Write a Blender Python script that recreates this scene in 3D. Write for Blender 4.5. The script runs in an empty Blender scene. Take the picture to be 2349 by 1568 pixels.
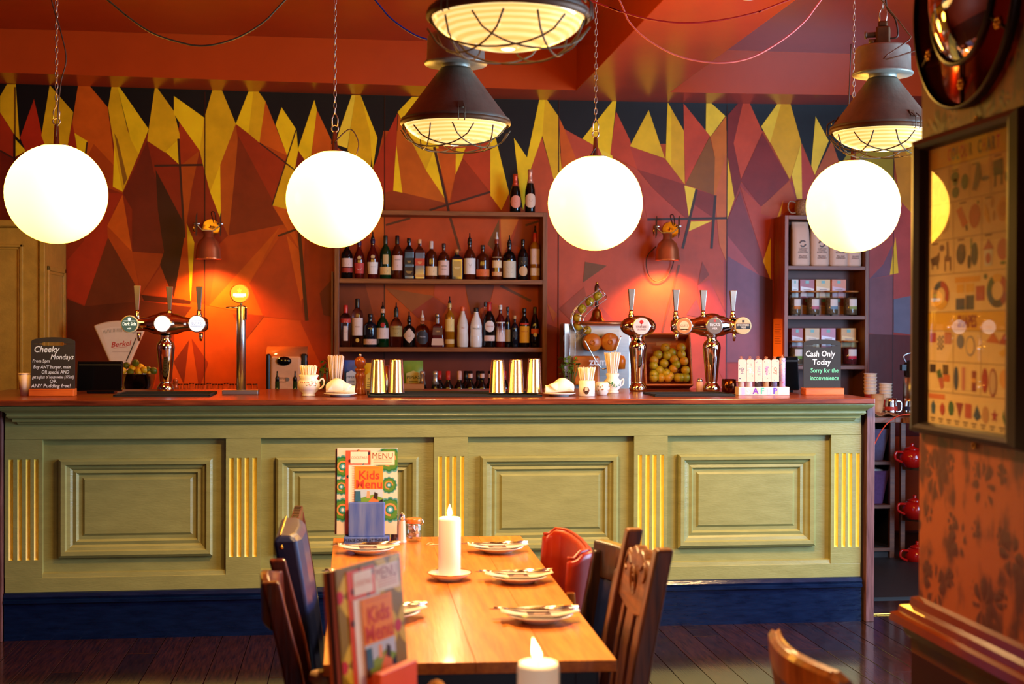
import bpy, math, random
from mathutils import Vector, Matrix, Euler
random.seed(7)
SC = bpy.context.scene
COL = SC.collection
PI = math.pi
def R(d): return math.radians(d)
def V(*a): return Vector(a)
def lin(c):
    return tuple(((x/255)/12.92 if x <= 10 else (((x/255)+.055)/1.055)**2.4) for x in c[:3])

# ------------------------------------------------------------------ camera
FPX, YAW, PITCH, ROLL, CAMZ = 3100.0, R(6.95), 28/3100.0, .0037, 1.5
f0 = V(math.sin(YAW), math.cos(YAW), 0); r0 = V(math.cos(YAW), -math.sin(YAW), 0); u0 = V(0, 0, 1)
fw = (f0*math.cos(PITCH)-u0*math.sin(PITCH)).normalized()
up1 = (u0*math.cos(PITCH)+f0*math.sin(PITCH)).normalized()
rt = (r0*math.cos(ROLL)+up1*math.sin(ROLL)).normalized()
upv = (up1*math.cos(ROLL)-r0*math.sin(ROLL)).normalized()
CAM = V(0, 0, CAMZ)
cd = bpy.data.cameras.new('camera'); cam = bpy.data.objects.new('camera', cd); COL.objects.link(cam)
cd.sensor_width = 36; cd.lens = 36*FPX/2349; cd.clip_start = .05
m = Matrix((rt, upv, -fw)).transposed().to_4x4(); m.translation = CAM
cam.matrix_world = m
cd.dof.use_dof = True; cd.dof.focus_distance = 6.4; cd.dof.aperture_fstop = 4.0
SC.camera = cam
def ray(px, py): return (fw + rt*((px-1174.5)/FPX) - upv*((py-784)/FPX))
def at(px, py, Y=None, Z=None, X=None):
    d = ray(px, py)
    if Y is not None: t = (Y-CAM.y)/d.y
    elif Z is not None: t = (Z-CAM.z)/d.z
    else: t = (X-CAM.x)/d.x
    return CAM + d*t
def mpp(Y): return at(1175, 784, Y=Y).length/FPX      # metres per pixel, roughly, at depth Y

# ------------------------------------------------------------------ light
w = bpy.data.worlds.new('world'); SC.world = w; w.use_nodes = True
w.node_tree.nodes['Background'].inputs[0].default_value = (.55, .72, 1, 1)
w.node_tree.nodes['Background'].inputs[1].default_value = .25
SC.view_settings.view_transform = 'Standard'; SC.view_settings.look = 'None'
SC.view_settings.gamma = 1; SC.view_settings.use_curve_mapping = False
SC.view_settings.exposure = 0.68
SC.cycles.max_bounces = 6; SC.cycles.diffuse_bounces = 3; SC.cycles.glossy_bounces = 3
SC.cycles.transmission_bounces = 6; SC.cycles.adaptive_threshold = .02; SC.cycles.sample_clamp_indirect = 4; SC.cycles.caustics_reflective = False; SC.cycles.caustics_refractive = False
def area(name, loc, aim, sx, sy, e, c):
    l = bpy.data.lights.new(name, 'AREA'); l.shape = 'RECTANGLE'; l.size = sx; l.size_y = sy; l.energy = e; l.color = c
    o = bpy.data.objects.new(name, l); COL.objects.link(o); o.location = loc
    o.rotation_euler = (Vector(aim)-Vector(loc)).to_track_quat('-Z', 'Y').to_euler(); return o
# daylight standing in the two street windows of the room (wall on the right, wall behind the camera)
area('window_daylight', (4.72, 4.35, 1.75), (0, 5.2, 1.0), 3.1, 2.1, 270, (.4, .65, 1))
area('window_daylight_rear', (2.2, -4.2, 1.8), (2.6, 6, 1.0), 3.2, 2.2, 36, (.62, .8, 1))
# ------------------------------------------------------------------ mesh builder
class MB:
    def __init__(s): s.v = []; s.f = []; s.c = []; s.s = []
    def add(s, vs, fs, col=None, smooth=False):
        b = len(s.v); s.v.extend([tuple(x) for x in vs])
        for f in fs: s.f.append(tuple(b+i for i in f)); s.c.append(col); s.s.append(smooth)
        return s
    def mark(s): return len(s.v)
    def xf(s, M, a=0):
        for i in range(a, len(s.v)): s.v[i] = tuple(M @ Vector(s.v[i]))
        return s
    def bx(s, x0, x1, y0, y1, z0, z1, col=None):
        return s.add([(x0,y0,z0),(x1,y0,z0),(x1,y1,z0),(x0,y1,z0),(x0,y0,z1),(x1,y0,z1),(x1,y1,z1),(x0,y1,z1)],
                     [(0,3,2,1),(4,5,6,7),(0,1,5,4),(1,2,6,5),(2,3,7,6),(3,0,4,7)], col)
    def box(s, c, d, rot=None, col=None):
        a = s.mark(); s.bx(-d[0]/2, d[0]/2, -d[1]/2, d[1]/2, -d[2]/2, d[2]/2, col)
        M = Matrix.Translation(c)
        if rot is not None: M = M @ Euler(rot).to_matrix().to_4x4()
        return s.xf(M, a)
    def lathe(s, prof, n=20, M=None, col=None, smooth=True, cap=True, a0=0, a1=2*PI, ell=1):
        a = s.mark(); full = abs(a1-a0-2*PI) < 1e-4; k = n if full else n+1
        vs = [(r*math.cos(a0+(a1-a0)*j/n), ell*r*math.sin(a0+(a1-a0)*j/n), z) for r, z in prof for j in range(k)]
        fs = []
        for i in range(len(prof)-1):
            for j in range(n):
                j2 = (j+1) % k
                fs.append((i*k+j, i*k+j2, (i+1)*k+j2, (i+1)*k+j))
        s.add(vs, fs, col, smooth)
        if cap and full:
            b = a
            if prof[0][0] > 1e-5: s.f.append(tuple(b+j for j in range(k))[::-1]); s.c.append(col); s.s.append(False)
            if prof[-1][0] > 1e-5: s.f.append(tuple(b+(len(prof)-1)*k+j for j in range(k))); s.c.append(col); s.s.append(False)
        if M is not None: s.xf(M, a)
        return s
    def sphere(s, c, r, sc=(1,1,1), n=16, m=10, col=None, rot=None):
        pr = [(r*math.sin(PI*i/m), -r*math.cos(PI*i/m)) for i in range(m+1)]
        M = Matrix.Translation(c)
        if rot is not None: M = M @ Euler(rot).to_matrix().to_4x4()
        return s.lathe(pr, n, M @ Matrix.Diagonal((sc[0], sc[1], sc[2], 1)), col, True, False)
    def tube(s, pts, r, n=6, closed=False, col=None, smooth=True):
        pts = [Vector(p) for p in pts]; N = len(pts); a = s.mark()
        rr = r if isinstance(r, (list, tuple)) else [r]*N
        prev = None; vs = []
        for i, p in enumerate(pts):
            if closed: t = pts[(i+1) % N]-pts[i-1]
            else: t = pts[min(i+1, N-1)]-pts[max(i-1, 0)]
            t.normalize()
            u = prev if prev is not None else (V(0,0,1) if abs(t.z) < .9 else V(1,0,0))
            u = (u - t*u.dot(t)).normalized(); prev = u; w_ = t.cross(u)
            for j in range(n):
                g = 2*PI*j/n; vs.append(p + (u*math.cos(g)+w_*math.sin(g))*rr[i])
        fs = []
        for i in range(N if closed else N-1):
            i2 = (i+1) % N
            for j in range(n): fs.append((i*n+j, i*n+(j+1) % n, i2*n+(j+1) % n, i2*n+j))
        s.add(vs, fs, col, smooth)
        if not closed:
            s.f += [tuple(a+j for j in range(n))[::-1], tuple(a+(N-1)*n+j for j in range(n))]; s.c += [col]*2; s.s += [False]*2
        return s
    def prism(s, poly, z0, z1, M=None, col=None, smooth=False):
        a = s.mark(); n = len(poly)
        vs = [(x, y, z0) for x, y in poly]+[(x, y, z1) for x, y in poly]
        fs = [tuple(range(n))[::-1], tuple(range(n, 2*n))]
        s.add(vs, fs, col)
        for i in range(n):
            s.f.append((a+i, a+(i+1) % n, a+n+(i+1) % n, a+n+i)); s.c.append(col); s.s.append(smooth)
        if M is not None: s.xf(M, a)
        return s
    def flat(s, poly, z=0, M=None, col=None):
        a = s.mark(); s.add([(x, y, z) for x, y in poly], [tuple(range(len(poly)))], col)
        if M is not None: s.xf(M, a)
        return s
    def grid(s, rows, col=None, smooth=True, cu=False, cv=False):
        nr, nc = len(rows), len(rows[0]); vs = [p for r in rows for p in r]; fs = []
        for i in range(nr if cv else nr-1):
            for j in range(nc if cu else nc-1):
                i2, j2 = (i+1) % nr, (j+1) % nc
                fs.append((i*nc+j, i*nc+j2, i2*nc+j2, i2*nc+j))
        return s.add(vs, fs, col, smooth)
    def text(s, body, M, size, col=None, align='CENTER', shear=0, sx=1.0, cyl=None, space=1.0, bold=0):
        vs, fs = text_mesh(body, align, shear, space, bold)
        a = s.mark(); out = []
        for x, y in vs:
            x *= size*sx; y *= size
            if cyl: out.append((cyl*math.sin(x/cyl), y, cyl*math.cos(x/cyl)-cyl))
            else: out.append((x, y, 0))
        s.add(out, fs, col)
        return s.xf(M, a)
    def build(s, name, mat, parent=None, bevel=0, seg=2, solid=0):
        me = bpy.data.meshes.new(name); me.from_pydata(s.v, [], s.f); me.update()
        if any(c is not None for c in s.c):
            at_ = me.color_attributes.new('Col', 'FLOAT_COLOR', 'CORNER'); buf = []
            for p, c in zip(me.polygons, s.c):
                l = lin(c) if c is not None else (1, 1, 1)
                buf += [l[0], l[1], l[2], 1]*p.loop_total
            at_.data.foreach_set('color', buf)
        if any(s.s): me.polygons.foreach_set('use_smooth', s.s)
        o = bpy.data.objects.new(name, me); COL.objects.link(o)
        if mat: me.materials.append(mat)
        if parent is not None: o.parent = parent
        if solid:
            md = o.modifiers.new('thick', 'SOLIDIFY'); md.thickness = solid; md.offset = 0
        if bevel:
            md = o.modifiers.new('soft', 'BEVEL'); md.width = bevel; md.segments = seg; md.limit_method = 'ANGLE'; md.angle_limit = R(40)
        return o
_tc = {}
def text_mesh(body, align='CENTER', shear=0, space=1.0, bold=0):
    k = (body, align, shear, space, bold)
    if k in _tc: return _tc[k]
    c = bpy.data.curves.new('lettering', 'FONT'); c.body = body; c.align_x = align; c.align_y = 'CENTER'; c.shear = shear
    c.space_character = space; c.offset = bold; c.resolution_u = 2; c.fill_mode = 'FRONT'
    o = bpy.data.objects.new('lettering', c); me = o.to_mesh()
    r = ([(v.co.x, v.co.y) for v in me.vertices], [tuple(p.vertices) for p in me.polygons])
    o.to_mesh_clear(); bpy.data.objects.remove(o); bpy.data.curves.remove(c); _tc[k] = r; return r
def frame_m(o, x=(1,0,0), y=(0,0,1)):           # local x,y -> world directions, local z = x cross y
    x = Vector(x).normalized(); y = Vector(y).normalized(); z = x.cross(y)
    m = Matrix((x, y, z)).transposed().to_4x4(); m.translation = o; return m
def T(x, y, z): return Matrix.Translation((x, y, z))
def RX(a): return Matrix.Rotation(a, 4, 'X')
def RY(a): return Matrix.Rotation(a, 4, 'Y')
def RZ(a): return Matrix.Rotation(a, 4, 'Z')
def thing(name, label, cat, loc=(0,0,0), rz=0, group=None):
    o = bpy.data.objects.new(name, None); o.empty_display_size = .05; COL.objects.link(o); o.location = loc; o.rotation_euler = (0, 0, rz)
    tag(o, label, cat, group); return o
def tag(o, label, cat, group=None):
    o['label'] = label; o['category'] = cat
    if group: o['group'] = group
    return o
def struct(o): o['kind'] = 'structure'; return o
def dup(root, loc, rz=None, label=None, group=None, parent=None):
    r = root.copy(); COL.objects.link(r)
    if parent is not None: r.parent = parent
    if loc is not None: r.location = loc
    if rz is not None: r.rotation_euler = (0, 0, rz)
    if label: r['label'] = label
    if group: r['group'] = group
    for ch in list(root.children): dup(ch, None, parent=r)
    return r
# ------------------------------------------------------------------ materials (all node based)
MATS = {}
def mat(name, c=(200,200,200), rough=.5, metal=0, var=.12, sc=9, bump=0, bsc=60, coat=0, trans=0, emit=None, es=1, attr=False,
        ior=1.45, stretch=(1,1,1), c2=None, sheen=0, spec=.5, alpha=1, rvar=0):
    if name in MATS: return MATS[name]
    M = bpy.data.materials.new(name); M.use_nodes = True; nt = M.node_tree; n = nt.nodes; b = n['Principled BSDF']; L = nt.links.new
    tc = n.new('ShaderNodeTexCoord'); mp = n.new('ShaderNodeMapping'); L(tc.outputs['Object'], mp.inputs[0]); mp.inputs['Scale'].default_value = stretch
    nz = n.new('ShaderNodeTexNoise'); nz.inputs['Scale'].default_value = sc; nz.inputs['Detail'].default_value = 3; nz.inputs['Roughness'].default_value = .6
    L(mp.outputs[0], nz.inputs['Vector'])
    rp = n.new('ShaderNodeValToRGB'); rp.color_ramp.elements[0].position = .3; rp.color_ramp.elements[1].position = .72
    L(nz.outputs['Fac'], rp.inputs[0])
    if attr:
        at_ = n.new('ShaderNodeAttribute'); at_.attribute_name = 'Col'
        rp.color_ramp.elements[0].color = (1-var,)*3+(1,); rp.color_ramp.elements[1].color = (1+var,)*3+(1,)
        mx = n.new('ShaderNodeMix'); mx.data_type = 'RGBA'; mx.blend_type = 'MULTIPLY'; mx.inputs[0].default_value = 1
        L(at_.outputs['Color'], mx.inputs[6]); L(rp.outputs[0], mx.inputs[7]); L(mx.outputs[2], b.inputs['Base Color'])
    else:
        l = lin(c)
        if c2: a_, z_ = lin(c2), l
        else: a_, z_ = tuple(x*(1-var) for x in l), tuple(min(1, x*(1+var)) for x in l)
        rp.color_ramp.elements[0].color = a_+(1,); rp.color_ramp.elements[1].color = z_+(1,)
        L(rp.outputs[0], b.inputs['Base Color'])
    b.inputs['Roughness'].default_value = rough; b.inputs['Metallic'].default_value = metal; b.inputs['IOR'].default_value = ior
    b.inputs['Coat Weight'].default_value = coat; b.inputs['Coat Roughness'].default_value = .08
    b.inputs['Transmission Weight'].default_value = trans; b.inputs['Alpha'].default_value = alpha
    b.inputs['Specular IOR Level'].default_value = spec
    if rvar:
        mr = n.new('ShaderNodeMapRange'); L(nz.outputs['Fac'], mr.inputs[0]); mr.inputs[3].default_value = max(.02, rough-rvar); mr.inputs[4].default_value = rough+rvar
        L(mr.outputs[0], b.inputs['Roughness'])
    if sheen: b.inputs['Sheen Weight'].default_value = sheen
    if emit:
        b.inputs['Emission Color'].default_value = tuple(emit)+(1,); b.inputs['Emission Strength'].default_value = es
    if bump:
        n2 = n.new('ShaderNodeTexNoise'); n2.inputs['Scale'].default_value = bsc; n2.inputs['Detail'].default_value = 2; L(mp.outputs[0], n2.inputs['Vector'])
        bp = n.new('ShaderNodeBump'); bp.inputs['Strength'].default_value = bump; bp.inputs['Distance'].default_value = .004
        L(n2.outputs['Fac'], bp.inputs['Height']); L(bp.outputs[0], b.inputs['Normal'])
    MATS[name] = M; return M
def wood(name, dark, light, rough=.4, axis=0, sc=5, coat=0, spec=.5):
    st = [14, 14, 14]; st[axis] = 1.0
    return mat(name, light, rough, sc=sc, c2=dark, stretch=tuple(st), bump=.12, bsc=12, coat=coat, spec=spec)
PAINT = mat('wall_paint_mural', attr=True, rough=.42, var=.16, sc=5, bump=.15, bsc=30, spec=.28)
PAPER = mat('printed_paper', attr=True, rough=.6, var=.03, sc=30)
GLOSSPRINT = mat('printed_gloss', attr=True, rough=.3, var=.03, sc=30)
CHROME = mat('polished_chrome', (236,232,226), .08, 1, .03)
STEEL = mat('brushed_steel', (190,188,186), .28, 1, .08, stretch=(1,1,20))
BRASS = mat('brass', (205,150,60), .22, 1, .1)
COPPER = mat('copper', (206,122,76), .28, .75, .1)
BLACK = mat('black_plastic', (16,15,15), .38)
RUBBER = mat('black_rubber', (14,14,14), .7)
WHITE = mat('white_china', (232,226,220), .18, var=.03)
CHALK = mat('chalk_board', (38,34,30), .75, var=.1)
WICK = mat('wick_black', (20,16,14), .9)
def thin_glass(name, tint=(.96,.97,.97), k=.9):
    M = bpy.data.materials.new(name); M.use_nodes = True; nt = M.node_tree; n = nt.nodes; L = nt.links.new
    n.remove(n['Principled BSDF']); tr = n.new('ShaderNodeBsdfTransparent'); gl_ = n.new('ShaderNodeBsdfGlossy'); fr = n.new('ShaderNodeFresnel'); mx = n.new('ShaderNodeMixShader')
    nz = n.new('ShaderNodeTexNoise'); nz.inputs['Scale'].default_value = 6; rp = n.new('ShaderNodeValToRGB'); L(nz.outputs['Fac'], rp.inputs[0]); rp.color_ramp.elements[0].color = tuple(x*.97 for x in tint)+(1,); rp.color_ramp.elements[1].color = tint+(1,); L(rp.outputs[0], tr.inputs[0])
    fr.inputs['IOR'].default_value = 1.5; gl_.inputs['Roughness'].default_value = .02; gm = n.new('ShaderNodeNewGeometry'); iv = n.new('ShaderNodeMath'); iv.operation = 'SUBTRACT'; iv.inputs[0].default_value = 1; L(gm.outputs['Backfacing'], iv.inputs[1]); ml = n.new('ShaderNodeMath'); ml.operation = 'MULTIPLY'; L(iv.outputs[0], ml.inputs[0]); L(fr.outputs[0], ml.inputs[1]); L(ml.outputs[0], mx.inputs[0]); L(tr.outputs[0], mx.inputs[1]); L(gl_.outputs[0], mx.inputs[2]); L(mx.outputs[0], n['Material Output'].inputs[0])
    MATS[name] = M; return M
THIN = thin_glass('thin_clear_glass'); GLASS = THIN; GLASSR = mat('solid_clear_glass', (250,250,250), .02, var=.01, trans=1)
WALNUT = wood('walnut_shelf', (104,52,22), (150,84,40), .42, axis=0)
WALNUT_V = wood('walnut_upright', (96,48,22), (146,80,38), .42, axis=2)
# ================================================================== the setting
YW, YB = 9.6, 6.72             # mural wall, bar front
ZC = at(1020, 913.7, Y=YB-.03).z     # top of the bar worktop
XL, XR, YN = -5.4, 5.0, -4.4   # side walls, wall behind the camera
ZS = at(1180, 228, Y=YW).z     # soffit of the beams
YBM = 9.18; ZCEIL = at(1300, 104, Y=YBM).z
CEILP = mat('ceiling_red_paint', (168,52,14), .3, var=.08, sc=3, bump=.05, bsc=20)
SOFF = mat('beam_orange_paint', (184,66,18), .24, var=.06, sc=3, bump=.05, bsc=14)
REDW = mat('red_wall_paint', (150,52,24), .5, sc=4)
# mural: back-to-front facets of paint, a few with sheen and shadow in the colour, picked off in photograph pixels and laid on the wall plane
K=(20,16,15); YE=(255,206,16); DY=(236,178,16); LY=(255,216,52); OR=(214,92,14); DO=(184,70,12); RE=(176,48,16); RB=(204,66,34); DR=(128,36,14); BR=(74,34,18)
M_ = []
def q(c, *p): M_.append((c, [(p[i], p[i+1]) for i in range(0, len(p), 2)]))
def bar(c, x0, y0, x1, y1, w_):
    d = math.hypot(x1-x0, y1-y0); nx, ny = -(y1-y0)/d*w_/2, (x1-x0)/d*w_/2
    M_.append((c, [(x0+nx, y0+ny), (x1+nx, y1+ny), (x1-nx, y1-ny), (x0-nx, y0-ny)]))
q(DO, -700,150, 2900,150, 2900,1500, -700,1500)
q((150,44,12), 0,250, 480,250, 480,900, 0,900); q((196,74,12), 440,540, 700,520, 780,740, 760,910, 400,910, 380,690)
q((168,54,14), 700,540, 765,560, 765,900, 690,740); q((192,74,44), 1240,380, 1680,380, 1680,910, 1240,910)
q((170,60,50), 1660,420, 2900,420, 2900,910, 1660,910)
q(K, -700,140, 2900,140, 2900,290, 2110,300, 1960,420, 1860,380, 1840,330, 1750,300, 1660,300, 1560,330, 1470,330, 1330,320, 1230,390, 1200,480, 1160,440, 1130,310, 1000,300, 880,300, 860,390, 760,330, 690,360, 560,290, 420,290, 350,310, 200,260, 60,340, -700,340)
for i in range(9): q((YE, OR, DY, RE)[i % 4], -60-70*i,195, -35-70*i,195, -10-70*i,330, -45-70*i,420, -80-70*i,320)
for i in range(9): q((DY, RE, YE, OR)[i % 4], 2130+75*i,240, 2160+75*i,240, 2190+75*i,350, 2150+75*i,470, 2110+75*i,350)
q(RE, 0,257, 31,307, 31,360, 0,345); q(DY, 0,221, 16,193, 36,193, 45,321, 32,307, 0,257); q(YE, 34,318, 59,345, 34,362)
q((120,30,10), 0,345, 30,362, 60,346, 105,335, 160,335, 180,420, 160,560, 0,520)
bar(BR, 0,345, 30,362, 4); bar(BR, 32,308, 32,368, 4)
q((186,44,16), 78,227, 97,311, 105,335, 59,346, 46,316); q(DY, 114,195, 168,257, 155,336, 104,334, 95,311)
q(OR, 179,196, 205,196, 247,246, 261,357, 260,430, 230,424, 200,360, 170,310, 166,279); q(DO, 200,360, 215,330, 262,380, 282,444, 230,424)
q(RE, 166,279, 177,342, 155,336); q(YE, 171,305, 200,323, 197,357, 177,342); bar(BR, 200,326, 196,356, 4)
q(DY, 256,198, 269,198, 293,300, 318,354, 282,439, 262,336, 248,246); q(YE, 269,198, 273,198, 341,296, 318,354, 300,320); q(YE, 262,336, 276,410, 282,440, 259,428)
q((150,96,18), 262,305, 270,320, 292,410, 284,425)
q(RE, 282,444, 262,480, 248,543, 194,700, 154,682, 154,597, 192,553, 230,440)
q((112,44,14), 248,545, 312,656, 324,676, 330,700, 194,702); q(OR, 281,446, 303,577, 246,518); q(DO, 247,543, 246,518, 303,577, 323,676, 312,656)
q((118,36,14), 338,323, 282,444, 303,480, 303,577, 375,585, 367,440, 352,390); q((150,42,12), 338,323, 412,377, 420,520, 357,389)
q((172,64,12), 303,577, 375,582, 367,606, 324,675); q((172,60,12), 324,676, 372,606, 399,682)
q((70,28,10), 357,389, 421,510, 421,560, 399,683, 380,640, 367,606, 376,577, 362,480)
q((94,34,10), 154,685, 194,702, 324,690, 440,704, 400,760, 340,890, 154,900); q((70,26,10), 324,676, 440,689, 436,697, 330,690)
q(DY, 355,202, 361,202, 399,255, 414,316, 379,350, 338,323, 341,296); q(YE, 399,220, 469,270, 458,345, 411,279, 399,261); q(YE, 379,348, 409,320, 412,378)
q((180,56,14), 411,279, 458,345, 466,375, 414,378); q((192,80,14), 414,380, 458,345, 432,505, 423,545)
q((150,44,12), 458,345, 482,440, 507,505, 523,540, 500,562, 446,556, 428,512, 440,430); q((205,80,10), 422,550, 430,515, 437,690, 399,682)
q(YE, 428,512, 446,556, 437,692); q((100,46,12), 446,556, 454,586, 440,690); q((180,58,12), 446,556, 500,562, 480,700, 441,690)  # brown sliver right of the thin yellow spike is a painted shadow
bar(BR, 409,318, 423,545, 5); bar(BR, 354,380, 466,378, 5)
q(DY, 487,207, 509,207, 541,284, 505,378, 482,440, 466,379, 458,345, 469,270); q(YE, 482,440, 505,378, 507,505)
q((192,84,14), 505,378, 541,284, 547,343, 523,540, 507,505); q((168,50,12), 541,284, 595,327, 659,372, 625,471, 550,345); q((138,46,12), 546,310, 654,514, 525,540, 543,353)
q(YE, 570,210, 581,210, 570,306, 541,284); q(DY, 581,210, 593,210, 609,232, 595,327, 570,306); q(OR, 609,232, 659,357, 595,327)
q(YE, 646,246, 679,296, 659,357, 632,286); q(YE, 680,298, 684,346, 676,391, 655,374); q(DY, 655,376, 676,391, 700,470, 660,480, 625,471); q(OR, 625,471, 660,480, 690,577, 654,518)
bar(BR, 679,298, 624,471, 3); bar(BR, 596,328, 678,391, 3)
q(YE, 721,229, 727,252, 714,355, 698,366, 683,343); q(OR, 727,252, 760,321, 757,360, 714,358); q((130,30,12), 684,345, 700,368, 690,420, 676,391)
q((186,64,12), 525,540, 642,518, 572,650, 560,700, 480,700, 500,562); q((206,84,10), 642,520, 572,650, 604,726, 440,692, 480,700)
q((182,62,12), 642,542, 572,650, 604,726, 698,735, 657,539); q(OR, 657,539, 689,577, 697,682, 689,690); bar((84,40,14), 686,530, 704,735, 8); bar((84,40,14), 638,541, 684,524, 5)
q((172,58,12), 700,540, 762,560, 762,635, 707,730); q((128,46,14), 762,640, 733,672, 742,722, 762,727)
q((150,50,12), 607,723, 563,779, 534,720); q((126,40,12), 399,829, 434,779, 422,879); q((150,46,12), 440,776, 478,832, 457,890); q((150,46,12), 340,890, 400,760, 399,829)
q(LY, 807,218, 815,218, 797,340, 768,330); q(DY, 815,218, 827,218, 858,300, 850,386, 797,345); q(YE, 827,218, 866,316, 855,388, 848,300)
q(YE, 945,222, 972,222, 1002,300, 1012,400, 975,395, 945,320, 912,257); q(RE, 912,259, 882,321, 855,388, 878,445, 902,437, 909,332)
q((150,54,14), 878,443, 902,436, 1026,466, 990,484, 878,487); q((200,94,14), 914,262, 946,321, 1026,466, 921,441, 909,332); q(YE, 909,332, 923,442, 902,437)
q(DY, 939,314, 996,343, 977,390); q(YE, 977,390, 996,343, 1026,464); q(OR, 1000,340, 1048,346, 1045,400, 1030,464)
q(YE, 1046,340, 1068,338, 1061,364, 1045,402); q((192,62,20), 1066,343, 1126,318, 1125,441, 1061,361); q((160,48,12), 1061,362, 1124,441, 1034,464, 1045,400)
q((176,62,20), 1034,464, 1124,441, 1150,484, 990,484); q(YE, 1125,321, 1136,312, 1168,443, 1150,482, 1125,448)
bar((70,30,20), 996,337, 1048,567, 6); bar((70,30,20), 985,482, 1125,440, 5)
q(YE, 1179,316, 1209,361, 1218,386, 1211,439, 1200,482, 1190,420); q(YE, 1237,229, 1250,229, 1244,311, 1218,386, 1209,361); q(DY, 1250,229, 1255,229, 1282,268, 1285,354, 1289,393, 1270,411, 1244,311)
q((196,76,34), 1243,314, 1270,411, 1262,490, 1205,486, 1218,386); q(OR, 1282,268, 1295,296, 1322,364, 1289,393); q((196,74,40), 1295,296, 1372,339, 1384,360, 1322,366)
q(YE, 1405,232, 1414,232, 1400,354, 1373,339, 1336,318); q(LY, 1373,339, 1405,357, 1405,366, 1382,358); q((200,70,34), 1413,255, 1445,321, 1462,388, 1407,358, 1400,352)
q((240,190,20), 1488,252, 1525,363, 1445,335); q((186,66,42), 1445,336, 1525,364, 1565,420, 1500,405, 1462,388)
q((150,52,34), 1462,388, 1572,423, 1580,506, 1500,434); q((190,70,46), 1500,434, 1577,506, 1485,506, 1470,420)
q(DY, 1532,235, 1569,300, 1571,423, 1527,365, 1530,271); q(YE, 1532,235, 1540,249, 1540,382, 1527,365, 1530,271); q((206,72,38), 1568,237, 1628,311, 1572,423, 1569,300); q((146,84,22), 1628,314, 1640,361, 1638,447, 1572,423)
q(LY, 1620,237, 1632,237, 1664,266, 1630,313, 1619,300); q((212,112,20), 1666,266, 1667,347, 1650,460, 1638,447, 1640,361, 1630,314); q((214,106,44), 1667,350, 1666,600, 1650,560, 1640,450)
q((134,38,26), 1668,266, 1693,237, 1706,237, 1684,326, 1700,416, 1685,458, 1668,349); q((210,76,40), 1704,237, 1720,237, 1749,302, 1700,410, 1683,328)
q(YE, 1667,349, 1685,455, 1667,506); q(LY, 1784,237, 1792,237, 1767,328, 1746,290); q(DY, 1792,237, 1813,237, 1838,326, 1812,412, 1767,326)
q((140,38,28), 1749,305, 1811,412, 1746,474, 1699,414); q((196,72,44), 1697,425, 1746,474, 1811,414, 1796,462, 1770,500, 1752,600); q((196,84,30), 1746,474, 1811,414, 1830,470, 1780,500, 1745,490)
q(LY, 1838,327, 1840,456, 1828,456, 1816,401); q((190,66,44), 1838,335, 1868,400, 1850,458, 1840,458); q(LY, 1871,267, 1901,323, 1869,401, 1861,380); q((190,92,40), 1908,322, 1926,375, 1900,430, 1869,403)
q((170,150,26), 1932,372, 1945,350, 2052,345, 2050,400, 2066,455, 1990,460); q((214,146,30), 2049,350, 2078,347, 2110,376, 2110,480, 2094,491, 2064,459); q((240,196,50), 2075,347, 2120,320, 2120,388)
q(LY, 1570,425, 1597,433, 1581,503); q((140,48,36), 1598,434, 1640,448, 1637,500, 1590,468); q((176,68,52), 1597,434, 1590,468, 1637,500, 1582,503)
bar((66,40,32), 1485,503, 1667,500, 5); bar((66,40,32), 1598,434, 1566,570, 6); bar((66,40,32), 1641,448, 1632,570, 6); q(LY, 1585,508, 1634,506, 1580,530)
q((140,60,62), 1668,506, 1697,440, 1766,640, 1742,631, 1669,587); q((176,78,80), 1669,540, 1669,587, 1742,631); q((130,80,100), 1669,587, 1742,631, 1742,830, 1666,830); q((92,30,20), 1742,631, 1772,641, 1772,910, 1742,910)  # purples include some window sheen; the dark red strip is a painted shadow
q(YE, 1768,545, 1768,641, 1750,599); q(YE, 1797,459, 1790,496, 1783,498)
q((116,66,32), 1342,600, 1392,609, 1337,648); q((164,66,36), 1282,708, 1340,657, 1348,692, 1312,738); q((132,66,70), 1574,722, 1597,685, 1612,729); q((176,70,56), 1379,703, 1411,738, 1367,738); q((150,60,40), 1611,600, 1627,630, 1600,655)
bar((120,64,36), 1558,607, 1519,761, 5); q((206,92,20), 1255,695, 1278,720, 1269,738); q((146,48,28), 1250,740, 1300,760, 1300,910, 1250,910)
q((190,70,60), 1600,655, 1627,640, 1665,720, 1665,880, 1620,800)
# inside the bottle shelves and beyond the narrow shelves
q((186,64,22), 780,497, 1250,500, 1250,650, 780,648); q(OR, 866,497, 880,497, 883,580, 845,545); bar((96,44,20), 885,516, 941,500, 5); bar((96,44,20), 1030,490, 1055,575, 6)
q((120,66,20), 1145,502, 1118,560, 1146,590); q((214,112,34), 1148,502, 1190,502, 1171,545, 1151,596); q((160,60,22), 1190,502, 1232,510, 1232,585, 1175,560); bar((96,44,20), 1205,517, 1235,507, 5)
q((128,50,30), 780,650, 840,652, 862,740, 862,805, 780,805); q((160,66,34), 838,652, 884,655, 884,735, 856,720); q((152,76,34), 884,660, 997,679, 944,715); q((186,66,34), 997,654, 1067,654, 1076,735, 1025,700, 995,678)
q((150,50,34), 994,680, 1027,703, 1005,740, 960,730, 944,715); q((124,56,40), 1067,654, 1134,654, 1123,694, 1081,722); q((184,70,36), 1134,654, 1148,654, 1218,690, 1235,730, 1125,694); bar((110,60,46), 1148,655, 1218,690, 6); q((110,44,34), 780,806, 1250,806, 1250,910, 780,910)
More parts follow.
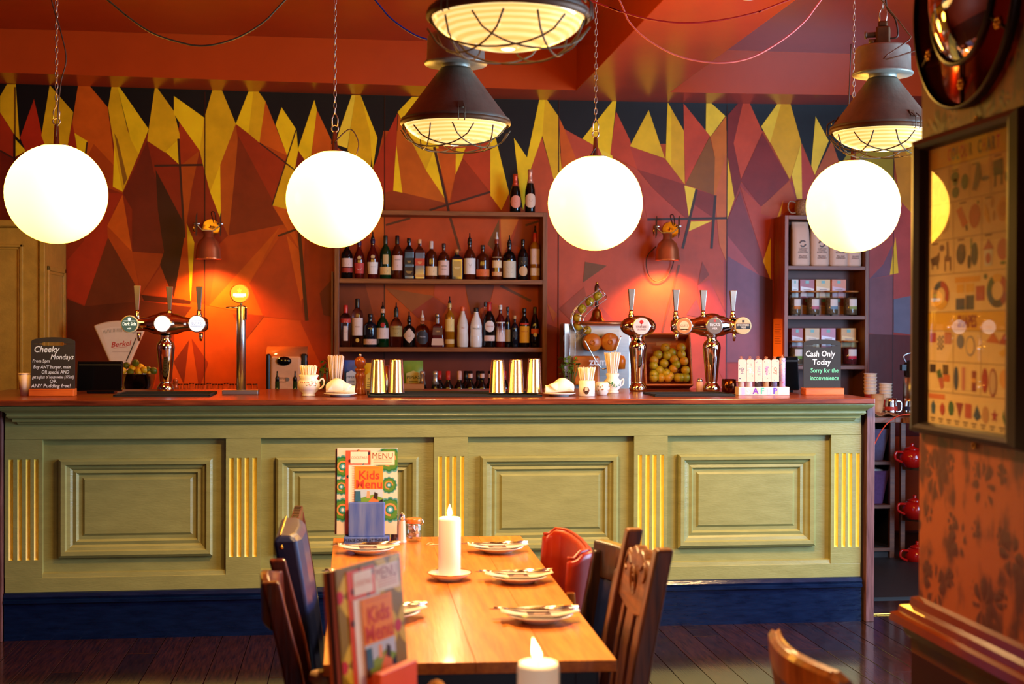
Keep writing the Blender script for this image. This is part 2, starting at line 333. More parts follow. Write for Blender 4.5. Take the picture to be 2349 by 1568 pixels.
q((190,78,70), 1994,455, 2064,459, 2094,491, 2110,480, 2120,680, 1994,690); q((130,84,100), 2026,606, 2047,561, 2045,630, 1994,640); q(YE, 2054,542, 2061,626, 2041,630); q((140,84,92), 1994,640, 2048,631, 2049,772, 1994,764); q((116,116,140), 2050,686, 2120,672, 2120,770, 2050,762); q((96,28,20), 1994,766, 2120,770, 2120,1000, 1994,1000)  # purples and blue-grey keep part of the daylight sheen in their colour
mb = MB(); mb.bx(XL, XR, YW, YW+.15, 0, ZS+.5, (96,34,16)); wall_back = struct(mb.build('wall_back', PAINT))
mb = MB()
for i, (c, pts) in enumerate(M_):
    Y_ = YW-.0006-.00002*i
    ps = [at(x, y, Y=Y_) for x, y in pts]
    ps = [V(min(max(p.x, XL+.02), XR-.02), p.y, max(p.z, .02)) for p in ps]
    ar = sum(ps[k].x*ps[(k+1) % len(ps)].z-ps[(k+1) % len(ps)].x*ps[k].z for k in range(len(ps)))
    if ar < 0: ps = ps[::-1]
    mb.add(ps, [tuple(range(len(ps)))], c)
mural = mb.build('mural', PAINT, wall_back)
for x in (35, 470, 882, 1281, 1667, 2049):
    p = at(x, 500, Y=YW); mb = MB(); mb.bx(p.x-.003, p.x+.003, YW-.0056, YW-.0051, 0, ZS, (60,22,12)); mb.build('panel_joint', PAINT, wall_back)
# ceiling, beams
mb = MB(); mb.bx(XL, XR, YN, YW, ZCEIL, ZCEIL+.12); struct(mb.build('ceiling', CEILP))
mb = MB()                                       # beam along the wall: follows the slight sag of the old soffit
xs = [XL]+[at(x, 300, Y=YW).x for x in (20, 600, 1180, 1640, 2105)]+[XR]
def zs_at(px, py): return at(px, py, Y=YW).z
zs = [zs_at(20, 192)+.004]+[zs_at(20, 192), zs_at(600, 210.5), zs_at(1180, 227.7), zs_at(1640, 237), zs_at(2105, 243)]+[zs_at(2105, 243)]
zs = [max(z, ZS-.05) for z in zs]
rows = [[V(x, YW+.02, z) for x, z in zip(xs, zs)], [V(x, YBM, z) for x, z in zip(xs, zs)], [V(x, YBM, ZCEIL+.02) for x in xs]]
mb.grid(rows, smooth=False); struct(mb.build('trim_1', SOFF))
xa, xb_ = at(1322, 205, Y=YBM).x, at(1536, 213, Y=YBM).x
mb = MB(); mb.bx(xa, xb_, YN, YBM+.05, zs[3]-.001, ZCEIL+.02); struct(mb.build('trim_2', SOFF, bevel=.004))
# other walls of the room, with the two street windows
WINF = mat('window_frame_paint', (70,60,44), .45)
def wall_holes(name, M, w0, w1, h, holes):
    mb = MB(); edges = sorted(holes)
    x = w0
    for (a, b, c, d) in edges:
        mb.bx(x, a, 0, .15, 0, h); mb.bx(a, b, 0, .15, 0, c); mb.bx(a, b, 0, .15, d, h); x = b
    mb.bx(x, w1, 0, .15, 0, h); mb.xf(M); return struct(mb.build(name, REDW))
mb = MB(); mb.bx(XL-.15, XL, YN, YW+.15, 0, ZCEIL); struct(mb.build('wall_left', REDW))
wall_holes('wall_right', T(XR, 0, 0) @ RZ(-PI/2), -YW, -YN, ZCEIL, [(-5.95, -2.75, .65, 2.85)])
wall_holes('wall_rear', T(0, YN, 0) @ RZ(PI), -XR, -XL, ZCEIL, [(-3.9, -.5, .65, 2.95)])
def window(name, M, a, b, c, d):
    mb = MB(); t = .06
    for (x0, x1, z0, z1) in ((a, b, c, c+t), (a, b, d-t, d), (a, a+t, c, d), (b-t, b, c, d), ((a+b)/2-t/2, (a+b)/2+t/2, c, d), (a, b, (c+d)/2-t/2, (c+d)/2+t/2)):
        mb.bx(x0, x1, .04, .1, z0, z1)
    mb.xf(M); struct(mb.build(name, WINF))
window('window_1', T(XR, 0, 0) @ RZ(-PI/2), -5.95, -2.75, .65, 2.85)
window('window_2', T(0, YN, 0) @ RZ(PI), -3.9, -.5, .65, 2.95)
# floor of narrow boards
FLB = [wood('floor_board_%d' % i, (16+3*i, 9+i, 7), (44+9*i, 23+4*i, 16+2*i), .13, axis=1, sc=6, coat=.5, spec=.6) for i in range(3)]
mb = MB(); mb.bx(XL, XR, YN, YW, -.1, -.016); fl = struct(mb.build('floor', FLB[0]))
bm_ = {}
def plank(x0, x1, y0, y1, k):
    L_ = round(y1-y0, 2); key = (round(x1-x0, 3), L_, k)
    if key not in bm_:
        mb = MB(); mb.bx(0, x1-x0-.003, 0, L_-.003, -.016, 0); o = mb.build('plank', FLB[k], fl, bevel=.0012, seg=1); bm_[key] = o
    else:
        o = bm_[key].copy(); COL.objects.link(o)
    o.location = (x0, y0, 0)
PW = .135; nx = int((2.9+3.3)/PW); rs = random.Random(3)
for i in range(nx):
    x = -3.3+i*PW; y = 3.6-rs.random()*1.2
    while y < 7.0:
        L_ = rs.choice((1.6, 2.1, 2.6)); plank(x, x+PW, y, min(y+L_, 7.25) if y+L_ > 7.0 else y+L_, rs.randrange(3)); y += L_
mb = MB(); mb.bx(XL, -3.3, YN, YW, -.016, 0); mb.bx(-3.3+nx*PW, XR, YN, 7.2, -.016, 0); mb.bx(-3.3, -3.3+nx*PW, YN, 2.3, -.016, 0)
mb.bx(-3.3, -3.3+nx*PW, 2.3, 2.5, -.016, -.002); mb.build('outer_boards', FLB[1], fl)
VINYL = mat('dark_vinyl', (26,22,20), .5)
mb = MB(); mb.bx(-3.3+.0, XR, 7.28, YW, -.016, .004); mb.build('bar_floor_vinyl', VINYL, fl)
p0 = at(2000, 1409, Z=0)
mb = MB(); mb.bx(p0.x-.05, 3.4, p0.y-.015, p0.y+.02, 0, .008); mb.build('threshold_strip', BRASS, fl, bevel=.003)
# painted lobby with the panelled door on the left
OLV = mat('olive_gold_paint', (186,140,50), .36, var=.14, sc=14, bump=.25, bsc=120)
YD = 8.86; xd = at(98, 700, Y=YD).x; zt = at(50, 505, Y=YD).z; zl = at(50, 521, Y=YD).z
d1 = thing('door_1', 'olive gold painted lobby with a panelled door at the far left', 'door', (xd, YD, 0)); d1['kind'] = 'structure'
mb = MB(); mb.bx(-1.5, 0, .05, YW-YD-.03, 0, zt-.02); mb.build('casing', OLV, d1)
mb = MB(); mb.bx(-1.5, .0, .0, .06, zl, zt); mb.bx(-1.5, .02, -.03, .0, zt-.04, zt); mb.build('lintel', OLV, d1, bevel=.006)
mb = MB(); mb.bx(-.022, .012, .0, .06, 0, zl); mb.build('door_frame', OLV, d1, bevel=.004)
xo = at(50, 700, Y=YD).x-xd
mb = MB(); mb.bx(-1.0, -.03, .012, .05, 0, zl-.006); dl = mb.build('door_leaf', OLV, d1)
x1 = at(52, 700, Y=YD).x-xd; zt1 = at(40, 560, Y=YD).z
for (z0, z1) in ((.95, zt1), (.14, .85)):
    mb = MB()
    for (o_, y_, t_) in ((0, -.004, .018), (.02, .004, .012)):
        mb.bx(-.9+o_, x1-o_, y_, .02, z1-o_-t_, z1-o_); mb.bx(-.9+o_, x1-o_, y_, .02, z0+o_, z0+o_+t_); mb.bx(-.9+o_, -.9+o_+t_, y_, .02, z0+o_, z1-o_); mb.bx(x1-o_-t_, x1-o_, y_, .02, z0+o_, z1-o_)
    mb.build('door_moulding', OLV, dl, bevel=.004)
DEP = YW-YD-.03
for (z0, z1) in ((1.0, zt-.28), (.12, .9)):
    mb = MB()
    for (a, b, t_, e_) in ((.12, DEP-.06, .03, .014), (.15, DEP-.09, .02, .007)):
        mb.bx(0, e_, a, b, z1-t_, z1); mb.bx(0, e_, a, b, z0, z0+t_); mb.bx(0, e_, a, a+t_, z0, z1); mb.bx(0, e_, b-t_, b, z0, z1); z0 += .03; z1 -= .03
    mb.build('side_moulding', OLV, d1, bevel=.004)
# wallpapered pier on the right
XP, YP1 = 1.35, at(2111, 800, X=1.35).y; YP0 = YP1-1.9
def wallpaper():
    M = bpy.data.materials.new('copper_damask_wallpaper'); M.use_nodes = True; nt = M.node_tree; n = nt.nodes; b = n['Principled BSDF']; L = nt.links.new
    tc = n.new('ShaderNodeTexCoord'); sx = n.new('ShaderNodeSeparateXYZ'); L(tc.outputs['Object'], sx.inputs[0])
    def mth(op, a, b_=None):
        k = n.new('ShaderNodeMath'); k.operation = op
        for i, v_ in enumerate((a, b_)):
            if v_ is None: continue
            if isinstance(v_, (int, float)): k.inputs[i].default_value = v_
            else: L(v_, k.inputs[i])
        return k.outputs[0]
    wz = n.new('ShaderNodeTexNoise'); wz.inputs['Scale'].default_value = 16; wz.inputs['Detail'].default_value = 3; L(tc.outputs['Object'], wz.inputs['Vector'])
    def rosette(u0_, v0_, pu, pv, rad, npet):
        u = mth('SUBTRACT', mth('FRACT', mth('ADD', mth('DIVIDE', sx.outputs['Y'], pu), u0_)), .5); v = mth('SUBTRACT', mth('FRACT', mth('ADD', mth('DIVIDE', sx.outputs['Z'], pv), v0_)), .5)
        u = mth('ADD', mth('MULTIPLY', u, pu), mth('MULTIPLY', mth('SUBTRACT', wz.outputs['Fac'], .5), .05)); v = mth('MULTIPLY', v, pv)
        r = mth('SQRT', mth('ADD', mth('MULTIPLY', u, u), mth('MULTIPLY', v, v))); an = mth('ARCTAN2', v, u)
        pet = mth('ADD', mth('MULTIPLY', mth('COSINE', mth('MULTIPLY', an, npet)), .45), .55)
        ring = mth('SUBTRACT', 1.0, mth('DIVIDE', mth('ABSOLUTE', mth('SUBTRACT', r, rad*.6)), rad*.42))
        return mth('MULTIPLY', mth('MAXIMUM', ring, 0), pet)
    a1 = rosette(.1, .0, .24, .26, .062, 8); a2 = rosette(.6, .5, .24, .26, .05, 6); a3 = rosette(.35, .25, .12, .13, .024, 5)
    pat = mth('MAXIMUM', mth('MAXIMUM', a1, a2), mth('MULTIPLY', a3, .8))
    nz = n.new('ShaderNodeTexNoise'); nz.inputs['Scale'].default_value = 11; nz.inputs['Detail'].default_value = 6; L(tc.outputs['Object'], nz.inputs['Vector'])
    mp = n.new('ShaderNodeMapping'); mp.inputs['Scale'].default_value = (9, 9, 2.2); L(tc.outputs['Object'], mp.inputs[0])
    n2 = n.new('ShaderNodeTexNoise'); n2.inputs['Scale'].default_value = 2.2; n2.inputs['Detail'].default_value = 5; L(mp.outputs[0], n2.inputs['Vector'])
    fac = mth('ADD', mth('MULTIPLY', pat, mth('MULTIPLY', n2.outputs['Fac'], 1.5)), mth('MULTIPLY', mth('SUBTRACT', mth('MULTIPLY', nz.outputs['Fac'], n2.outputs['Fac']), .17), 3.2))
    rp = n.new('ShaderNodeValToRGB'); L(fac, rp.inputs[0]); e = rp.color_ramp.elements
    e[0].position = .24; e[0].color = lin((150,66,17))+(1,); e[1].position = .55; e[1].color = lin((78,27,10))+(1,)
    L(rp.outputs[0], b.inputs['Base Color']); b.inputs['Roughness'].default_value = .42
    bp = n.new('ShaderNodeBump'); bp.inputs['Strength'].default_value = .25; bp.inputs['Distance'].default_value = .003; L(fac, bp.inputs['Height']); L(bp.outputs[0], b.inputs['Normal'])
    return M
DWOOD = mat('oxblood_dado_paint', (44,6,4), .3, var=.1)
RAILM = mat('dado_rail_gloss', (104,40,10), .16, var=.12, coat=.4)
mb = MB(); mb.bx(XP, XP+.75, YP0, YP1, 0, ZCEIL+.02); wr = struct(mb.build('wall_pier', wallpaper()))
zr = at(2112, 1402, X=XP).z
prof = [(0, .035), (-.014, .03), (-.016, .012), (-.034, .008), (-.036, -.006), (-.05, -.012), (-.052, -.03), (-.03, -.04), (-.022, -.06), (-.014, -.066), (-.012, -.1), (0, -.1)]
mb = MB(); n_ = len(prof)
ys = [YP0, YP1]
rows = [[V(XP+a, ys[0], zr+b) for a, b in prof], [V(XP+a, ys[1]-a, zr+b) for a, b in prof], [V(XP+.3, ys[1]-a, zr+b) for a, b in prof]]
mb.grid(rows, smooth=False); mb.build('dado_rail', RAILM, wr)
mb = MB(); mb.bx(XP-.012, XP+.76, YP0, YP1+.012, 0, zr-.095); mb.build('dado_panel', DWOOD, wr)
# ================================================================== hanging lamps
GLOBE = mat('lit_opal_glass', (250,240,215), .15, var=.01, emit=(1, .5, .045), es=11.0)
_n = GLOBE.node_tree.nodes; _s = _n.new('ShaderNodeSeparateXYZ'); _r = _n.new('ShaderNodeValToRGB'); _m = _n.new('ShaderNodeMapRange')
GLOBE.node_tree.links.new([x for x in _n if x.type == 'TEX_COORD'][0].outputs['Object'], _s.inputs[0]); _m.inputs[1].default_value = -.23; _m.inputs[2].default_value = .1
GLOBE.node_tree.links.new(_s.outputs['Z'], _m.inputs[0]); GLOBE.node_tree.links.new(_m.outputs[0], _r.inputs[0]); _r.color_ramp.elements[0].color = (1, .47, .026, 1); _r.color_ramp.elements[1].color = (1, .5, .056, 1)
GLOBE.node_tree.links.new(_r.outputs[0], _n['Principled BSDF'].inputs['Emission Color'])
CHAINM = mat('zinc_chain', (196,170,150), .3, .9, .1)
CABLEM = mat('brown_flex', (70,44,26), .5)
def chain(mb, x, y, z0, z1, L_=.034, w_=.012, r=.0024):
    n = int((z1-z0)/(L_*.8)); 
    for k in range(n):
        zc = z0+L_*.8*(k+.5); pts = []
        for j in range(10):
            a = 2*PI*j/10; cx = w_/2*math.cos(a); cz = L_/2*math.sin(a)
            pts.append((x+(cx if k % 2 else cx*.25), y+(0 if k % 2 else cx), zc+cz))
        mb.tube(pts, r, 4, True)
    return mb
def arc(c, r, a0, a1, n, ax='XZ'):
    o = []
    for i in range(n+1):
        a = a0+(a1-a0)*i/n
        o.append((c[0]+r*math.cos(a), c[1], c[2]+r*math.sin(a)) if ax == 'XZ' else (c[0]+r*math.cos(a), c[1]+r*math.sin(a), c[2]))
    return o
def smooth(pts, n=8):
    P = [Vector(p) for p in pts]; out = []
    for i in range(len(P)-1):
        p0, p1, p2, p3 = P[max(i-1, 0)], P[i], P[i+1], P[min(i+2, len(P)-1)]
        for k in range(n):
            t = k/n; out.append(.5*((2*p1)+(p2-p0)*t+(2*p0-5*p1+4*p2-p3)*t*t+(3*p1-p0-3*p2+p3)*t**3))
    out.append(P[-1]); return out
YG = 6.45; GR = .229
gl = [(129.5, 445, 'leftmost'), (768, 457, 'second'), (1365.5, 466, 'third'), (1957, 473, 'rightmost')]
cabs = [[(0,.26),(.02,.5),(.045,.62),(.02,.75),(-.03,.95),(-.012,1.2)], [(0,.27),(.07,.33),(.11,.27),(.1,.21)], [(0,.27),(-.03,.22),(-.045,.18)], [(0,.27),(-.03,.4),(-.02,.8)]]
glab = ['opal globe lamp on a chain nearest the panelled door', 'opal globe lamp hanging in front of the left end of the bottle shelves',
        'opal globe lamp hanging above the orange juicer', 'opal globe lamp half covering the shelf of coffee bags']
def globe_lamp(p, label, cab, name='globe_pendant'):
    g = thing(name, label, 'lamp', (p.x, p.y, p.z), 0, 'opal globe lamps over the bar')
    mb = MB(); pr = [(GR*math.sin(PI*i/24), -GR*math.cos(PI*i/24)) for i in range(24)]; pr = [q_ for q_ in pr if q_[1] < GR*.955]+[(.06, GR*.955)]
    mb.lathe(pr, 40, cap=False); mb.build('globe', GLOBE, g)
    mb = MB(); mb.lathe([(.07, GR*.95), (.072, GR*.965), (.05, GR*.985), (.014, GR*.99), (.009, GR+.09), (0, GR+.09)], 20); mb.build('cap_and_rod', STEEL, g)
    mb = MB(); mb.tube(arc((0,0,GR+.105), .016, 0, 2*PI, 12)[:-1], .0035, 6, True)
    mb.tube([(-.012,0,GR+.115),(-.014,0,GR+.15),(0,0,GR+.185),(.014,0,GR+.15),(.012,0,GR+.115)], .0035, 6); mb.build('carabiner', CHAINM, g)
    mb = MB(); chain(mb, 0, 0, GR+.175, ZCEIL-p.z); mb.build('chain', CHAINM, g)
    mb = MB(); mb.tube(smooth([(x, -.012, z) for x, z in cab]), .0032, 5); mb.build('flex', CABLEM, g)
    return g
for (x, y, w_), cb, lb in zip(gl, cabs, glab): globe_lamp(at(x, y, Y=YG), lb, cb)
# the same lamps go on over the room behind the camera
for i, (x, y, z) in enumerate(((3.2, .6, 2.2), (1.2, -2.2, 2.2))):
    globe_lamp(V(x, y, z), ['opal globe lamp over the right of the room outside the picture', 'opal globe lamp hanging behind the camera'][i], cabs[3])
# industrial cone lamps with wire guards
CONE = mat('brown_enamel_shade', (108,94,76), .45, var=.18, sc=14, bump=.2, bsc=80)
CAN = mat('weathered_grey_enamel', (150,146,128), .42, .3, var=.2, sc=12, bump=.2, bsc=60)
RUST = mat('rusty_cast_box', (104,66,34), .55, .4, var=.3, sc=18)
WIRE = mat('guard_wire', (104,84,60), .5, .6)
def lamp_glass():
    M = bpy.data.materials.new('lit_ribbed_lens'); M.use_nodes = True; nt = M.node_tree; n = nt.nodes; b = n['Principled BSDF']; L = nt.links.new
    tc = n.new('ShaderNodeTexCoord'); sx = n.new('ShaderNodeSeparateXYZ'); L(tc.outputs['Object'], sx.inputs[0])
    wv = n.new('ShaderNodeTexWave'); wv.bands_direction = 'Z'; wv.inputs['Scale'].default_value = 26; wv.inputs['Distortion'].default_value = .4; L(tc.outputs['Object'], wv.inputs[0])
    rp = n.new('ShaderNodeValToRGB'); L(wv.outputs['Fac'], rp.inputs[0]); e = rp.color_ramp.elements
    e[0].color = (1.0, .5, .12, 1); e[1].color = (1, .72, .28, 1); e[0].position = .2
    L(rp.outputs[0], b.inputs['Emission Color']); L(rp.outputs[0], b.inputs['Base Color']); b.inputs['Emission Strength'].default_value = .74; b.inputs['Roughness'].default_value = .1
    return M
LENS = lamp_glass()
BULB = mat('lit_bulb', (255,240,200), .3, emit=(1, .82, .45), es=5)
def cone_lamp(p, rot, label, scale=1.0):
    g = thing('industrial_pendant', label, 'lamp', p, rot, 'caged industrial cone lamps'); g.scale = (scale,)*3
    mb = MB(); mb.lathe([(.2, .0), (.214, .004), (.216, .018), (.206, .024), (.066, .212), (.06, .222)], 36, cap=False); mb.build('shade', CONE, g, solid=.003)
    mb = MB(); mb.lathe([(.214, -.008), (.221, -.002), (.221, .01), (.214, .012)], 40, cap=False); mb.build('rim', RUST, g)
    mb = MB(); mb.lathe([(.058, .214), (.058, .25)], 24); mb.build('neck', CAN, g)
    mb = MB(); mb.lathe([(.05, .238), (.124, .236), (.127, .242), (.124, .248), (.116, .25), (.114, .345), (.108, .355), (.02, .36)], 32, cap=False); cn = mb.build('ballast_housing', CAN, g)
    mb = MB(); mb.box((.075, -.0885, .31), (.036, .002, .034), (0, 0, .7), (28, 30, 40))
    for i in range(4): mb.box((.0755, -.0895, .322-i*.008), (.03, .001, .002), (0, 0, .7), (210, 205, 200))
    mb.build('rating_plate', GLOSSPRINT, cn)
    mb = MB(); mb.bx(-.03, .028, -.03, .03, .36, .44); mb.bx(-.02, .02, -.02, .02, .44, .465); jb = mb.build('junction_box', RUST, g, bevel=.008)
    mb = MB(); mb.lathe([(.012, 0), (.012, .045), (.016, .045), (.016, .055)], 12, T(.02, 0, .41) @ RY(PI/2)); mb.lathe([(.012, 0), (.012, .03)], 10, T(.028, 0, .38) @ RY(PI/2)); mb.build('cable_gland', CAN, jb)
    mb = MB(); mb.tube([(-.012,0,.46),(-.016,0,.5),(0,0,.535),(.016,0,.5),(.012,0,.46)], .004, 6, True); mb.build('carabiner', CHAINM, g)
    mb = MB(); chain(mb, 0, 0, .52, (ZCEIL-p.z)/scale, .04, .016, .003); mb.build('chain', CHAINM, g)
    mb = MB(); mb.tube(smooth([(-.03,0,.39),(-.06,0,.4),(-.05,0,.47),(-.012,0,.54),(-.02,.0,.7),(.01,.0,.95)]), .004, 6); mb.build('flex', CABLEM, g)
    mb = MB(); pr = [(.208*math.sin(a), .006-.098*math.cos(a)+.008) for a in [PI/2*i/14 for i in range(15)]]; mb.lathe(pr, 40, cap=False); mb.build('ribbed_lens', LENS, g)
    mb = MB(); mb.sphere((0, 0, -.068), .034, (1, 1, .55)); mb.build('lamp_glow', BULB, g)
    mb = MB()
    for k in range(8):
        a0 = 2*PI*k/8+.3; a1 = a0+R(112); A = V(math.cos(a0), math.sin(a0), 0)*.219; B = V(math.cos(a1), math.sin(a1), 0)*.219
        pts = []
        for i in range(13):
            t = i/12; p_ = A.lerp(B, t); rr = p_.length/.219; p_.z = -.012-.105*math.sqrt(max(0, 1-rr*rr*.985)); pts.append(p_)
        mb.tube(pts, .0028, 6)
    mb.build('wire_guard', WIRE, g)
    for k in range(3):
        mb = MB(); a = 2*PI*k/3-1.9
        mb.box((.19, 0, .05), (.006, .022, .03), (0, -.55, 0)); mb.tube([(.2,-.012,.05),(.228,-.012,.03),(.23,-.012,-.01),(.222,-.012,-.016)], .0022, 5); mb.tube([(.2,.012,.05),(.228,.012,.03),(.23,.012,-.01),(.222,.012,-.016)], .0022, 5); mb.tube([(.21,-.014,.035),(.21,.014,.035)], .0025, 5)
        mb.xf(RZ(a)); mb.build('clip', WIRE, g)
    l = bpy.data.lights.new('pendant_light', 'SPOT'); l.energy = 120; l.spot_size = R(150); l.spot_blend = .6; l.color = (1, .62, .26); l.shadow_soft_size = .12
    lo = bpy.data.objects.new('pendant_light', l); COL.objects.link(lo); lo.parent = g; lo.location = (0, 0, -.13)
    return g
cone_lamp(at(1045, 285, Y=5.4), .35, 'brown cone lamp with caged lens, the middle one of three')
cone_lamp(at(1166, 42, Y=3.62), 1.5, 'large nearest cone lamp with caged lens cut off by the top of the picture')
cone_lamp(at(2024, 301, Y=5.5), 2.7, 'brown cone lamp with grey housing beside the wallpapered pier')
# copper spotlights on the wall
def wall_spot(px, py, rz, label):
    p = at(px, py, Y=YW-.2)
    g = thing('wall_spotlight', label, 'lamp', p, rz, 'copper wall spotlights'); g.scale = (1.3, 1, 1.3)
    sh = MB(); sh.lathe([(.068, -.075), (.066, -.07), (.062, -.02), (.05, .015), (.03, .035), (.024, .04), (.024, .072), (0, .074)], 24, cap=False); sh.build('shade', COPPER, g, solid=.002)
    mb = MB(); mb.lathe([(0, -.066), (.058, -.066)], 20, cap=False); mb.build('lit_opening', mat('lit_spot_face', (255,230,160), emit=(1, .8, .4), es=3), g)
    mb = MB(); mb.tube([(-.058,0,.11),(-.056,0,.1),(-.03,0,.075),(.03,0,.075),(.056,0,.1),(.058,0,.11)], .004, 6); mb.tube([(-.075,0,.11),(-.045,0,.11)], .006, 6); mb.tube([(.075,0,.11),(.045,0,.11)], .006, 6); mb.build('yoke', STEEL, g)
    for s_ in (-1, 1):
        mb = MB()
        for j in range(5): mb.box((s_*.062, -.02+.014*j, .095+.006*j), (.004, .008, .1))
        mb.build('barn_door', mat('iron_grille', (70,50,42), .5, .6), g)
    mb = MB(); mb.lathe([(.03, 0), (.03, .008)], 20, T(-.08, .03, .09) @ RY(PI/2)); mb.tube([(0,.0,.1),(0,.1,.1),(0,.19,.1)], .009, 8); mb.lathe([(.045, .0), (.045, .012)], 20, T(0, .184, .1) @ RX(-PI/2)); mb.build('wall_bracket', BRASS, g)
    mb = MB(); mb.tube(smooth([(.02,.12,.12),(.01,.06,.17),(.03,.03,.17),(.035,.05,.12)]), .003, 5); mb.build('flex', CABLEM, g)
    l = bpy.data.lights.new('spot_beam', 'SPOT'); l.energy = 42; l.spot_size = R(130); l.spot_blend = .6; l.color = (1, .4, .09); l.shadow_soft_size = .05
    lo = bpy.data.objects.new('spot_beam', l); COL.objects.link(lo); lo.parent = g; lo.location = (0, 0, -.085); lo.rotation_euler = (R(14), 0, 0)
wall_spot(478, 561, 0, 'copper wall spotlight above the single silver beer font')
wall_spot(1531, 565, -.35, 'copper wall spotlight with grille flaps above the crate of oranges')
p = at(1510, 560, Y=YW-.03)
mb = MB(); mb.tube(smooth([at(1505, 565, Y=YW-.06), at(1484, 590, Y=YW-.035), at(1486, 625, Y=YW-.03), at(1505, 645, Y=YW-.03), at(1530, 635, Y=YW-.03), at(1545, 600, Y=YW-.035), at(1540, 570, Y=YW-.1)]), .004, 5)
tag(mb.build('spotlight_cord', CABLEM), 'looped brown cord hanging against the mural under the right spotlight', 'cord')
# swagged cables under the ceiling
def swag(name, label, Y, pts, r, c, both=True):
    P = [at(x, y, Y=Y) for x, y in pts]
    for e, n_ in ((0, 1), (-1, -2)) if both else ((0, 1),):
        d = P[e]-P[n_]; d.normalize(); t = (ZCEIL+.001-P[e].z)/max(d.z, .3)
        end = P[e]+d*t; end.z = ZCEIL+.001
        if e == 0: P = [end]+P
        else: P = P+[end]
    mb = MB(); mb.tube(smooth(P, 8), r, 6); return tag(mb.build(name, mat('flex_'+name, c, .45)), label, 'cable')
swag('grey_cable', 'olive grey cable swagged between ceiling points at upper left', 5.9, [(247,0),(290,36),(350,76),(420,99),(463,105),(510,98),(560,79),(610,46),(654,0)], .0042, (84,70,44))
swag('blue_cable', 'thin blue cable running down to the middle cone lamp', 5.75, [(860,0),(890,36),(925,64),(960,84),(990,92)], .004, (24,34,120), False)
swag('red_cable', 'red cable swagged under the ceiling right of the nearest lamp', 5.6, [(1340,-4),(1400,18),(1480,42),(1570,53),(1660,45),(1740,27),(1815,-2)], .004, (196,22,14))
swag('pink_cable', 'pink cable hanging in a deep loop under the orange beam', 6.1, [(1421,0),(1445,52),(1490,94),(1560,130),(1645,144),(1720,133),(1790,95),(1845,50),(1885,-2)], .004, (240,120,110))
swag('brown_cable', 'thin brown cable slanting from the right cone lamp to the pier', 5.2, [(2032,12),(2060,46),(2090,84),(2118,110)], .003, (110,60,20))
mb = MB(); p = at(1717, -2, Y=6.2); mb.lathe([(0, -.045), (.03, -.045), (.038, -.03), (.038, 0), (.045, 0), (.045, .012)], 24, T(p.x, p.y, p.z+.045))
mb.lathe([(.016, 0), (.016, ZCEIL-p.z)], 12, T(p.x, p.y, p.z+.05)); tag(mb.build('ceiling_sensor', WHITE), 'small white sensor under the orange beam at the top edge', 'sensor')
# ================================================================== the bar
SAGE = mat('sage_green_gloss', (146,138,78), .36, var=.1, sc=7, stretch=(1,1,4), bump=.22, bsc=40, rvar=.1, spec=.6)
GOLD = mat('yellow_flute_paint', (240,200,70), .4, var=.08, sc=30)
PLIN = mat('midnight_blue_plinth', (7,22,50), .2, var=.3, sc=9, stretch=(1,1,5), bump=.2, bsc=24, rvar=.1)
REDWOOD = wood('mahogany', (84,30,14), (144,64,30), .3, axis=0, coat=.15)
REDWOOD_V = wood('mahogany_mauve_sheen', (80,44,40), (128,84,80), .34, axis=2)  # mauve of reflected daylight mixed into the wood colour
def bxp(px): return at(px, 1180, Y=YB).x
def bz(l, r_): return (at(300, l, Y=YB).z+at(1720, r_, Y=YB).z)/2
x0, x1 = bxp(10.5), bxp(1975)
zpl = (at(10, 1357, Y=YB).z+at(1980, 1323, Y=YB).z)/2
zco = at(1020, 971, Y=YB).z; zwb = at(1020, 926.5, Y=YB-.03).z
g = thing('bar_counter', 'long sage green panelled bar counter with yellow flutes and black plinth', 'bar counter', ((x0+x1)/2, YB, 0)); bc = g
ox = (x0+x1)/2
def lx(px): return bxp(px)-ox
a, b = x0-ox, x1-ox
mb = MB(); mb.bx(a, b, .05, .62, 0, zwb-.004); mb.build('carcass', SAGE, g)
recs = [(97, 518), (598, 995), (1073, 1454), (1531, 1906)]
zt_, zb_ = bz(1007, 998), bz(1322, 1294)
mb = MB(); mb.bx(a, b, 0, .05, zt_, zwb-.004); mb.build('top_rail', SAGE, g, bevel=.003)
mb = MB(); mb.bx(a, b, 0, .05, zpl-.02, zb_); mb.build('bottom_rail', SAGE, g, bevel=.003)
fl_ = [(25, 45, 64.5, 83), (531, 548.5, 566, 584), (1009, 1026, 1042, 1060), (1467.5, 1485, 1501, 1518), (1918, 1935, 1950, 1967)]
ed = [10.5]+[e for r_ in recs for e in r_]+[1975]
ft, fb = bz(1051, 1041), bz(1280, 1258)
for i in range(5):
    s0, s1 = lx(ed[2*i]), lx(ed[2*i+1]); fw_ = .0105
    mb = MB(); mb.bx(s0, s1, .012, .05, zb_, zt_); mb.bx(s0, s1, 0, .012, ft, zt_); mb.bx(s0, s1, 0, .012, zb_, fb)
    cs = [lx(v_) for v_ in fl_[i]]; e_ = s0
    for c in cs: mb.bx(e_, c-fw_, 0, .012, fb, ft); e_ = c+fw_
    mb.bx(e_, s1, 0, .012, fb, ft); st = mb.build('stile', SAGE, g)
    for c in cs:
        mb = MB(); rows = []
        n_ = 6
        for z in (fb, fb+.012, ft-.012, ft):
            d_ = .0 if z in (fb, ft) else 1
            rows.append([V(c-fw_+2*fw_*k/n_, .0015+.009*d_*math.sin(PI*k/n_), z) for k in range(n_+1)])
        mb.grid(rows); mb.build('flute', GOLD, st)
inn = [(132.5, 487, 186, 441), (632, 960, 683, 915), (1102, 1419, 1147, 1380), (1557, 1873, 1600, 1827)]
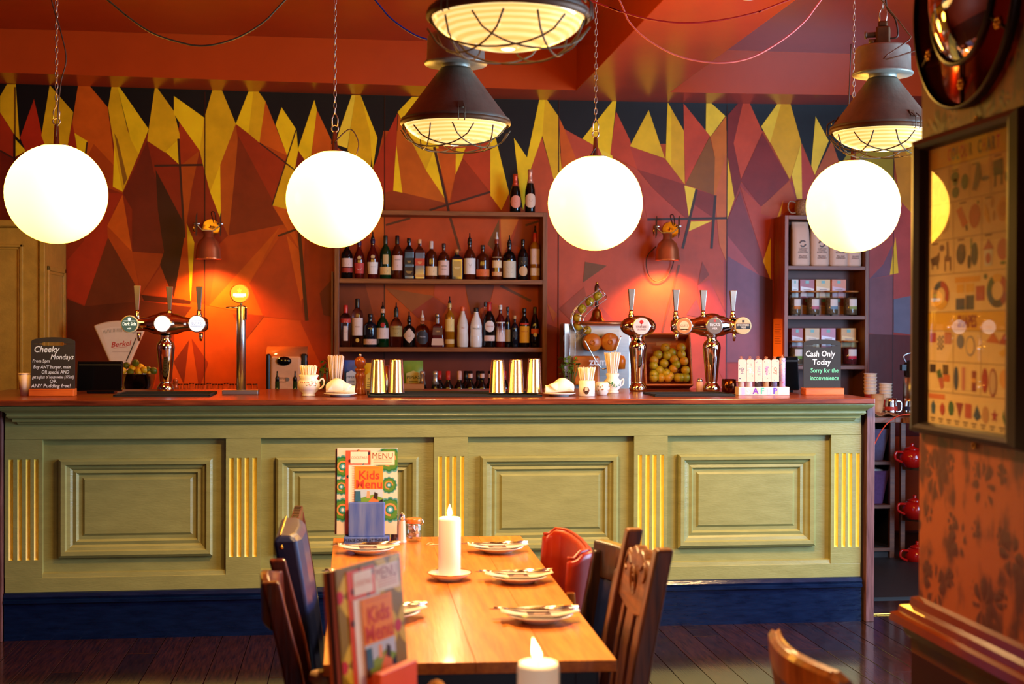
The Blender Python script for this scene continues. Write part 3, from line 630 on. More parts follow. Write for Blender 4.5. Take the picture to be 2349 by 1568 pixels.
zo1, zo0, zi1, zi0 = bz(1052, 1042), bz(1279, 1254), bz(1094, 1083), bz(1231, 1208)
for (r0_, r1_), (o0, o1, i0, i1) in zip(recs, inn):
    X0, X1 = lx(r0_), lx(r1_)
    mb = MB(); mb.bx(X0, X1, .034, .052, zb_, zt_); pn = mb.build('panel', SAGE, g)
    mb = MB(); mb.prism([(0,.034),(0,.004),(.018,.008),(.022,.034)][::1], X0, X1, Matrix(((0,0,1,0),(0,1,0,0),(1,0,0,zb_),(0,0,0,1)))); mb.build('sill_bead', SAGE, pn)
    # bolection moulding: closed profile swept around the rectangle
    A0, A1 = lx(o0), lx(o1); B0, B1 = lx(i0), lx(i1)
    prof = [(0, .036), (.0, .012), (.012, .002), (.03, .003), (.036, .014), (.05, .018), (.06, .026), (.075, .022), (.085, .034), (.1, .036)]
    rows = []
    wX, wZ = B0-A0, zo1-zi1
    for t, d_ in prof:
        f_ = t/.1
        xa_, xb2, za, zb2 = A0+(B0-A0)*f_, A1+(B1-A1)*f_, zo0+(zi0-zo0)*f_, zo1+(zi1-zo1)*f_
        rows.append([V(xa_, d_, za), V(xb2, d_, za), V(xb2, d_, zb2), V(xa_, d_, zb2)])
    mb = MB(); mb.grid(rows, smooth=False, cu=True); mb.build('moulding', SAGE, pn)
    mb = MB(); e_ = .012
    mb.grid([[V(B0, .0345, zi0), V(B1, .0345, zi0), V(B1, .0345, zi1), V(B0, .0345, zi1)], [V(B0+e_, .026, zi0+e_), V(B1-e_, .026, zi0+e_), V(B1-e_, .026, zi1-e_), V(B0+e_, .026, zi1-e_)]], smooth=False, cu=True)
    mb.add([(B0+e_, .026, zi0+e_), (B1-e_, .026, zi0+e_), (B1-e_, .026, zi1-e_), (B0+e_, .026, zi1-e_)], [(0, 1, 2, 3)]); mb.build('raised_field', SAGE, pn)
zc1 = zwb-.003
def zc(y): return at(1020, y, Y=YB-.02).z
prof = [(.0, zc1), (-.085, zc1), (-.085, zc1-.006), (-.075, zc(936)), (-.055, zc(942)), (-.05, zc(945)), (-.05, zc(945)-.003), (-.052, zc(950)), (-.042, zc(954.5)), (-.026, zc(955)), (-.03, zc(957)), (-.028, zc(962.5)), (-.012, zc(963)), (-.008, zc(968)), (0, zc(971))]
mb = MB(); xe0, xe1 = lx(3), lx(1991)
rows = [[V(xe0+(.085+p_[0])*1.0, p_[0], p_[1]) for p_ in prof], [V(xe1-(.085+p_[0])*1.0, p_[0], p_[1]) for p_ in prof]]
mb.grid(rows, smooth=False); nn = len(prof)
mb.f += [tuple(range(nn))[::-1], tuple(range(nn, 2*nn))]; mb.c += [None]*2; mb.s += [False]*2
mb.build('cornice', SAGE, g)
mb = MB(); zp2 = zpl-.055
mb.bx(a, b, -.012, .05, 0, zpl-.03); pl = mb.build('plinth', PLIN, g)
prof = [(-.0, zpl), (-.012, zpl-.004), (-.022, zpl-.02), (-.018, zpl-.032), (-.026, zpl-.036), (-.026, zpl-.05), (-.012, zpl-.054), (0, zpl-.06)]
mb = MB(); mb.grid([[V(a, p_[0], p_[1]) for p_ in prof], [V(b, p_[0], p_[1]) for p_ in prof]], smooth=False); mb.build('plinth_bead', PLIN, pl)
e0, e1 = lx(1982.5), lx(2001)
mb = MB(); mb.bx(e0, e1, -.03, .66, 0, zwb-.002); mb.build('end_board', REDWOOD_V, g, bevel=.002)
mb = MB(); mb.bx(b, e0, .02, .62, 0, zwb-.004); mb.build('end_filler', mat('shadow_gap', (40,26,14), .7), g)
mb = MB(); mb.bx(lx(-24), lx(8), -.03, .66, 0, zwb-.002); mb.build('end_board', REDWOOD_V, g, bevel=.002)
wt0, wt1 = at(-120, 920, Y=YB-.03).x, at(2008, 918, Y=YB-.11).x
mb = MB(); mb.bx(wt0, wt1, YB-.11, YB+1.1, zwb, ZC)
wtop = tag(mb.build('bar_worktop', REDWOOD, bevel=.004), 'long polished mahogany worktop along the green bar', 'worktop')
# back counter under the bottle shelves (mostly hidden behind the bar)
ZB = .93
BKM = wood('back_counter_wood', (52,24,12), (90,44,22), .45)
xl_, xr_ = xd+.15, at(1975, 900, Y=9.0).x
g = thing('back_counter', 'dark wooden back counter behind the bar under the bottle shelves', 'counter', ((xl_+xr_)/2, 9.3, 0))
w2 = (xr_-xl_)/2
mb = MB(); mb.bx(-w2, w2, -.27, .26, 0, ZB-.04); mb.build('carcass', BKM, g)
mb = MB(); mb.bx(-w2, w2, -.3, .27, ZB-.04, ZB); mb.build('top', BKM, g, bevel=.004)
# ================================================================== bottle shelves
YS = 9.36
def sz(px, py, Y=YS): return at(px, py, Y=Y).z
sx0, sx1 = at(767, 700, Y=YS).x, at(1255, 700, Y=YS).x
ZSH = [sz(1010, 483.5), sz(1010, 640), sz(1010, 796.5)]
g = thing('bottle_shelves', 'brown wooden shelf unit of spirits fixed to the mural behind the bar', 'shelf', ((sx0+sx1)/2, YS, ZB))
hw = (sx1-sx0)/2; tk = .032
def shl(name, x0_, x1_, z0_, z1_, m_, y0_=0, y1_=YW-YS-.03):
    mb = MB(); mb.bx(x0_, x1_, y0_, y1_, z0_-ZB, z1_-ZB); return mb.build(name, m_, g, bevel=.002)
shl('upright', -hw, -hw+tk, ZB+.001, ZSH[0]-.03, WALNUT_V); shl('upright', hw-tk, hw, ZB+.001, ZSH[0]-.0005, WALNUT_V)
shl('top_board', -hw, hw-tk, ZSH[0]-.031, ZSH[0], WALNUT)
for z in ZSH[1:]: shl('shelf', -hw+tk, hw-tk, z-.031, z, WALNUT, .002)
shl('edge_batten', -hw-.024, -hw-.008, ZB+.001, ZSH[1]+.05, WALNUT_V, .05)
# ------------------------------------------------------------------ bottles
GL = dict(amber=mat('amber_spirit', (74,26,8), .06, var=.3, sc=5, spec=.6), dark=mat('dark_glass', (14,10,9), .06, spec=.6), green=mat('green_glass', (6,44,18), .06, spec=.6),
  blue=mat('navy_glass', (20,24,34), .06, spec=.6), clear=mat('clear_spirit', (246,246,246), .03, var=.01, trans=1, ior=1.36), gold=mat('golden_spirit', (150,92,14), .06, var=.2, spec=.6),
  frost=mat('frosted_glass', (216,206,196), .45, var=.04), white=mat('white_bottle', (232,226,220), .2, var=.03), wine=mat('wine_glass_dark', (10,14,9), .07, spec=.6), red=mat('red_spirit', (80,14,8), .06, spec=.6))
CAPS = {}
def cmat(c, metal=0):
    k = 'closure_%d_%d_%d' % c; return mat(k, c, .3, metal)
PROF = dict(
 std=[(.0,0),(.9,0),(1,.02),(1,.56),(.95,.63),(.7,.71),(.4,.77),(.34,.8),(.33,.93),(.38,.94),(.38,.97),(0,.97)],
 cognac=[(.0,0),(.74,0),(.8,.02),(.98,.4),(1,.5),(.93,.6),(.6,.72),(.38,.8),(.33,.93),(.38,.94),(.38,.97),(0,.97)],
 tall=[(.0,0),(.92,0),(1,.015),(1,.68),(.9,.74),(.45,.8),(.36,.83),(.35,.94),(.4,.95),(.4,.97),(0,.97)],
 squat=[(.0,0),(.92,0),(1,.03),(1,.55),(.96,.64),(.7,.72),(.34,.76),(.3,.79),(.3,.94),(.34,.95),(.34,.97),(0,.97)],
 square=[(.0,0),(.95,0),(1,.02),(1,.66),(.92,.72),(.45,.8),(.34,.83),(.33,.97),(0,.97)],
 trap=[(.0,0),(1,0),(1,.02),(.72,.62),(.62,.66),(.26,.69),(.24,.9),(0,.9)],
 waist=[(.0,0),(.85,0),(.95,.02),(1,.2),(.92,.4),(.96,.52),(.8,.66),(.5,.78),(.36,.84),(.34,.95),(.4,.97),(0,.97)],
 champ=[(.0,0),(.94,0),(1,.02),(1,.42),(.92,.54),(.6,.68),(.42,.78),(.36,.86),(.34,.94),(0,.94)],
 wine=[(.0,0),(.94,0),(1,.02),(1,.56),(.94,.63),(.5,.72),(.38,.76),(.36,.96),(0,.96)])
def rad_at(prof, f):
    for (r0_, z0_), (r1_, z1_) in zip(prof, prof[1:]):
        if z0_ <= f <= z1_ and z1_ > z0_: return r0_+(r1_-r0_)*(f-z0_)/(z1_-z0_)
    return prof[-1][0]
def bottle(loc, H, W, kind, glass, cap, labs, label, cat='bottle', group=None, pour=0, name='spirit_bottle', rz=0, n=20):
    g = thing(name, label, cat, loc, rz, group); r = W/2; Hb = H-pour
    pr = PROF[kind]; sq = kind in ('square', 'trap')
    mb = MB(); P = [(p_[0]*r*(1.3 if sq else 1), p_[1]*Hb) for p_ in pr]
    if sq: mb.lathe(P, 4, RZ(0), None, False, False, PI/4, PI/4+2*PI)
    else: mb.lathe(P, n, cap=False)
    mb.build('glass', GL[glass], g, bevel=.004 if sq else 0)
    rn = max(rad_at(pr, .9)*r, .009)
    if cap:
        mb = MB(); z0_ = (.8 if len(cap) > 1 and cap[1] == 'long' else .89)*Hb
        if len(cap) > 1 and cap[1] == 'ball': mb.lathe([(rn, .85*Hb), (rn*1.1, .87*Hb), (rn*1.5, .9*Hb), (rn*1.5, .98*Hb), (rn*1.2, Hb), (0, Hb)], 14)
        else: mb.lathe([(rn*1.12, z0_), (rn*1.16, z0_+.004), (rn*1.16, Hb*.985), (rn*1.02, Hb), (0, Hb)], 14)
        mb.build('cap', cmat(cap[0], cap[2] if len(cap) > 2 else 0), g)
    if pour:
        mb = MB(); mb.lathe([(rn*.9, Hb*.96), (rn*.9, Hb+.012), (rn*.5, Hb+.018), (.0045, Hb+.03), (.0042, Hb+pour), (0, Hb+pour)], 12); mb.build('pourer', BLACK if pour < .0501 else mat('white_pourer', (220,214,206), .35), g)
    for lb in labs:
        z0_, z1_, span, col = lb[0]*Hb, lb[1]*Hb, lb[2], lb[3]; mb = MB()
        if lb[4:] and lb[4] in ('disc', 'diam'):
            rr = (z1_-z0_)/2; zc_ = (z0_+z1_)/2; R_ = rad_at(pr, zc_/Hb)*r*1.015
            k = 14; up_, dn_ = [], []
            for j in range(k+1):
                x = rr*(2*j/k-1)*.999; h_ = math.sqrt(max(0, rr*rr-x*x)) if lb[4] == 'disc' else rr-abs(x)
                up_.append(V(R_*math.sin(x/R_), -R_*math.cos(x/R_), zc_+h_)); dn_.append(V(R_*math.sin(x/R_), -R_*math.cos(x/R_), zc_-h_))
            mb.grid([dn_, up_], col)
            M0 = frame_m((0, -R_-.0006, zc_))
        elif sq:
            tp = kind == 'trap'; R0 = rad_at(pr, lb[0])*r*.92+.0012; R1 = rad_at(pr, lb[1])*r*.92+.0012; w_ = span*r
            mb.add([(-w_*R0/R1 if tp else -w_, -R0, z0_), (w_*R0/R1 if tp else w_, -R0, z0_), (w_, -R1, z1_), (-w_, -R1, z1_)], [(0, 1, 2, 3)], col)
            R_ = 9; M0 = frame_m((0, -(R0+R1)/2-.0008, (z0_+z1_)/2))
        else:
            k = 12; rows = []
            for z in (z0_, z1_):
                R_ = rad_at(pr, z/Hb)*r*1.012; rows.append([V(R_*math.sin(span*(j/k-.5)), -R_*math.cos(span*(j/k-.5)), z) for j in range(k+1)])
            mb.grid(rows, col); R_ = rad_at(pr, (z0_+z1_)/2/Hb)*r*1.012; M0 = frame_m((0, -R_-.0006, (z0_+z1_)/2))
        for tx in lb[5:]:
            s_, dy, c_, body = tx
            if body == '=':
                for q_ in range(3):
                    a_ = mb.mark(); ww = s_*(1.6-.3*q_); mb.flat([(-ww, -.0012), (ww, -.0012), (ww, .0012), (-ww, .0012)], 0, T(0, dy-.006*q_, 0), c_)
                    if R_ < 5:
                        for i in range(a_, len(mb.v)):
                            x, y, z = mb.v[i]; mb.v[i] = (R_*math.sin(x/R_), y, R_*math.cos(x/R_)-R_)
                    mb.xf(M0, a_)
            else: mb.text(body, M0 @ T(0, dy, 0), s_, c_, cyl=(R_ if R_ < 5 else None))
        mb.build('label_print', PAPER, g)
    return g
CRM=(226,206,176); WH=(232,224,214); PK=(224,190,176); RD=(176,48,36); GDK=(60,54,50); INK=(50,40,36)
mY = 9.46
def row(Zs, items, group):
    for it in items:
        px, hp, wp, kind, glass, cap, labs, pour, label = it
        m_ = (at(px, 700, Y=mY)-CAM).dot(fw)/FPX
        p = at(px, 700, Y=mY); bottle((p.x, mY, Zs+.0005), hp*m_, wp*m_, kind, glass, cap, labs, label, group=group, pour=pour)
def B(z0_, z1_, span, col, *tx): return (z0_, z1_, span, col, '')+tx
up = [
 (795.7, 90, 26, 'std', 'dark', ((20,16,16),), [B(.3,.52,2.4,PK,(.012,.0,GDK,'=')), B(.16,.28,2.4,(160,50,36))], 0, 'dark whisky bottle with cream and red labels at the left end of the upper shelf'),
 (823.8, 87, 25, 'cognac', 'red', ((36,30,70),), [B(.14,.42,2.2,(190,60,50),(.011,.0,WH,'=')), (.5,.6,1,(206,170,110),'disc')], 0, 'cognac bottle with red label and gold seal, second on the upper shelf'),
 (854.7, 108, 27, 'cognac', 'red', ((30,26,60),), [B(.12,.42,2.2,WH,(.011,.012,INK,'MARTELL')), (.5,.6,1,(206,170,110),'disc')], .05, 'cognac bottle with white label and black pourer, third on the upper shelf'),
 (884, 100, 26, 'std', 'green', ((40,48,34),'long'), [B(.1,.28,2.6,(214,180,110),(.01,.0,INK,'=')), B(.34,.56,1.0,(200,170,110))], 0, 'dark green bottle with cream lower label, fourth on the upper shelf'),
 (910.8, 100, 25, 'std', 'amber', ((22,18,20),'long'), [B(.2,.54,2.5,PK,(.011,.022,INK,'TALISKER'),(.008,-.02,INK,'10'))], 0, 'amber bottle with tall pale label numbered 10, fifth on the upper shelf'),
 (937.5, 94, 23, 'square', 'dark', ((18,16,16),), [B(.36,.52,.92,(40,34,26),(.008,.0,(214,170,80),'=')), B(.08,.3,.9,(52,34,18),(.014,.0,(214,170,80),'='))], 0, 'square bottle with slanting black and gold label on the upper shelf'),
 (962, 92, 24, 'square', 'amber', ((214,160,110),), [B(.34,.52,.92,(196,70,40),(.009,.0,(240,200,120),'=')), B(.06,.12,.9,(214,160,80))], 0, 'square amber bottle with red and gold label on the upper shelf'),
 (989, 88, 27, 'squat', 'amber', ((206,190,180),'long'), [B(.1,.34,2.6,(226,190,140),(.012,.004,INK,'='))], 0, 'round shouldered amber bottle with cream lower label and clear stopper'),
 (1017.5, 83, 26, 'squat', 'amber', ((52,40,36),), [B(.12,.52,2.5,PK,(.014,.012,GDK,'PIPPER'),(.014,-.01,GDK,'DOG'))], 0, 'amber bottle with large pale label and dark cap, ninth on the upper shelf'),
 (1047.5, 70, 27, 'square', 'blue', ((200,130,70),), [B(.1,.6,.66,(186,150,70),(.014,.012,(250,230,160),'='))], 0, 'square navy bottle with gold label and cork on the upper shelf'),
 (1077, 107, 27, 'std', 'amber', ((28,22,20),), [B(.14,.54,2.5,WH,(.008,.018,INK,'='),(.012,-.004,RD,'O'))], .05, 'bourbon bottle with white label, red seal and pourer on the upper shelf'),
 (1107, 80, 31, 'squat', 'amber', ((60,44,36),), [B(.1,.3,2.6,(214,104,44),(.012,.004,(120,40,20),'='))], 0, 'wide amber bottle with orange lower label on the upper shelf'),
 (1139, 110, 25, 'waist', 'amber', ((150,60,44),), [B(.3,.56,2.3,(228,196,150),(.01,.014,(150,50,30),'=')), B(.1,.2,2.3,(214,160,110))], .0502, 'amber bottle with cream labels and a white pourer on the upper shelf'),
 (1168, 103, 30, 'squat', 'dark', ((20,18,18),), [B(.06,.5,2.7,(206,190,160),(.016,.02,INK,'='),(.014,-.01,INK,'='))], .05, 'dark jug shaped bottle with printed parchment label and pourer'),
 (1199, 94, 24, 'std', 'dark', ((22,18,18),), [B(.36,.56,2.2,(40,30,20),(.009,.0,(214,170,80),'=')), (.1,.34,1,(206,160,110),'disc')], 0, 'black bottle with gold figure label on the upper shelf'),
 (1226.5, 125, 23, 'tall', 'gold', ((190,40,30),'long'), [B(.34,.66,2.4,(226,200,190),(.01,.012,RD,'=')), B(.1,.26,2.4,(226,206,180),(.009,.0,RD,'='))], .05, 'tall bottle with red neck at the right end of the upper shelf')]
row(ZSH[1], up, 'spirits on the upper shelf')
lo = [
 (793, 96, 25, 'tall', 'clear', ((206,40,34),'long'), [B(.58,.68,2.4,(200,60,46),(.009,.0,WH,'=')), B(.15,.5,.8,(222,200,190),(.008,.02,RD,'='))], 0, 'clear bottle with red cap and red band at the left end of the lower shelf'),
 (820, 111, 25, 'tall', 'clear', ((30,28,28),'long'), [B(.24,.6,2.6,(228,206,196),(.014,.0,(120,60,50),'Ketel')), (.1,.18,1,(214,170,70),'disc')], 0, 'tall clear bottle with white label and black cap on the lower shelf'),
 (849.6, 76, 31, 'squat', 'blue', ((30,20,22),), [B(.08,.24,2.8,PK,(.012,.003,INK,'='))], 0, 'squat dark blue bottle with a low pale band label on the lower shelf'),
 (878, 104, 28, 'std', 'green', ((214,170,140),), [B(.22,.5,2.6,(224,206,200),(.012,.006,GDK,'=')), (.52,.64,1,(176,30,24),'disc')], .05, 'green gin bottle with white label, red seal and pourer'),
 (909, 102, 28, 'std', 'clear', ((40,44,40),'long'), [B(.28,.56,2.5,(170,150,90),(.012,.018,(60,60,30),'MACHADA'),(.01,-.004,(40,40,30),'='))], .05, 'clear bottle with olive label and pourer, fifth on the lower shelf'),
 (938.6, 82, 28, 'squat', 'dark', ((20,18,18),), [(.14,.66,1,(214,186,166),'diam',(.008,.006,GDK,'='))], .05, 'black squat bottle with a cream diamond label and pourer'),
 (969, 84, 31, 'squat', 'clear', ((200,150,120),), [(.1,.56,1,(46,44,52),'disc',(.014,.004,(200,200,206),'MOKA'))], .0502, 'clear squat bottle with a round dark label and white pourer'),
 (1003.5, 77, 30, 'trap', 'red', ((170,160,156),'ball',.9), [B(.36,.58,.7,(96,60,40),(.017,.0,(222,180,110),'1800')), B(.06,.26,.86,(206,176,156))], 0, 'flared square tequila bottle with silver stopper numbered 1800'),
 (1031.5, 117, 22, 'tall', 'gold', ((206,170,90),), [B(.36,.64,2.3,(226,196,120),(.012,.006,(110,90,40),'=')), B(.08,.18,2.4,(214,180,120))], .05, 'slim golden bottle with yellow labels and pourer on the lower shelf'),
 (1061.5, 93, 26, 'waist', 'frost', ((224,96,56),), [B(.34,.56,1.6,(222,212,206),(.012,.008,(190,80,60),'alizn'))], 0, 'frosted white bottle with an orange cap on the lower shelf'),
 (1092.4, 91, 28, 'waist', 'white', ((20,18,18),), [B(.28,.56,2.3,(236,230,222),(.018,.014,INK,'MALIBU'),(.022,-.012,(200,150,60),'o'))], 0, 'white bottle with black cap and curved black lettering on the lower shelf'),
 (1115, 104, 14, 'tall', 'clear', ((30,30,30),), [], 0, 'slim clear bottle half hidden behind the vermouth on the lower shelf'),
 (1122.4, 104, 28, 'std', 'dark', ((190,36,34),'long'), [(.34,.58,1,(226,206,196),'disc',(.013,.0,(170,30,30),'MARTINI')), B(.14,.26,2.0,PK,(.01,.0,INK,'='))], 0, 'dark vermouth bottle with red neck and round white label'),
 (1148, 97, 22, 'std', 'red', ((226,214,204),), [B(.14,.6,2.5,(226,200,192),(.014,.014,(170,60,50),"PIMM'S"))], 0, 'bottle with tall pink white label and white cap on the lower shelf'),
 (1168, 93, 20, 'std', 'dark', ((20,18,18),), [B(.14,.44,2.2,(160,120,60),(.009,.008,INK,'='))], 0, 'dark bottle with a tan label on the lower shelf beside the textured one'),
 (1180.5, 73, 23, 'squat', 'blue', ((206,170,120),), [B(.3,.5,1.4,(40,40,46),(.01,.0,(190,190,190),'='))], 0, 'short dark textured bottle with pale cap on the lower shelf'),
 (1202.7, 90, 24, 'std', 'dark', ((26,20,16),), [B(.12,.54,2.3,(232,170,30),(.013,.02,(180,50,30),'KAHLUA')), B(.57,.62,2.0,(190,50,30))], 0, 'dark liqueur bottle with a bright yellow label'),
 (1227, 93, 21, 'waist', 'dark', ((24,20,18),'long'), [B(.34,.46,2.2,(206,90,50),(.011,.0,(240,220,180),'BAILEYS')), (.26,.36,1,(206,196,170),'disc')], 0, 'dark cream liqueur bottle at the right end of the lower shelf')]
lo[11] = lo[11][:0]+(1113.5,)+lo[11][1:]
for it in lo:
    if it[0] == 1113.5:
        m_ = (at(1113.5, 700, Y=9.535)-CAM).dot(fw)/FPX; p = at(1113.5, 700, Y=9.535); bottle((p.x, 9.535, ZSH[2]+.0005), 104*m_, 14*m_, 'tall', 'clear', it[5], [], it[8], group='spirits on the lower shelf')
    elif it[0] == 1168: row(ZSH[2], [it[:0]+(1164.8,)+it[1:2]+(13,)+it[3:]], 'spirits on the lower shelf')
    elif it[0] == 1180.5: row(ZSH[2], [(1181,)+it[1:2]+(16,)+it[3:]], 'spirits on the lower shelf')
    else: row(ZSH[2], [it], 'spirits on the lower shelf')
for px, hp, wp, foil, oc, lb in ((1182, 90, 26, (196,70,40), (226,140,110), 'champagne bottle with orange foil and pink oval label on top of the shelves'), (1216, 101, 24, (206,140,110), (226,190,160), 'champagne bottle with pale foil and cream oval label on top of the shelves')):
    m_ = (at(px, 480, Y=mY)-CAM).dot(fw)/FPX; p = at(px, 480, Y=mY)
    b_ = bottle((p.x, mY, ZSH[0]+.0005), hp*m_, wp*m_, 'champ', 'wine', None, [(.12,.44,1,oc,'disc',(.008,.006,(150,80,70),'='))], lb, name='champagne_bottle')
    mb = MB(); H = hp*m_; r = wp*m_/2; mb.lathe([(r*.62, H*.68), (r*.44, H*.78), (r*.39, H*.88), (r*.46, H*.9), (r*.46, H*.99), (0, H)], 16); mb.build('foil', cmat(foil, .3), b_)
# wine standing on the back counter, only the necks clear the bar
wn = [(969,9.2,(206,196,190),'silver foil'), (999,9.2,(206,196,190),'silver foil'), (1008,9.42,(190,40,36),'red capsule'), (1028,9.2,(196,50,44),'red capsule'), (1054,9.2,(214,170,160),'pink capsule'), (1069,9.44,(16,14,14),'black capsule'), (1079,9.2,(24,20,20),'black capsule'), (1097,9.44,(16,14,14),'black capsule'), (1106,9.2,(26,20,20),'black capsule'), (1125,9.25,(16,14,14),'black capsule'), (1157,9.3,(170,40,34),'red capsule')]
wl = ['wine bottle with silver foil beside the green crisp packet', 'wine bottle with silver foil, second from the crisp packet', 'wine bottle with red capsule half behind the second silver foil', 'wine bottle with bright red capsule in the row behind the bar', 'wine bottle with pinkish capsule in the row behind the bar', 'wine bottle with black capsule in the rear row left of its twin', 'wine bottle with black capsule and pale band, front row left', 'wine bottle with black capsule in the rear row further right', 'wine bottle with black capsule and pale band, front row right', 'wine bottle with black capsule next to the right group of shaker tins', 'wine bottle with red capsule between the right hand shaker tins']
for (px, Y_, c, k), lb in zip(wn, wl):
    p = at(px, 850, Y=Y_); H = p.z-ZB
    b_ = bottle((p.x, Y_, ZB+.0005), H, .074, 'champ' if 'silver' in k else 'wine', 'wine', None, [], lb, name='wine_bottle', group='wine bottles on the back counter', n=16)
    mb = MB(); r = .037
    if 'silver' in k: mb.lathe([(r*.66, H*.68), (r*.46, H*.78), (r*.4, H*.88), (r*.47, H*.9), (r*.47, H*.985), (0, H)], 14); mb.build('foil', cmat(c, .7), b_)
    else:
        mb.lathe([(r*.4, H*.78), (r*.43, H*.79), (r*.43, H*.99), (0, H)], 14); mb.build('capsule', cmat(c), b_)
        if 'black' in k and Y_ < 9.3: mb = MB(); mb.lathe([(r*.45, H*.83), (r*.45, H*.93)], 14, cap=False); mb.build('neck_label', cmat((214,176,160)), b_)
# ================================================================== things on the bar
def onbar(px, py): return at(px, py, Z=ZC)
def sc_at(p): return (Vector(p)-CAM).dot(fw)/FPX
ORANGE_W = wood('orange_pine', (176,74,18), (222,112,40), .45)
# chalk boards
def chalkboard(px0, px1, ptop, pbase, lines, label):
    p = onbar((px0+px1)/2, pbase); s = sc_at(p); w_ = (px1-px0)*s; h = (pbase-ptop)*s
    g = thing('chalkboard', label, 'sign', p)
    W = w_/2; H0 = .018*1.9; zb = h*.125
    n = 10; out = [(-W, zb*.6), (W, zb*.6), (W, h*.93)]
    out += [(W*math.cos(PI*k/n) if 0 < k < n else (W if k == 0 else -W), h*.93+h*.07*math.sin(PI*k/n)) for k in range(1, n)]+[(-W, h*.93)]
    # hand hole: outline split in two halves around it
    hz, hw, hh = h*.885, W*.44, h*.028
    hole = [(hw*(1 if k < 6 else -1)+hh*math.cos(-PI/2+PI*k/5 if k < 6 else PI/2+PI*(k-6)/5), hz+hh*math.sin(-PI/2+PI*k/5 if k < 6 else PI/2+PI*(k-6)/5)) for k in range(12)]
    top = [(W, hz), (W, h*.93)]+out[3:-1]+[(-W, h*.93), (-W, hz)]
    hu = [q_ for q_ in hole if q_[1] >= hz-1e-6]; hd = [q_ for q_ in hole if q_[1] <= hz+1e-6]
    hu.sort(key=lambda q_: q_[0]); hd.sort(key=lambda q_: q_[0])
    mb = MB(); M0 = frame_m((0, .012, 0))
    mb.prism(top+hu, -.008, 0, M0); mb.prism([(-W, hz)]+[(-W, zb*.6), (W, zb*.6), (W, hz)]+hd[::-1], -.008, 0, M0); bd = mb.build('board', CHALK, g)
    mb = MB(); mb.bx(-W*1.03, W*1.03, -.035, .05, 0, zb); mb.build('wooden_foot', ORANGE_W, g, bevel=.003)
    mb = MB()
    for (x, z, size, c, sh, body, sxx) in lines: mb.text(body, frame_m((x*W, .0112, z*h)), size*h, c, shear=sh, sx=sxx, bold=.012)
    mb.build('chalk_lettering', PAPER, bd)
    return g
CW = (206,222,240); WHT = (244,240,236); GRN = (110,206,150)
chalkboard(72, 169, 773, 908, [(-.32,.79,.15,CW,.25,'Cheeky',.9),(.4,.66,.125,CW,.25,'Mondays',.85),(-.55,.595,.075,CW,.1,'From 5pm',.9),(-.05,.49,.08,CW,.2,'Buy ANY burger, main',.84),(.1,.405,.08,CW,.15,'OR special AND',.84),(.0,.32,.075,CW,.2,'get a glass of house wine (175ml)',.68),(.0,.25,.08,CW,0,'OR',1),(-.1,.17,.085,CW,.15,'ANY Pudding free!',1.0)], 'chalkboard headed Cheeky Mondays with orange foot at the left end of the bar')
chalkboard(1843, 1932, 778, 905, [(-.12,.735,.15,WHT,.1,'Cash Only',.86),(-.05,.585,.15,WHT,.1,'Today',.9),(.12,.435,.115,GRN,.05,'Sorry for the',.86),(.12,.3,.115,GRN,.05,'inconvenience',.82)], 'chalkboard reading Cash Only Today with orange foot at the right end of the bar')
# white takeaway cup
def cup(p, r0_, r1_, h, m_, label, name='paper_cup', group=None, cat='cup', rim=True):
    g = thing(name, label, cat, p, 0, group); mb = MB(); mb.lathe([(0, .001), (r0_, 0), (r1_, h), (r1_-.003, h), (r0_-.003, .006), (0, .006)], 22, cap=False); mb.build('wall', m_, g)
    if rim: mb = MB(); mb.tube(arc((0, 0, h), r1_, 0, 2*PI, 22, 'XY')[:-1], .0025, 6, True); mb.build('rim', m_, g)
    return g
CARD = mat('white_card', (236,214,196), .6, var=.03)
p = onbar(58, 907); cup(p, .024, .034, .112, CARD, 'white paper cup behind the Cheeky Mondays chalkboard')
# tills
SCRN = mat('screen_black_gloss', (8,8,10), .12, coat=.3)
def till(px0, px1, ptop, pbase, label, dy=.0):
    p = onbar((px0+px1)/2, pbase-4); p.y += dy; s = sc_at(p); w_ = (px1-px0)*s; h = (pbase-ptop)*s
    g = thing('till_terminal', label, 'till', p)
    mb = MB(); mb.bx(-w_/2, w_/2, -.012, .012, 0, h-.01); mb.xf(T(0, .0, .012) @ RX(-.16)); sc_ = mb.build('screen_back', SCRN, g, bevel=.006)
    mb = MB(); mb.bx(-w_*.46, w_*.46, -.0135, -.0115, h*.8, h*.84); mb.xf(T(0, 0, .012) @ RX(-.16)); mb.build('vent_line', BLACK, sc_)
    mb = MB(); mb.bx(-w_*.3, w_*.3, .02, .13, 0, .02); mb.bx(-.03, .03, .05, .09, .02, h*.6); mb.build('stand', BLACK, g, bevel=.004)
till(171, 273, 834, 908, 'black till screen between the chalkboard and the fruit bowl', .08)
till(1800, 1850, 824, 906, 'black till screen behind the Cash Only Today chalkboard', .12)
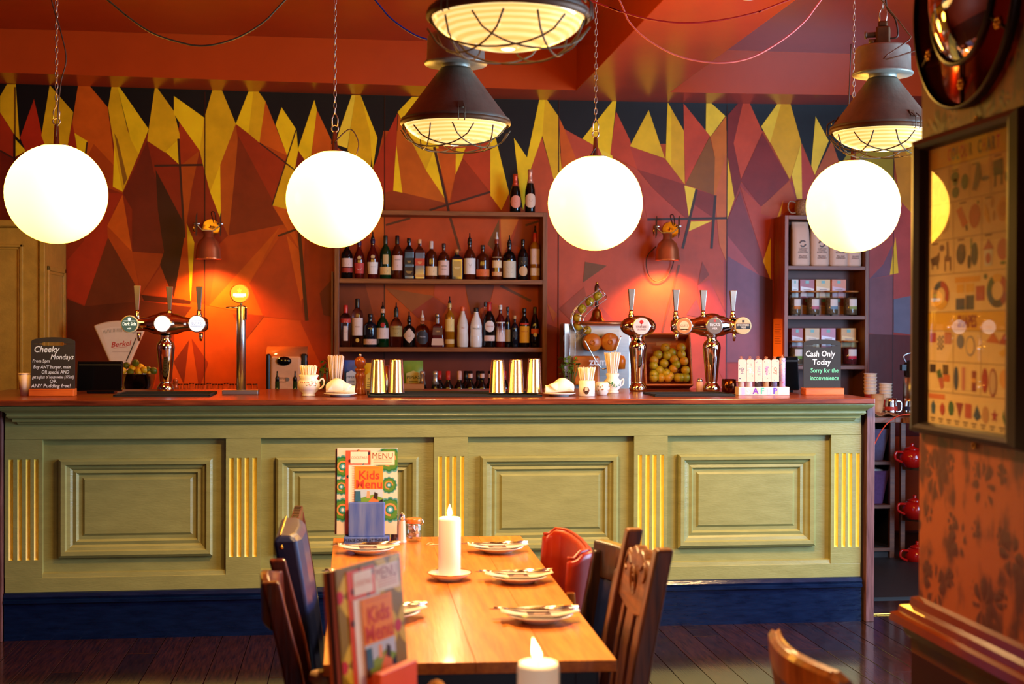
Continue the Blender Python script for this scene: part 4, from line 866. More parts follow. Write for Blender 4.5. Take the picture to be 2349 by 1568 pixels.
# --------------------------------------------------------------- beer taps
CHC = mat('polished_tap_chrome', (226,214,200), .06, 1, .03)
LIT = {}
def badge(g, px, py, Y_, d, base, rim, prints, lit=0):
    p = at(px, py, Y=Y_); o = p-Vector(g.location); r = d/2*sc_at(p)
    mb = MB(); mb.lathe([(r*1.06, 0), (r*1.1, -.006), (r*1.06, -.014), (r*.97, -.016)], 28, T(*o) @ RX(-PI/2)); rm = mb.build('badge_rim', rim, g)
    mb = MB(); n = 28
    M0 = frame_m(o+V(0, -.0, 0)) 
    mb.flat([(r*.97*math.cos(2*PI*k/n), r*.97*math.sin(2*PI*k/n)) for k in range(n)], .0165, M0, base)
    z = .0168
    for pr in prints:
        if pr[0] == 't': mb.text(pr[4], M0 @ T(pr[1]*r, pr[2]*r, z), pr[3]*r, pr[5], sx=pr[6] if len(pr) > 6 else 1, bold=.01)
        elif pr[0] == 'r': mb.flat([(pr[1]*r, pr[2]*r), (pr[3]*r, pr[2]*r), (pr[3]*r, pr[4]*r), (pr[1]*r, pr[4]*r)], z-.0001, M0, pr[5])
        elif pr[0] == 'd': mb.flat([(pr[1]*r+pr[3]*r*math.cos(2*PI*k/16), pr[2]*r+pr[3]*r*math.sin(2*PI*k/16)) for k in range(16)], z-.0001, M0, pr[4])
        elif pr[0] == 's': mb.flat([(pr[1]*r+pr[3]*r*(1 if k % 2 == 0 else .42)*math.sin(2*PI*k/10), pr[2]*r+pr[3]*r*(1 if k % 2 == 0 else .42)*math.cos(2*PI*k/10)) for k in range(10)], z, M0, pr[4])
    if lit:
        if 'lit_badge' not in MATS:
            m_ = mat('lit_badge', attr=True, rough=.3, var=.01); b_ = m_.node_tree.nodes['Principled BSDF']; a_ = [x for x in m_.node_tree.nodes if x.type == 'ATTRIBUTE'][0]
            m_.node_tree.links.new(a_.outputs['Color'], b_.inputs['Emission Color']); b_.inputs['Emission Strength'].default_value = .9
        mt = MATS['lit_badge']
    else: mt = GLOSSPRINT
    mb.build('badge_face', mt, rm)
def handle(g, px, py0, py1, Y_, wpx=15):
    p = at(px, py1, Y=Y_); q_ = at(px, py0, Y=Y_); o = p-Vector(g.location); h = q_.z-p.z; s = sc_at(p)
    mb = MB(); t, b_ = wpx/2*s, wpx*.24*s
    z0_ = h*.26
    mb.add([(-b_,-b_*.8,z0_),(b_,-b_*.8,z0_),(b_,b_*.8,z0_),(-b_,b_*.8,z0_),(-t,-t*.7,h),(t,-t*.7,h),(t,t*.7,h),(-t,t*.7,h)], [(0,3,2,1),(4,5,6,7),(0,1,5,4),(1,2,6,5),(2,3,7,6),(3,0,4,7)])
    mb.xf(T(*o)); hd = mb.build('tap_handle', mat('brushed_handle', (170,160,150), .3, .9), g, bevel=.002)
    mb = MB(); mb.lathe([(b_*1.9, -.004), (b_*1.9, h*.1), (b_*1.5, h*.13), (b_*1.5, h*.2), (b_*1.2, h*.27)], 14, T(*o)); mb.build('tap_ferrule', CHC, hd)
def spout(g, px, py0, py1, Y_):
    p = at(px, py0, Y=Y_); q_ = at(px+2, py1, Y=Y_); o = p-Vector(g.location); h = p.z-q_.z
    mb = MB(); mb.lathe([(.0115, 0), (.0105, -h*.5), (.006, -h), (0, -h)][::-1], 12, T(*o)); mb.build('spout', CHC, g)
def column(g, px, Y_, pys, rs):
    base = Vector(g.location); pr = []
    for py, r_ in zip(pys, rs): p = at(px, py, Y=Y_); pr.append((r_*sc_at(p), max(0, p.z-base.z)))
    mb = MB(); mb.lathe(pr[::-1], 28); return mb.build('column', CHC, g)
CYS = [769, 771, 775, 779, 785, 792, 797, 800, 874, 877, 879, 884, 890, 896, 900]
CRS = [13, 13, 11, 12, 18, 20.5, 21, 20.5, 13.5, 12, 14, 18, 20, 19, 16]
YT = onbar(380, 899).y
def tap3(px, py, xl_, xr_, hs, sp, bds, label):
    p = at(px, 900, Y=YT); p.z = ZC; g = thing('beer_tap_tower', label, 'beer tap', p)
    column(g, px, YT, CYS, CRS)
    s = sc_at(p); cz = at(px, py, Y=YT).z-ZC; L0 = at(xl_, py, Y=YT).x-p.x; L1 = at(xr_, py, Y=YT).x-p.x; b0 = at(px, 770, Y=YT).z-ZC
    mb = MB(); pr = [(0, L0-.004), (12*s, L0), (17*s, L0+8*s), (18*s, L0+22*s), (16.5*s, L0+30*s), (15.5*s, -52*s+(L0+L1)/2*0), (17*s, -40*s), (23*s, -26*s), (26*s, -8*s), (26*s, 8*s), (23*s, 26*s), (17*s, 40*s), (15.5*s, 52*s), (16.5*s, L1-30*s), (18*s, L1-22*s), (17*s, L1-8*s), (12*s, L1), (0, L1+.004)]
    mb.lathe(pr, 24, T(0, 0, cz) @ RY(PI/2)); mb.build('manifold', CHC, g)
    mb = MB(); mb.sphere((0, 0, cz+16*s), 24*s, (1, .8, .55)); mb.build('dome', CHC, g)
    for hx, h0, h1 in hs: handle(g, hx, h0, h1, YT-.01)
    for x in sp: spout(g, x, 762, 782, YT-.03)
    for b_ in bds: badge(g, b_[0], b_[1], YT-.055, *b_[2:])
    return g
CRE = mat('cream_rim', (226,206,150), .35); SIL = mat('silver_rim', (210,206,204), .25, .9)
tap3(380, 743, 281, 477, [(315,655,731), (389,657,729), (457,657,729)], (319, 461),
  [(298,743,37,(48,66,58),CRE,[('t',0,.0,.55,'Dark Side',(226,226,206),.75),('r',-.7,.35,.7,.42,(226,226,206)),('t',0,-.55,.25,'4.2%',(226,226,206)),('d',0,.62,.2,(190,196,190))],1), (373,742,37,(255,250,244),SIL,[('r',-.4,-.2,.4,.2,(250,226,216))],1), (452,742,37,(240,246,252),SIL,[('t',0,.05,.5,"BECK'S",(60,80,130),.8),('r',-.8,.34,.8,.4,(60,80,130)),('r',-.8,-.34,.8,-.28,(60,80,130))],1)],
  'three handled chrome beer tap tower at the left of the bar beside the scale')
tap3(1632, 747, 1540, 1712, [(1550,664,730), (1613,665,729), (1681,666,730)], (1552, 1684),
  [(1568,747,37,(196,120,60),SIL,[('d',0,0,.6,(226,190,140)),('t',0,0,.4,'GUEST',(120,60,30),.8),('r',-.6,-.5,.6,-.36,(120,70,30))],0), (1638,747,37,(120,104,92),SIL,[('t',0,.14,.52,"BECK'S",(236,230,222),.8),('t',0,-.34,.34,'VIER',(230,220,210)),('d',0,.62,.16,(190,60,50))],0), (1703,747,37,(226,170,120),CRE,[('r',-.92,-.4,.92,.28,(30,24,22)),('t',0,.08,.34,'STOWFORD',(240,220,190),.8),('t',0,-.2,.32,'PRESS',(240,220,190),.8),('r',-.16,.42,.16,.72,(60,50,30))],0)],
  'three handled chrome beer tap tower at the right of the bar beside the crate')
p = at(1463, 900, Y=YT); p.z = ZC; g = thing('beer_tap_tower', 'single handled chrome beer tap with oval head next to the orange juicer', 'beer tap', p)
column(g, 1463, YT, CYS, CRS); s = sc_at(p); cz = at(1463, 748, Y=YT).z-ZC
mb = MB(); mb.sphere((0, 0, cz), 1, (42*s, 28*s, 25*s), 28, 16); mb.build('manifold', CHC, g)
handle(g, 1448, 662, 728, YT-.005); badge(g, 1470, 748, YT-.066, 39, (226,196,186), SIL, [('t',0,-.12,.34,'CORNISH',(50,40,40),.9),('t',0,-.4,.22,'ORCHARDS',(50,40,40),.9),('d',0,.5,.24,(200,40,30)),('r',-.03,.05,.03,.4,(120,40,30)),('r',-.7,.02,.7,.06,(120,80,70))], 0)
spout(g, 1448, 764, 775, YT+.02)
# slim single font
p = onbar(553, 904); g = thing('beer_font', 'slim silver beer font with a round orange star badge', 'beer tap', p); s = sc_at(p); Yf_ = p.y
hh = (904-700)*s; mb = MB(); mb.lathe([(10.5*s, 0), (10.5*s, hh*.98), (8*s, hh), (0, hh)], 24); mb.build('column', STEEL, g)
mb = MB(); mb.bx(-41*s, 40*s, -.06, .05, 0, 11*s); mb.build('foot', STEEL, g, bevel=.003)
mb = MB(); mb.tube([(0, -.01, hh-5*s), (-34*s, -.012, hh-5*s)], [.007, .003], 8); mb.build('lever', STEEL, g)
mb = MB(); mb.bx(8*s, 14*s, -.03, -.005, hh-34*s, hh-4*s); mb.build('tap_body', CHC, g, bevel=.004)
badge(g, 550, 673, Yf_, 41, (240,150,40), mat('orange_rim', (230,140,50), .35), [('s',0,.3,.3,(255,226,60)),('t',0,-.15,.42,'Staropr',(255,255,250),.8),('r',-.5,-.42,.5,-.34,(255,255,250)),('r',-.7,-.3,.7,.0,(255,250,240))], 1)
mb = MB(); mb.tube([(0, .004, hh), (0, .004, hh+14*s)], .006, 8); mb.build('badge_stem', STEEL, g)
# drip trays and mats
def traymat(px0, px1, py0, py1, label, name='drip_tray', ribs=True):
    a_ = onbar((px0+px1)/2, py1); b_ = onbar((px0+px1)/2, py0); s = sc_at(a_); w_ = (px1-px0)/2*s
    g = thing(name, label, 'tray' if 'tray' in name else 'mat', (a_.x, (a_.y+b_.y)/2, ZC)); d = (b_.y-a_.y)/2
    mb = MB(); mb.bx(-w_, w_, -d, d, 0, .006); mb.bx(-w_, w_, -d, -d+.012, .006, .012); mb.bx(-w_, w_, d-.012, d, .006, .012); mb.bx(-w_, -w_+.012, -d, d, .006, .012); mb.bx(w_-.012, w_, -d, d, .006, .012); mb.build('base', RUBBER, g, bevel=.002)
    if ribs:
        mb = MB()
        for k in range(7): y = -d+.02+(2*d-.04)*k/6; mb.bx(-w_+.014, w_-.014, y-.003, y+.003, .006, .0095)
        mb.build('ribs', RUBBER, g)
    return g
ZMAT = ZC+.0121
traymat(262, 480, 902, 910, 'black drip tray under the left beer tap tower')
traymat(1500, 1690, 903, 909, 'black drip tray in front of the crate of oranges')
traymat(846, 1246, 901, 911, 'long ribbed black rubber bar mat under the shaker tins', 'bar_mat')
# shaker tins, upside down on the mat
TIN = mat('shaker_steel', (226,222,214), .2, 1, .04, bump=.05, bsc=8)
for i, (px, w0_, w1_, top, lb) in enumerate([(867, 40, 30, 830, 'steel shaker tin next to the pepper mill'), (909, 36, 29, 830, 'steel shaker tin, second from the pepper mill'), (1141, 38, 29, 831, 'steel shaker tin beside the row of wine necks'), (1183.5, 37, 29, 830, 'steel shaker tin between two others on the right of the mat'), (1225, 37, 28, 828, 'steel shaker tin nearest the right hand plate of napkins')]):
    p = onbar(px, 907); p.z = ZMAT; s = sc_at(p); h = (908-top)*s
    g = thing('shaker_tin', lb, 'shaker', p, 0, 'upturned shaker tins'); mb = MB(); mb.lathe([(w0_/2*s*1.03, 0), (w0_/2*s*1.03, .006), (w0_/2*s, .008), (w1_/2*s, h*.975), (w1_/2*s*.93, h), (0, h)], 28); mb.build('cup', TIN, g)
    mb = MB(); mb.lathe([(w1_/2*s*.99, h*.945), (w1_/2*s*1.03, h*.955), (w1_/2*s*.98, h*.97)], 28, cap=False); mb.build('foot_ring', TIN, g)
p = onbar(884, 903); p.z = ZMAT; p.y += .03; mb = MB(); mb.lathe([(.018, 0), (.02, .004), (.017, .135), (0, .135)], 20, T(*p)); tag(mb.build('jigger_tube', mat('gold_steel', (206,160,110), .2, 1)), 'slim gold toned tube behind the first two shaker tins', 'tube')
# pepper mill
p = onbar(826, 905); s = sc_at(p); g = thing('pepper_mill', 'turned wooden pepper mill with steel knob on the bar', 'pepper mill', p)
mb = MB(); PM = wood('pepper_mill_wood', (96,38,12), (158,76,28), .25, axis=2, coat=.3)
mb.lathe([(q_[0]*s, q_[1]*s) for q_ in [(13,0),(13.5,4),(12,8),(12.5,11),(11,14),(9.5,28),(10,36),(11.5,42),(11,46),(9,50),(11,54),(12,57),(11.5,60)]], 24); mb.build('body', PM, g)
mb = MB(); mb.lathe([(q_[0]*s, q_[1]*s) for q_ in [(9,60),(9,64),(12.5,69),(13,76),(11.5,82),(7,86),(3,88)]], 24); hd = mb.build('crown', PM, g)
mb = MB(); mb.sphere((0, 0, 91*s), 3.6*s); mb.build('knob', CHROME, hd)
# straws, jugs, plates
STRAW = mat('white_paper_straw', (238,218,206), .6, var=.04); rs = random.Random(5)
def straws(p, r0_, r1_, h, label, n=46, z0=.004):
    g = thing('straw_bundle', label, 'straws', p); g['kind'] = 'stuff'
    mb = MB()
    for k in range(n):
        a_ = 2*PI*k*.381966; q_ = math.sqrt((k+.5)/n); c_, s_ = math.cos(a_), math.sin(a_); hh_ = h*(.96+.05*rs.random())
        mb.tube([(c_*q_*r0_, s_*q_*r0_, z0), (c_*q_*r1_, s_*q_*r1_, hh_)], .0033, 6)
    mb.build('straws', STRAW, g); return g
def pot(name, label, p, prof, m_=WHITE, handle_=None, deco=(), hollow=True):
    g = thing(name, label, 'cup', p); P = list(prof); top = P[-1]
    if hollow: P += [(top[0]-.003, top[1])]+[(max(0, r_-.004), z+.004) for r_, z in reversed(prof[1:])]+[(0, prof[0][1]+.006)]
    mb = MB(); mb.lathe(P, 26, cap=False); mb.build('bowl', m_, g)
    if handle_: mb = MB(); mb.tube(smooth(handle_), .0045, 8); mb.build('handle', m_, g)
    if deco:
        mb = MB()
        for (ang, z, rr, c) in deco:
            R_ = rad_abs(prof, z)+.0012; k = 8
            pts = [(R_*math.sin(ang+rr*math.cos(2*PI*j/k)/R_), -R_*math.cos(ang+rr*math.cos(2*PI*j/k)/R_), z+rr*math.sin(2*PI*j/k)) for j in range(k)]; mb.add(pts, [tuple(range(k))], c)
        mb.build('painted_pattern', GLOSSPRINT, g)
    return g
def rad_abs(prof, z):
    for (r0_, z0_), (r1_, z1_) in zip(prof, prof[1:]):
        if z0_ <= z <= z1_ and z1_ > z0_: return r0_+(r1_-r0_)*(z-z0_)/(z1_-z0_)
    return prof[-1][0]
def flowers(n, zlo, zhi, cols, seed, span=1.3):
    r_ = random.Random(seed); return [(r_.uniform(-span, span), r_.uniform(zlo, zhi), r_.uniform(.002, .0045), r_.choice(cols)) for _ in range(n)]
PKF = [(200,110,100),(214,150,130),(120,130,80)]
p = onbar(708, 908); s = sc_at(p)
pot('floral_jug', 'white floral china jug filled with paper straws', p, [(0,0),(15*s,0),(16*s,3*s),(13*s,5*s),(22*s,14*s),(26*s,24*s),(24*s,34*s),(19*s,40*s),(23*s,48*s)], WHITE, [(22*s,0,32*s),(31*s,0,40*s),(35*s,0,30*s),(30*s,0,20*s),(23*s,0,16*s)], flowers(22, 24*s, 34*s, PKF, 1, .8))
straws(p+V(0,0,.007), 6.5*s, 20*s, 67*s, 'fan of white paper straws in the floral jug', 40)
p = onbar(770, 898); s = sc_at(p)
mb = MB(); g = thing('straw_glass', 'ribbed glass tumbler holding straws behind the left napkin plate', 'glass', p); mb.lathe([(0,.001),(17*s,0),(19*s,30*s),(18*s,30*s),(16*s,.006),(0,.006)], 20, cap=False); mb.build('tumbler', GLASS, g)
straws(p+V(0,0,.009), 10*s, 19*s, 80*s, 'bundle of white paper straws in the glass left of the pepper mill', 44)
def napkin_plate(px, py, label, flip=1, wpx=66):
    p = onbar(px, py); s = sc_at(p); k = wpx/66
    g = thing('side_plate', label, 'plate', p, 0, 'stacked white plates on the bar'); mb = MB(); mb.lathe([(0,.001),(22*s*k,0),(24*s*k,3*s),(38*s*k,6.5*s),(38*s*k,8*s),(22*s*k,4.5*s),(0,4.5*s)], 30, cap=False); mb.build('plate', WHITE, g)
    gn = thing('folded_napkin', label.replace('plate', 'napkin on the plate').replace('white side', 'rolled white')[:110], 'napkin', p+V(0, 0, 8.2*s))
    rows = []
    for i in range(15):
        t = i/14; x = (-33+66*t)*s*k*flip; r_ = (7+8.5*math.sin(PI*min(1, t*1.15+.08)))*s*1.1; rows.append([V(x, r_*1.1*math.cos(2*PI*j/16)+math.sin(t*5)*2*s, r_+r_*math.sin(2*PI*j/16)*(1-.12*math.cos(3*t))+.5*s) for j in range(16)])
    mb = MB(); mb.grid(rows, cu=True); mb.build('roll', mat('napkin_paper', (240,222,212), .7, var=.02), gn)
    mb = MB(); rows = []
    for i in range(9):
        t = i/8; rows.append([V((-33+44*t+16*u)*s*k*flip, -(11+4*math.sin(PI*u))*s, (4+22*u*(1-.35*t))*s+3*s*math.sin(PI*t)) for u in [j/6 for j in range(7)]])
    mb.grid(rows); mb.build('fold', MATS['napkin_paper'], gn, solid=.001)
napkin_plate(781, 909, 'white side plate below the straw glass left of the pepper mill', 1)
napkin_plate(1283, 908, 'white side plate by the mint glass right of the shaker tins', -1)
# mint in glasses
LEAF = mat('mint_leaf', (74,110,30), .5, var=.3, sc=30)
def herb(px, py, wpx, hpx, label, n=46, zpot=.07):
    p = onbar(px, py); s = sc_at(p); g = thing('herb_glass', label, 'plant', p); r_ = random.Random(int(px))
    mb = MB(); mb.lathe([(0,.001),(.03,0),(.036,zpot),(.034,zpot),(.028,.006),(0,.006)], 20, cap=False); mb.build('glass', GLASS, g)
    mb = MB()
    for k in range(12): a_ = r_.uniform(0, 6.28); mb.tube([(0,0,.01), (math.cos(a_)*.025, math.sin(a_)*.025, zpot), (math.cos(a_)*.5*wpx*s*.7, math.sin(a_)*.04, hpx*s*.8)], .0018, 5)
    mb.build('stems', mat('mint_stem', (60,84,26), .5), g)
    for k in range(n):
        mb = MB(); L_ = r_.uniform(.02, .032); w_ = L_*.55
        rows = []
        for i in range(5):
            t = i/4; ww = w_*math.sin(PI*min(1, t*.9+.08)); rows.append([V(t*L_, -ww/2, .003*math.sin(PI*t)), V(t*L_, 0, -.002+.003*math.sin(PI*t)), V(t*L_, ww/2, .003*math.sin(PI*t))])
        mb.grid(rows); a_ = r_.uniform(0, 6.28); rr = r_.random()**.6
        mb.xf(T(math.cos(a_)*rr*wpx/2*s*.8, math.sin(a_)*rr*.05, zpot+(hpx*s-zpot)*r_.uniform(.3, 1)) @ RZ(r_.uniform(0, 6.28)) @ RY(r_.uniform(-.9, .5)) @ RX(r_.uniform(-.6, .6)))
        mb.build('leaf', LEAF, g)
herb(1307, 896, 62, 76, 'bushy green mint standing in a glass left of the juicer', 60, .05)
herb(742, 896, 26, 66, 'small bunch of mint in a glass beside the floral jug', 22, .06)
p = onbar(1346, 908); s = sc_at(p)
pot('printed_mug', 'white straight mug with a dark portrait print holding straws', p, [(0,0),(17.5*s,0),(18.5*s,1*s),(18.5*s,35*s)], WHITE, None, [(-.25, 14*s, 8*s, (120,84,70)), (-.22, 17*s, 4*s, (224,196,176)), (-.22, 9*s, 4.5*s, (60,40,36))])
straws(p+V(0,0,.007), 8*s, 21*s, 63*s, 'fan of paper straws in the printed mug', 44)
p = onbar(1381, 906); s = sc_at(p)
pot('sugar_bowl', 'low white china bowl with brown floral pattern between mug and jug', p, [(0,0),(11*s,0),(12*s,3*s),(16*s,9*s),(18*s,18*s),(16*s,26*s),(14*s,29*s)], WHITE, None, flowers(16, 10*s, 22*s, [(150,100,60),(90,80,40),(190,130,70)], 4))
p = onbar(1405, 901); s = sc_at(p)
pot('green_pattern_jug', 'white china jug with green dragon pattern full of straws', p, [(0,0),(14*s,0),(15*s,3*s),(12*s,6*s),(20*s,15*s),(20*s,27*s),(13*s,35*s),(16*s,44*s)], WHITE, [(18*s,0,26*s),(25*s,0,32*s),(25*s,0,22*s),(20*s,0,16*s)], flowers(26, 14*s, 27*s, [(60,130,80),(40,110,70),(110,160,110)], 8, .9))
straws(p+V(0,0,.007), 3*s, 20*s, 90*s, 'tall bundle of white straws in front of the juicer', 46)
# crate of oranges, tilted to the front
CRW = wood('crate_wood', (150,66,18), (206,104,34), .5)
p = at(1536, 897, Y=7.6); p.z = ZC; s = sc_at(p)
g = thing('fruit_crate', 'tilted wooden crate of oranges between the chrome beer taps', 'crate', p)
tl = R(14); D = .1; Mt = T(0, 0, D*math.sin(tl)+.001) @ RX(-tl); W = 56*s; Hc = 124*s; t_ = .01
def cr(name, *b_):
    mb = MB(); mb.bx(*b_); mb.xf(Mt); return mb.build(name, CRW, g, bevel=.002)
cr('side_board', -W, -W+t_, 0, D, 0, Hc); cr('side_board', W-t_, W, 0, D, 0, Hc); cr('bottom_board', -W, W, 0, D, -.0, t_); cr('base_panel', -W, W, D-.01, D, 0, Hc)
mb = MB(); mb.bx(-W, W, .0, D, Hc-t_, Hc); mb.xf(Mt); tb = mb.build('top_board', CRW, g, bevel=.002)
mb = MB(); mb.bx(-W*.32, W*.32, D-.012, D-.0101, Hc-.055, Hc-.035); mb.xf(Mt); mb.build('hand_slot', mat('slot_light', (190,120,60), .6), g)
ORNG = [mat('orange_skin_%d' % i, c, .42, var=.25, sc=14, c2=c2, bump=.15, bsc=160) for i, (c, c2) in enumerate([((206,150,28),(150,140,24)), ((196,160,30),(120,130,22)), ((214,130,24),(170,140,26))])]
pos = [(1509,813),(1541,808),(1562,797),(1526,797),(1500,826),(1563,812),(1523,833),(1546,824),(1569,828),(1495,838),(1512,849),(1544,846),(1574,849),(1496,858),(1515,867),(1536,862),(1561,866),(1498,878),(1532,880),(1555,877),(1578,878),(1514,884),(1528,856),(1551,836),(1578,866),(1530,815)]
rown = ('top', 'second', 'third', 'fourth', 'fifth', 'bottom'); ordn = ('first', 'second', 'third', 'fourth', 'fifth', 'sixth')
rws = {}
for q_ in pos: rws.setdefault(min(5, int((q_[1]-795)/15.5)), []).append(q_)
on = 0
for rk in sorted(rws):
  for ik, (px, py) in enumerate(sorted(rws[rk])):
    px = min(max(px, 1499), 1573); py = min(py, 866); f = (890-py)/124; Yo = p.y+.024+math.sin(tl)*f*Hc+rs.uniform(-.003, .003)
    o_ = at(px, py, Y=Yo); r_ = 11.0*sc_at(o_)*rs.uniform(.93, 1.02)
    mb = MB(); mb.sphere((0,0,0), r_, (1,1,.97), 16, 10)
    gg = thing('orange', 'green tinged orange, %s from the left in the %s layer of the tilted crate' % (ordn[ik], rown[rk]), 'orange', o_, rs.uniform(0,6), 'oranges in the tilted crate')
    mb.build('peel', ORNG[on % 3], gg); mb = MB(); mb.lathe([(r_*.12, .0), (r_*.09, .002), (0, .002)], 8, RY(rs.uniform(-1, 1)) @ RX(rs.uniform(.4, 1.8)) @ T(0, 0, r_*.985)); mb.build('stalk_end', mat('orange_navel', (96,90,24), .6), gg); on += 1
# small things by the right tower
p = onbar(1605, 899); s = sc_at(p); g = thing('salt_shaker', 'small glass shaker of pink salt beside the crate of oranges', 'shaker', p)
mb = MB(); mb.lathe([(0,0),(8*s,0),(8*s,22*s),(6*s,24*s),(0,24*s)], 14); mb.build('glass_body', mat('pink_salt', (214,170,170), .25), g); mb = MB(); mb.lathe([(6.5*s,24*s),(7*s,26*s),(5*s,31*s),(0,33*s)], 14); mb.build('lid', CHROME, g)
p = onbar(1672, 901); s = sc_at(p); g = thing('copper_mug', 'dark copper mug behind the right drip tray', 'cup', p); mb = MB(); mb.lathe([(0,.001),(16*s,0),(17*s,16*s),(16*s,32*s),(15*s,32*s),(15*s,6*s),(0,5*s)], 20, cap=False); mb.build('body', mat('dark_copper', (110,60,34), .2, 1), g); mb = MB(); mb.tube(smooth([(15*s,0,26*s),(24*s,0,24*s),(24*s,0,10*s),(15*s,0,7*s)]), .004, 6); mb.build('handle', COPPER, g)
# rack of decorated test tubes
p = onbar(1750, 906); s = sc_at(p); g = thing('test_tube_rack', 'pale wooden rack with painted letters holding decorated tubes', 'rack', p)
mb = MB(); mb.bx(-60*s, 60*s, -.02, .05, 0, 19*s); rb = mb.build('block', mat('pale_ply', (226,196,190), .5), g, bevel=.002)
mb = MB()
for i, (x, c) in enumerate(((-49,(240,170,220)),(-17,(250,190,150)),(12,(244,180,214)),(30,(250,176,150)))): mb.flat([(x*s-.009, .004), (x*s+.009, .004), (x*s+.009, 19*s-.004), (x*s-.009, 19*s-.004)], 0, frame_m((0,-.0205,0)), c)
for x, ch, c in ((-37,'S',(252,250,246)),(-20,'A',(120,60,170)),(-4,'F',(80,180,150)),(11,'T',(252,250,246)),(26,'P',(90,60,190))): mb.text(ch, frame_m((x*s, -.0209, 9.5*s)), 19*s, c, bold=.03)
mb.build('painted_letters', PAPER, rb)
gp = p; tg = []
tcols = [((206,190,180),[(196,90,70),(120,90,150),(230,220,210)]), ((214,206,210),[(90,90,130),(190,150,120),(230,226,230)]), ((60,54,60),[(230,120,60),(60,150,140),(200,200,206)]), ((190,150,110),[(230,120,50),(210,60,60),(90,140,190)]), ((100,100,140),[(120,60,160),(210,220,226),(90,160,200)]), ((200,170,200),[(210,80,120),(90,90,190),(120,190,210)])]
wd = ['Girl', 'ylo', 'SALT', 'Spice', 'CFT', '']
tagc = [(60,54,90), (250,244,236), (150,150,160), (200,80,160), (230,110,80)]
for i in range(6):
    x = (-50+19.5*i)*s; tx = p+V(x, .012, 19*s+.0006)
    g2 = thing('decorated_tube', 'slim tube wrapped in %s, %s in the letter rack' % (('speckled red paper','pale blue paper','black and orange paper','orange striped paper','violet checked paper','pink blossom paper')[i], ('first','second','third','fourth','fifth','last')[i]), 'tube', tx, 0, 'decorated tubes in the rack')
    h = (66 if i == 5 else 62)*s; r_ = 6.8*s; mb = MB(); mb.lathe([(r_, 0), (r_, h)], 16, col=tcols[i][0])
    rr = random.Random(i)
    for k in range(26):
        a_ = rr.uniform(-1.5, 1.5); z = rr.uniform(.004, h-.004); q_ = rr.uniform(.0015, .003); R_ = r_*1.02
        mb.add([(R_*math.sin(a_-q_/R_), -R_*math.cos(a_-q_/R_), z-q_), (R_*math.sin(a_+q_/R_), -R_*math.cos(a_+q_/R_), z-q_*.4), (R_*math.sin(a_+q_/R_), -R_*math.cos(a_+q_/R_), z+q_), (R_*math.sin(a_-q_/R_), -R_*math.cos(a_-q_/R_), z+q_*.5)], [(0,1,2,3)], rr.choice(tcols[i][1]))
    mb.build('wrapped_tube', GLOSSPRINT, g2)
    mb = MB(); mb.box((0, -.0, h+.003), (.016, .012, .006)); mb.tube(arc((-.003,0,h+.012), .005, 0, 2*PI, 8)[:-1], .001, 5, True); mb.tube(arc((.004,0,h+.012), .005, 0, 2*PI, 8)[:-1], .001, 5, True); mb.build('bulldog_clip', COPPER, g2)
    if i < 5:
        mb = MB(); tw = 9.2*s; zt1, zt0 = h+.002, h-50*s
        mb.flat([(-tw, zt0), (tw, zt0), (tw, zt1-.006), (tw-.006, zt1), (-tw+.006, zt1), (-tw, zt1-.006)], 0, frame_m((0, -r_-.003-.0008*(i % 2), 0)), (226,184,160))
        for k in range(10): q_ = rr.uniform(.0012, .0026); xx, zz = rr.uniform(-tw*.8, tw*.8), rr.uniform(zt0+.004, zt1-.01); mb.flat([(xx-q_, zz-q_), (xx+q_, zz-q_), (xx+q_, zz+q_), (xx-q_, zz+q_)], .0003, frame_m((0, -r_-.003-.0008*(i % 2), 0)), rr.choice([tagc[i], (250,246,240), (90,80,90)]))
        mb.text(wd[i], frame_m((0, -r_-.0037-.0008*(i % 2), (zt0+zt1)/2), (0, 0, -1), (1, 0, 0)), .022, tagc[i], shear=.15, bold=.01)
        mb.build('luggage_tag', PAPER, g2)
# ================================================================== back counter and narrow shelves
YK = 9.12                    # usual depth of things on the back counter
def onback(px, Y=YK): p = at(px, 900, Y=Y); return V(p.x, Y, ZB+.0005)
def zk(px, py, Y=YK): return at(px, py, Y=Y).z-ZB
IVORY = mat('ivory_enamel', (236,204,168), .3, var=.03)
# grocer's scale
p = onback(276, 9.2); g = thing('counter_scale', 'ivory fan shaped grocer scale behind the left beer tap tower', 'scale', p)
s = sc_at(p)
def fan(cx, r0_, r1_, a0, a1, n=14): return [(cx+r1_*math.sin(a0+(a1-a0)*k/n), r1_*math.cos(a0+(a1-a0)*k/n)) for k in range(n+1)]+[(cx+r0_*math.sin(a1-(a1-a0)*k/4), r0_*math.cos(a1-(a1-a0)*k/4)) for k in range(5)]
zt_ = zk(276, 735, 9.2); zb_ = zt_-150*s; ra, rb2 = 34*s, 150*s
mb = MB(); mb.prism(fan(0, ra, rb2, R(-23), R(23)), -.03, .03, frame_m((0, 0, zb_))); hd = mb.build('fan_head', IVORY, g, bevel=.012, seg=3)
mb = MB(); M0 = frame_m((0, -.0305, zb_))
mb.flat(fan(0, 46*s, 136*s, R(-17.5), R(17.5))[::-1], 0, M0, (240,214,182)); 
for k in range(24):
    a_ = R(-16+32*k/23); mb.flat([(x*s, y*s) for x, y in ((124*math.sin(a_)-.4, 124*math.cos(a_)), (124*math.sin(a_)+.4, 124*math.cos(a_)), (132*math.sin(a_)+.4, 132*math.cos(a_)), (132*math.sin(a_)-.4, 132*math.cos(a_)))], .0006, M0, (120,110,90))
mb.text('Berkel', M0 @ T(2*s, 96*s, .0008) @ RZ(.12), 17*s, (206,50,40), shear=.35, bold=.01)
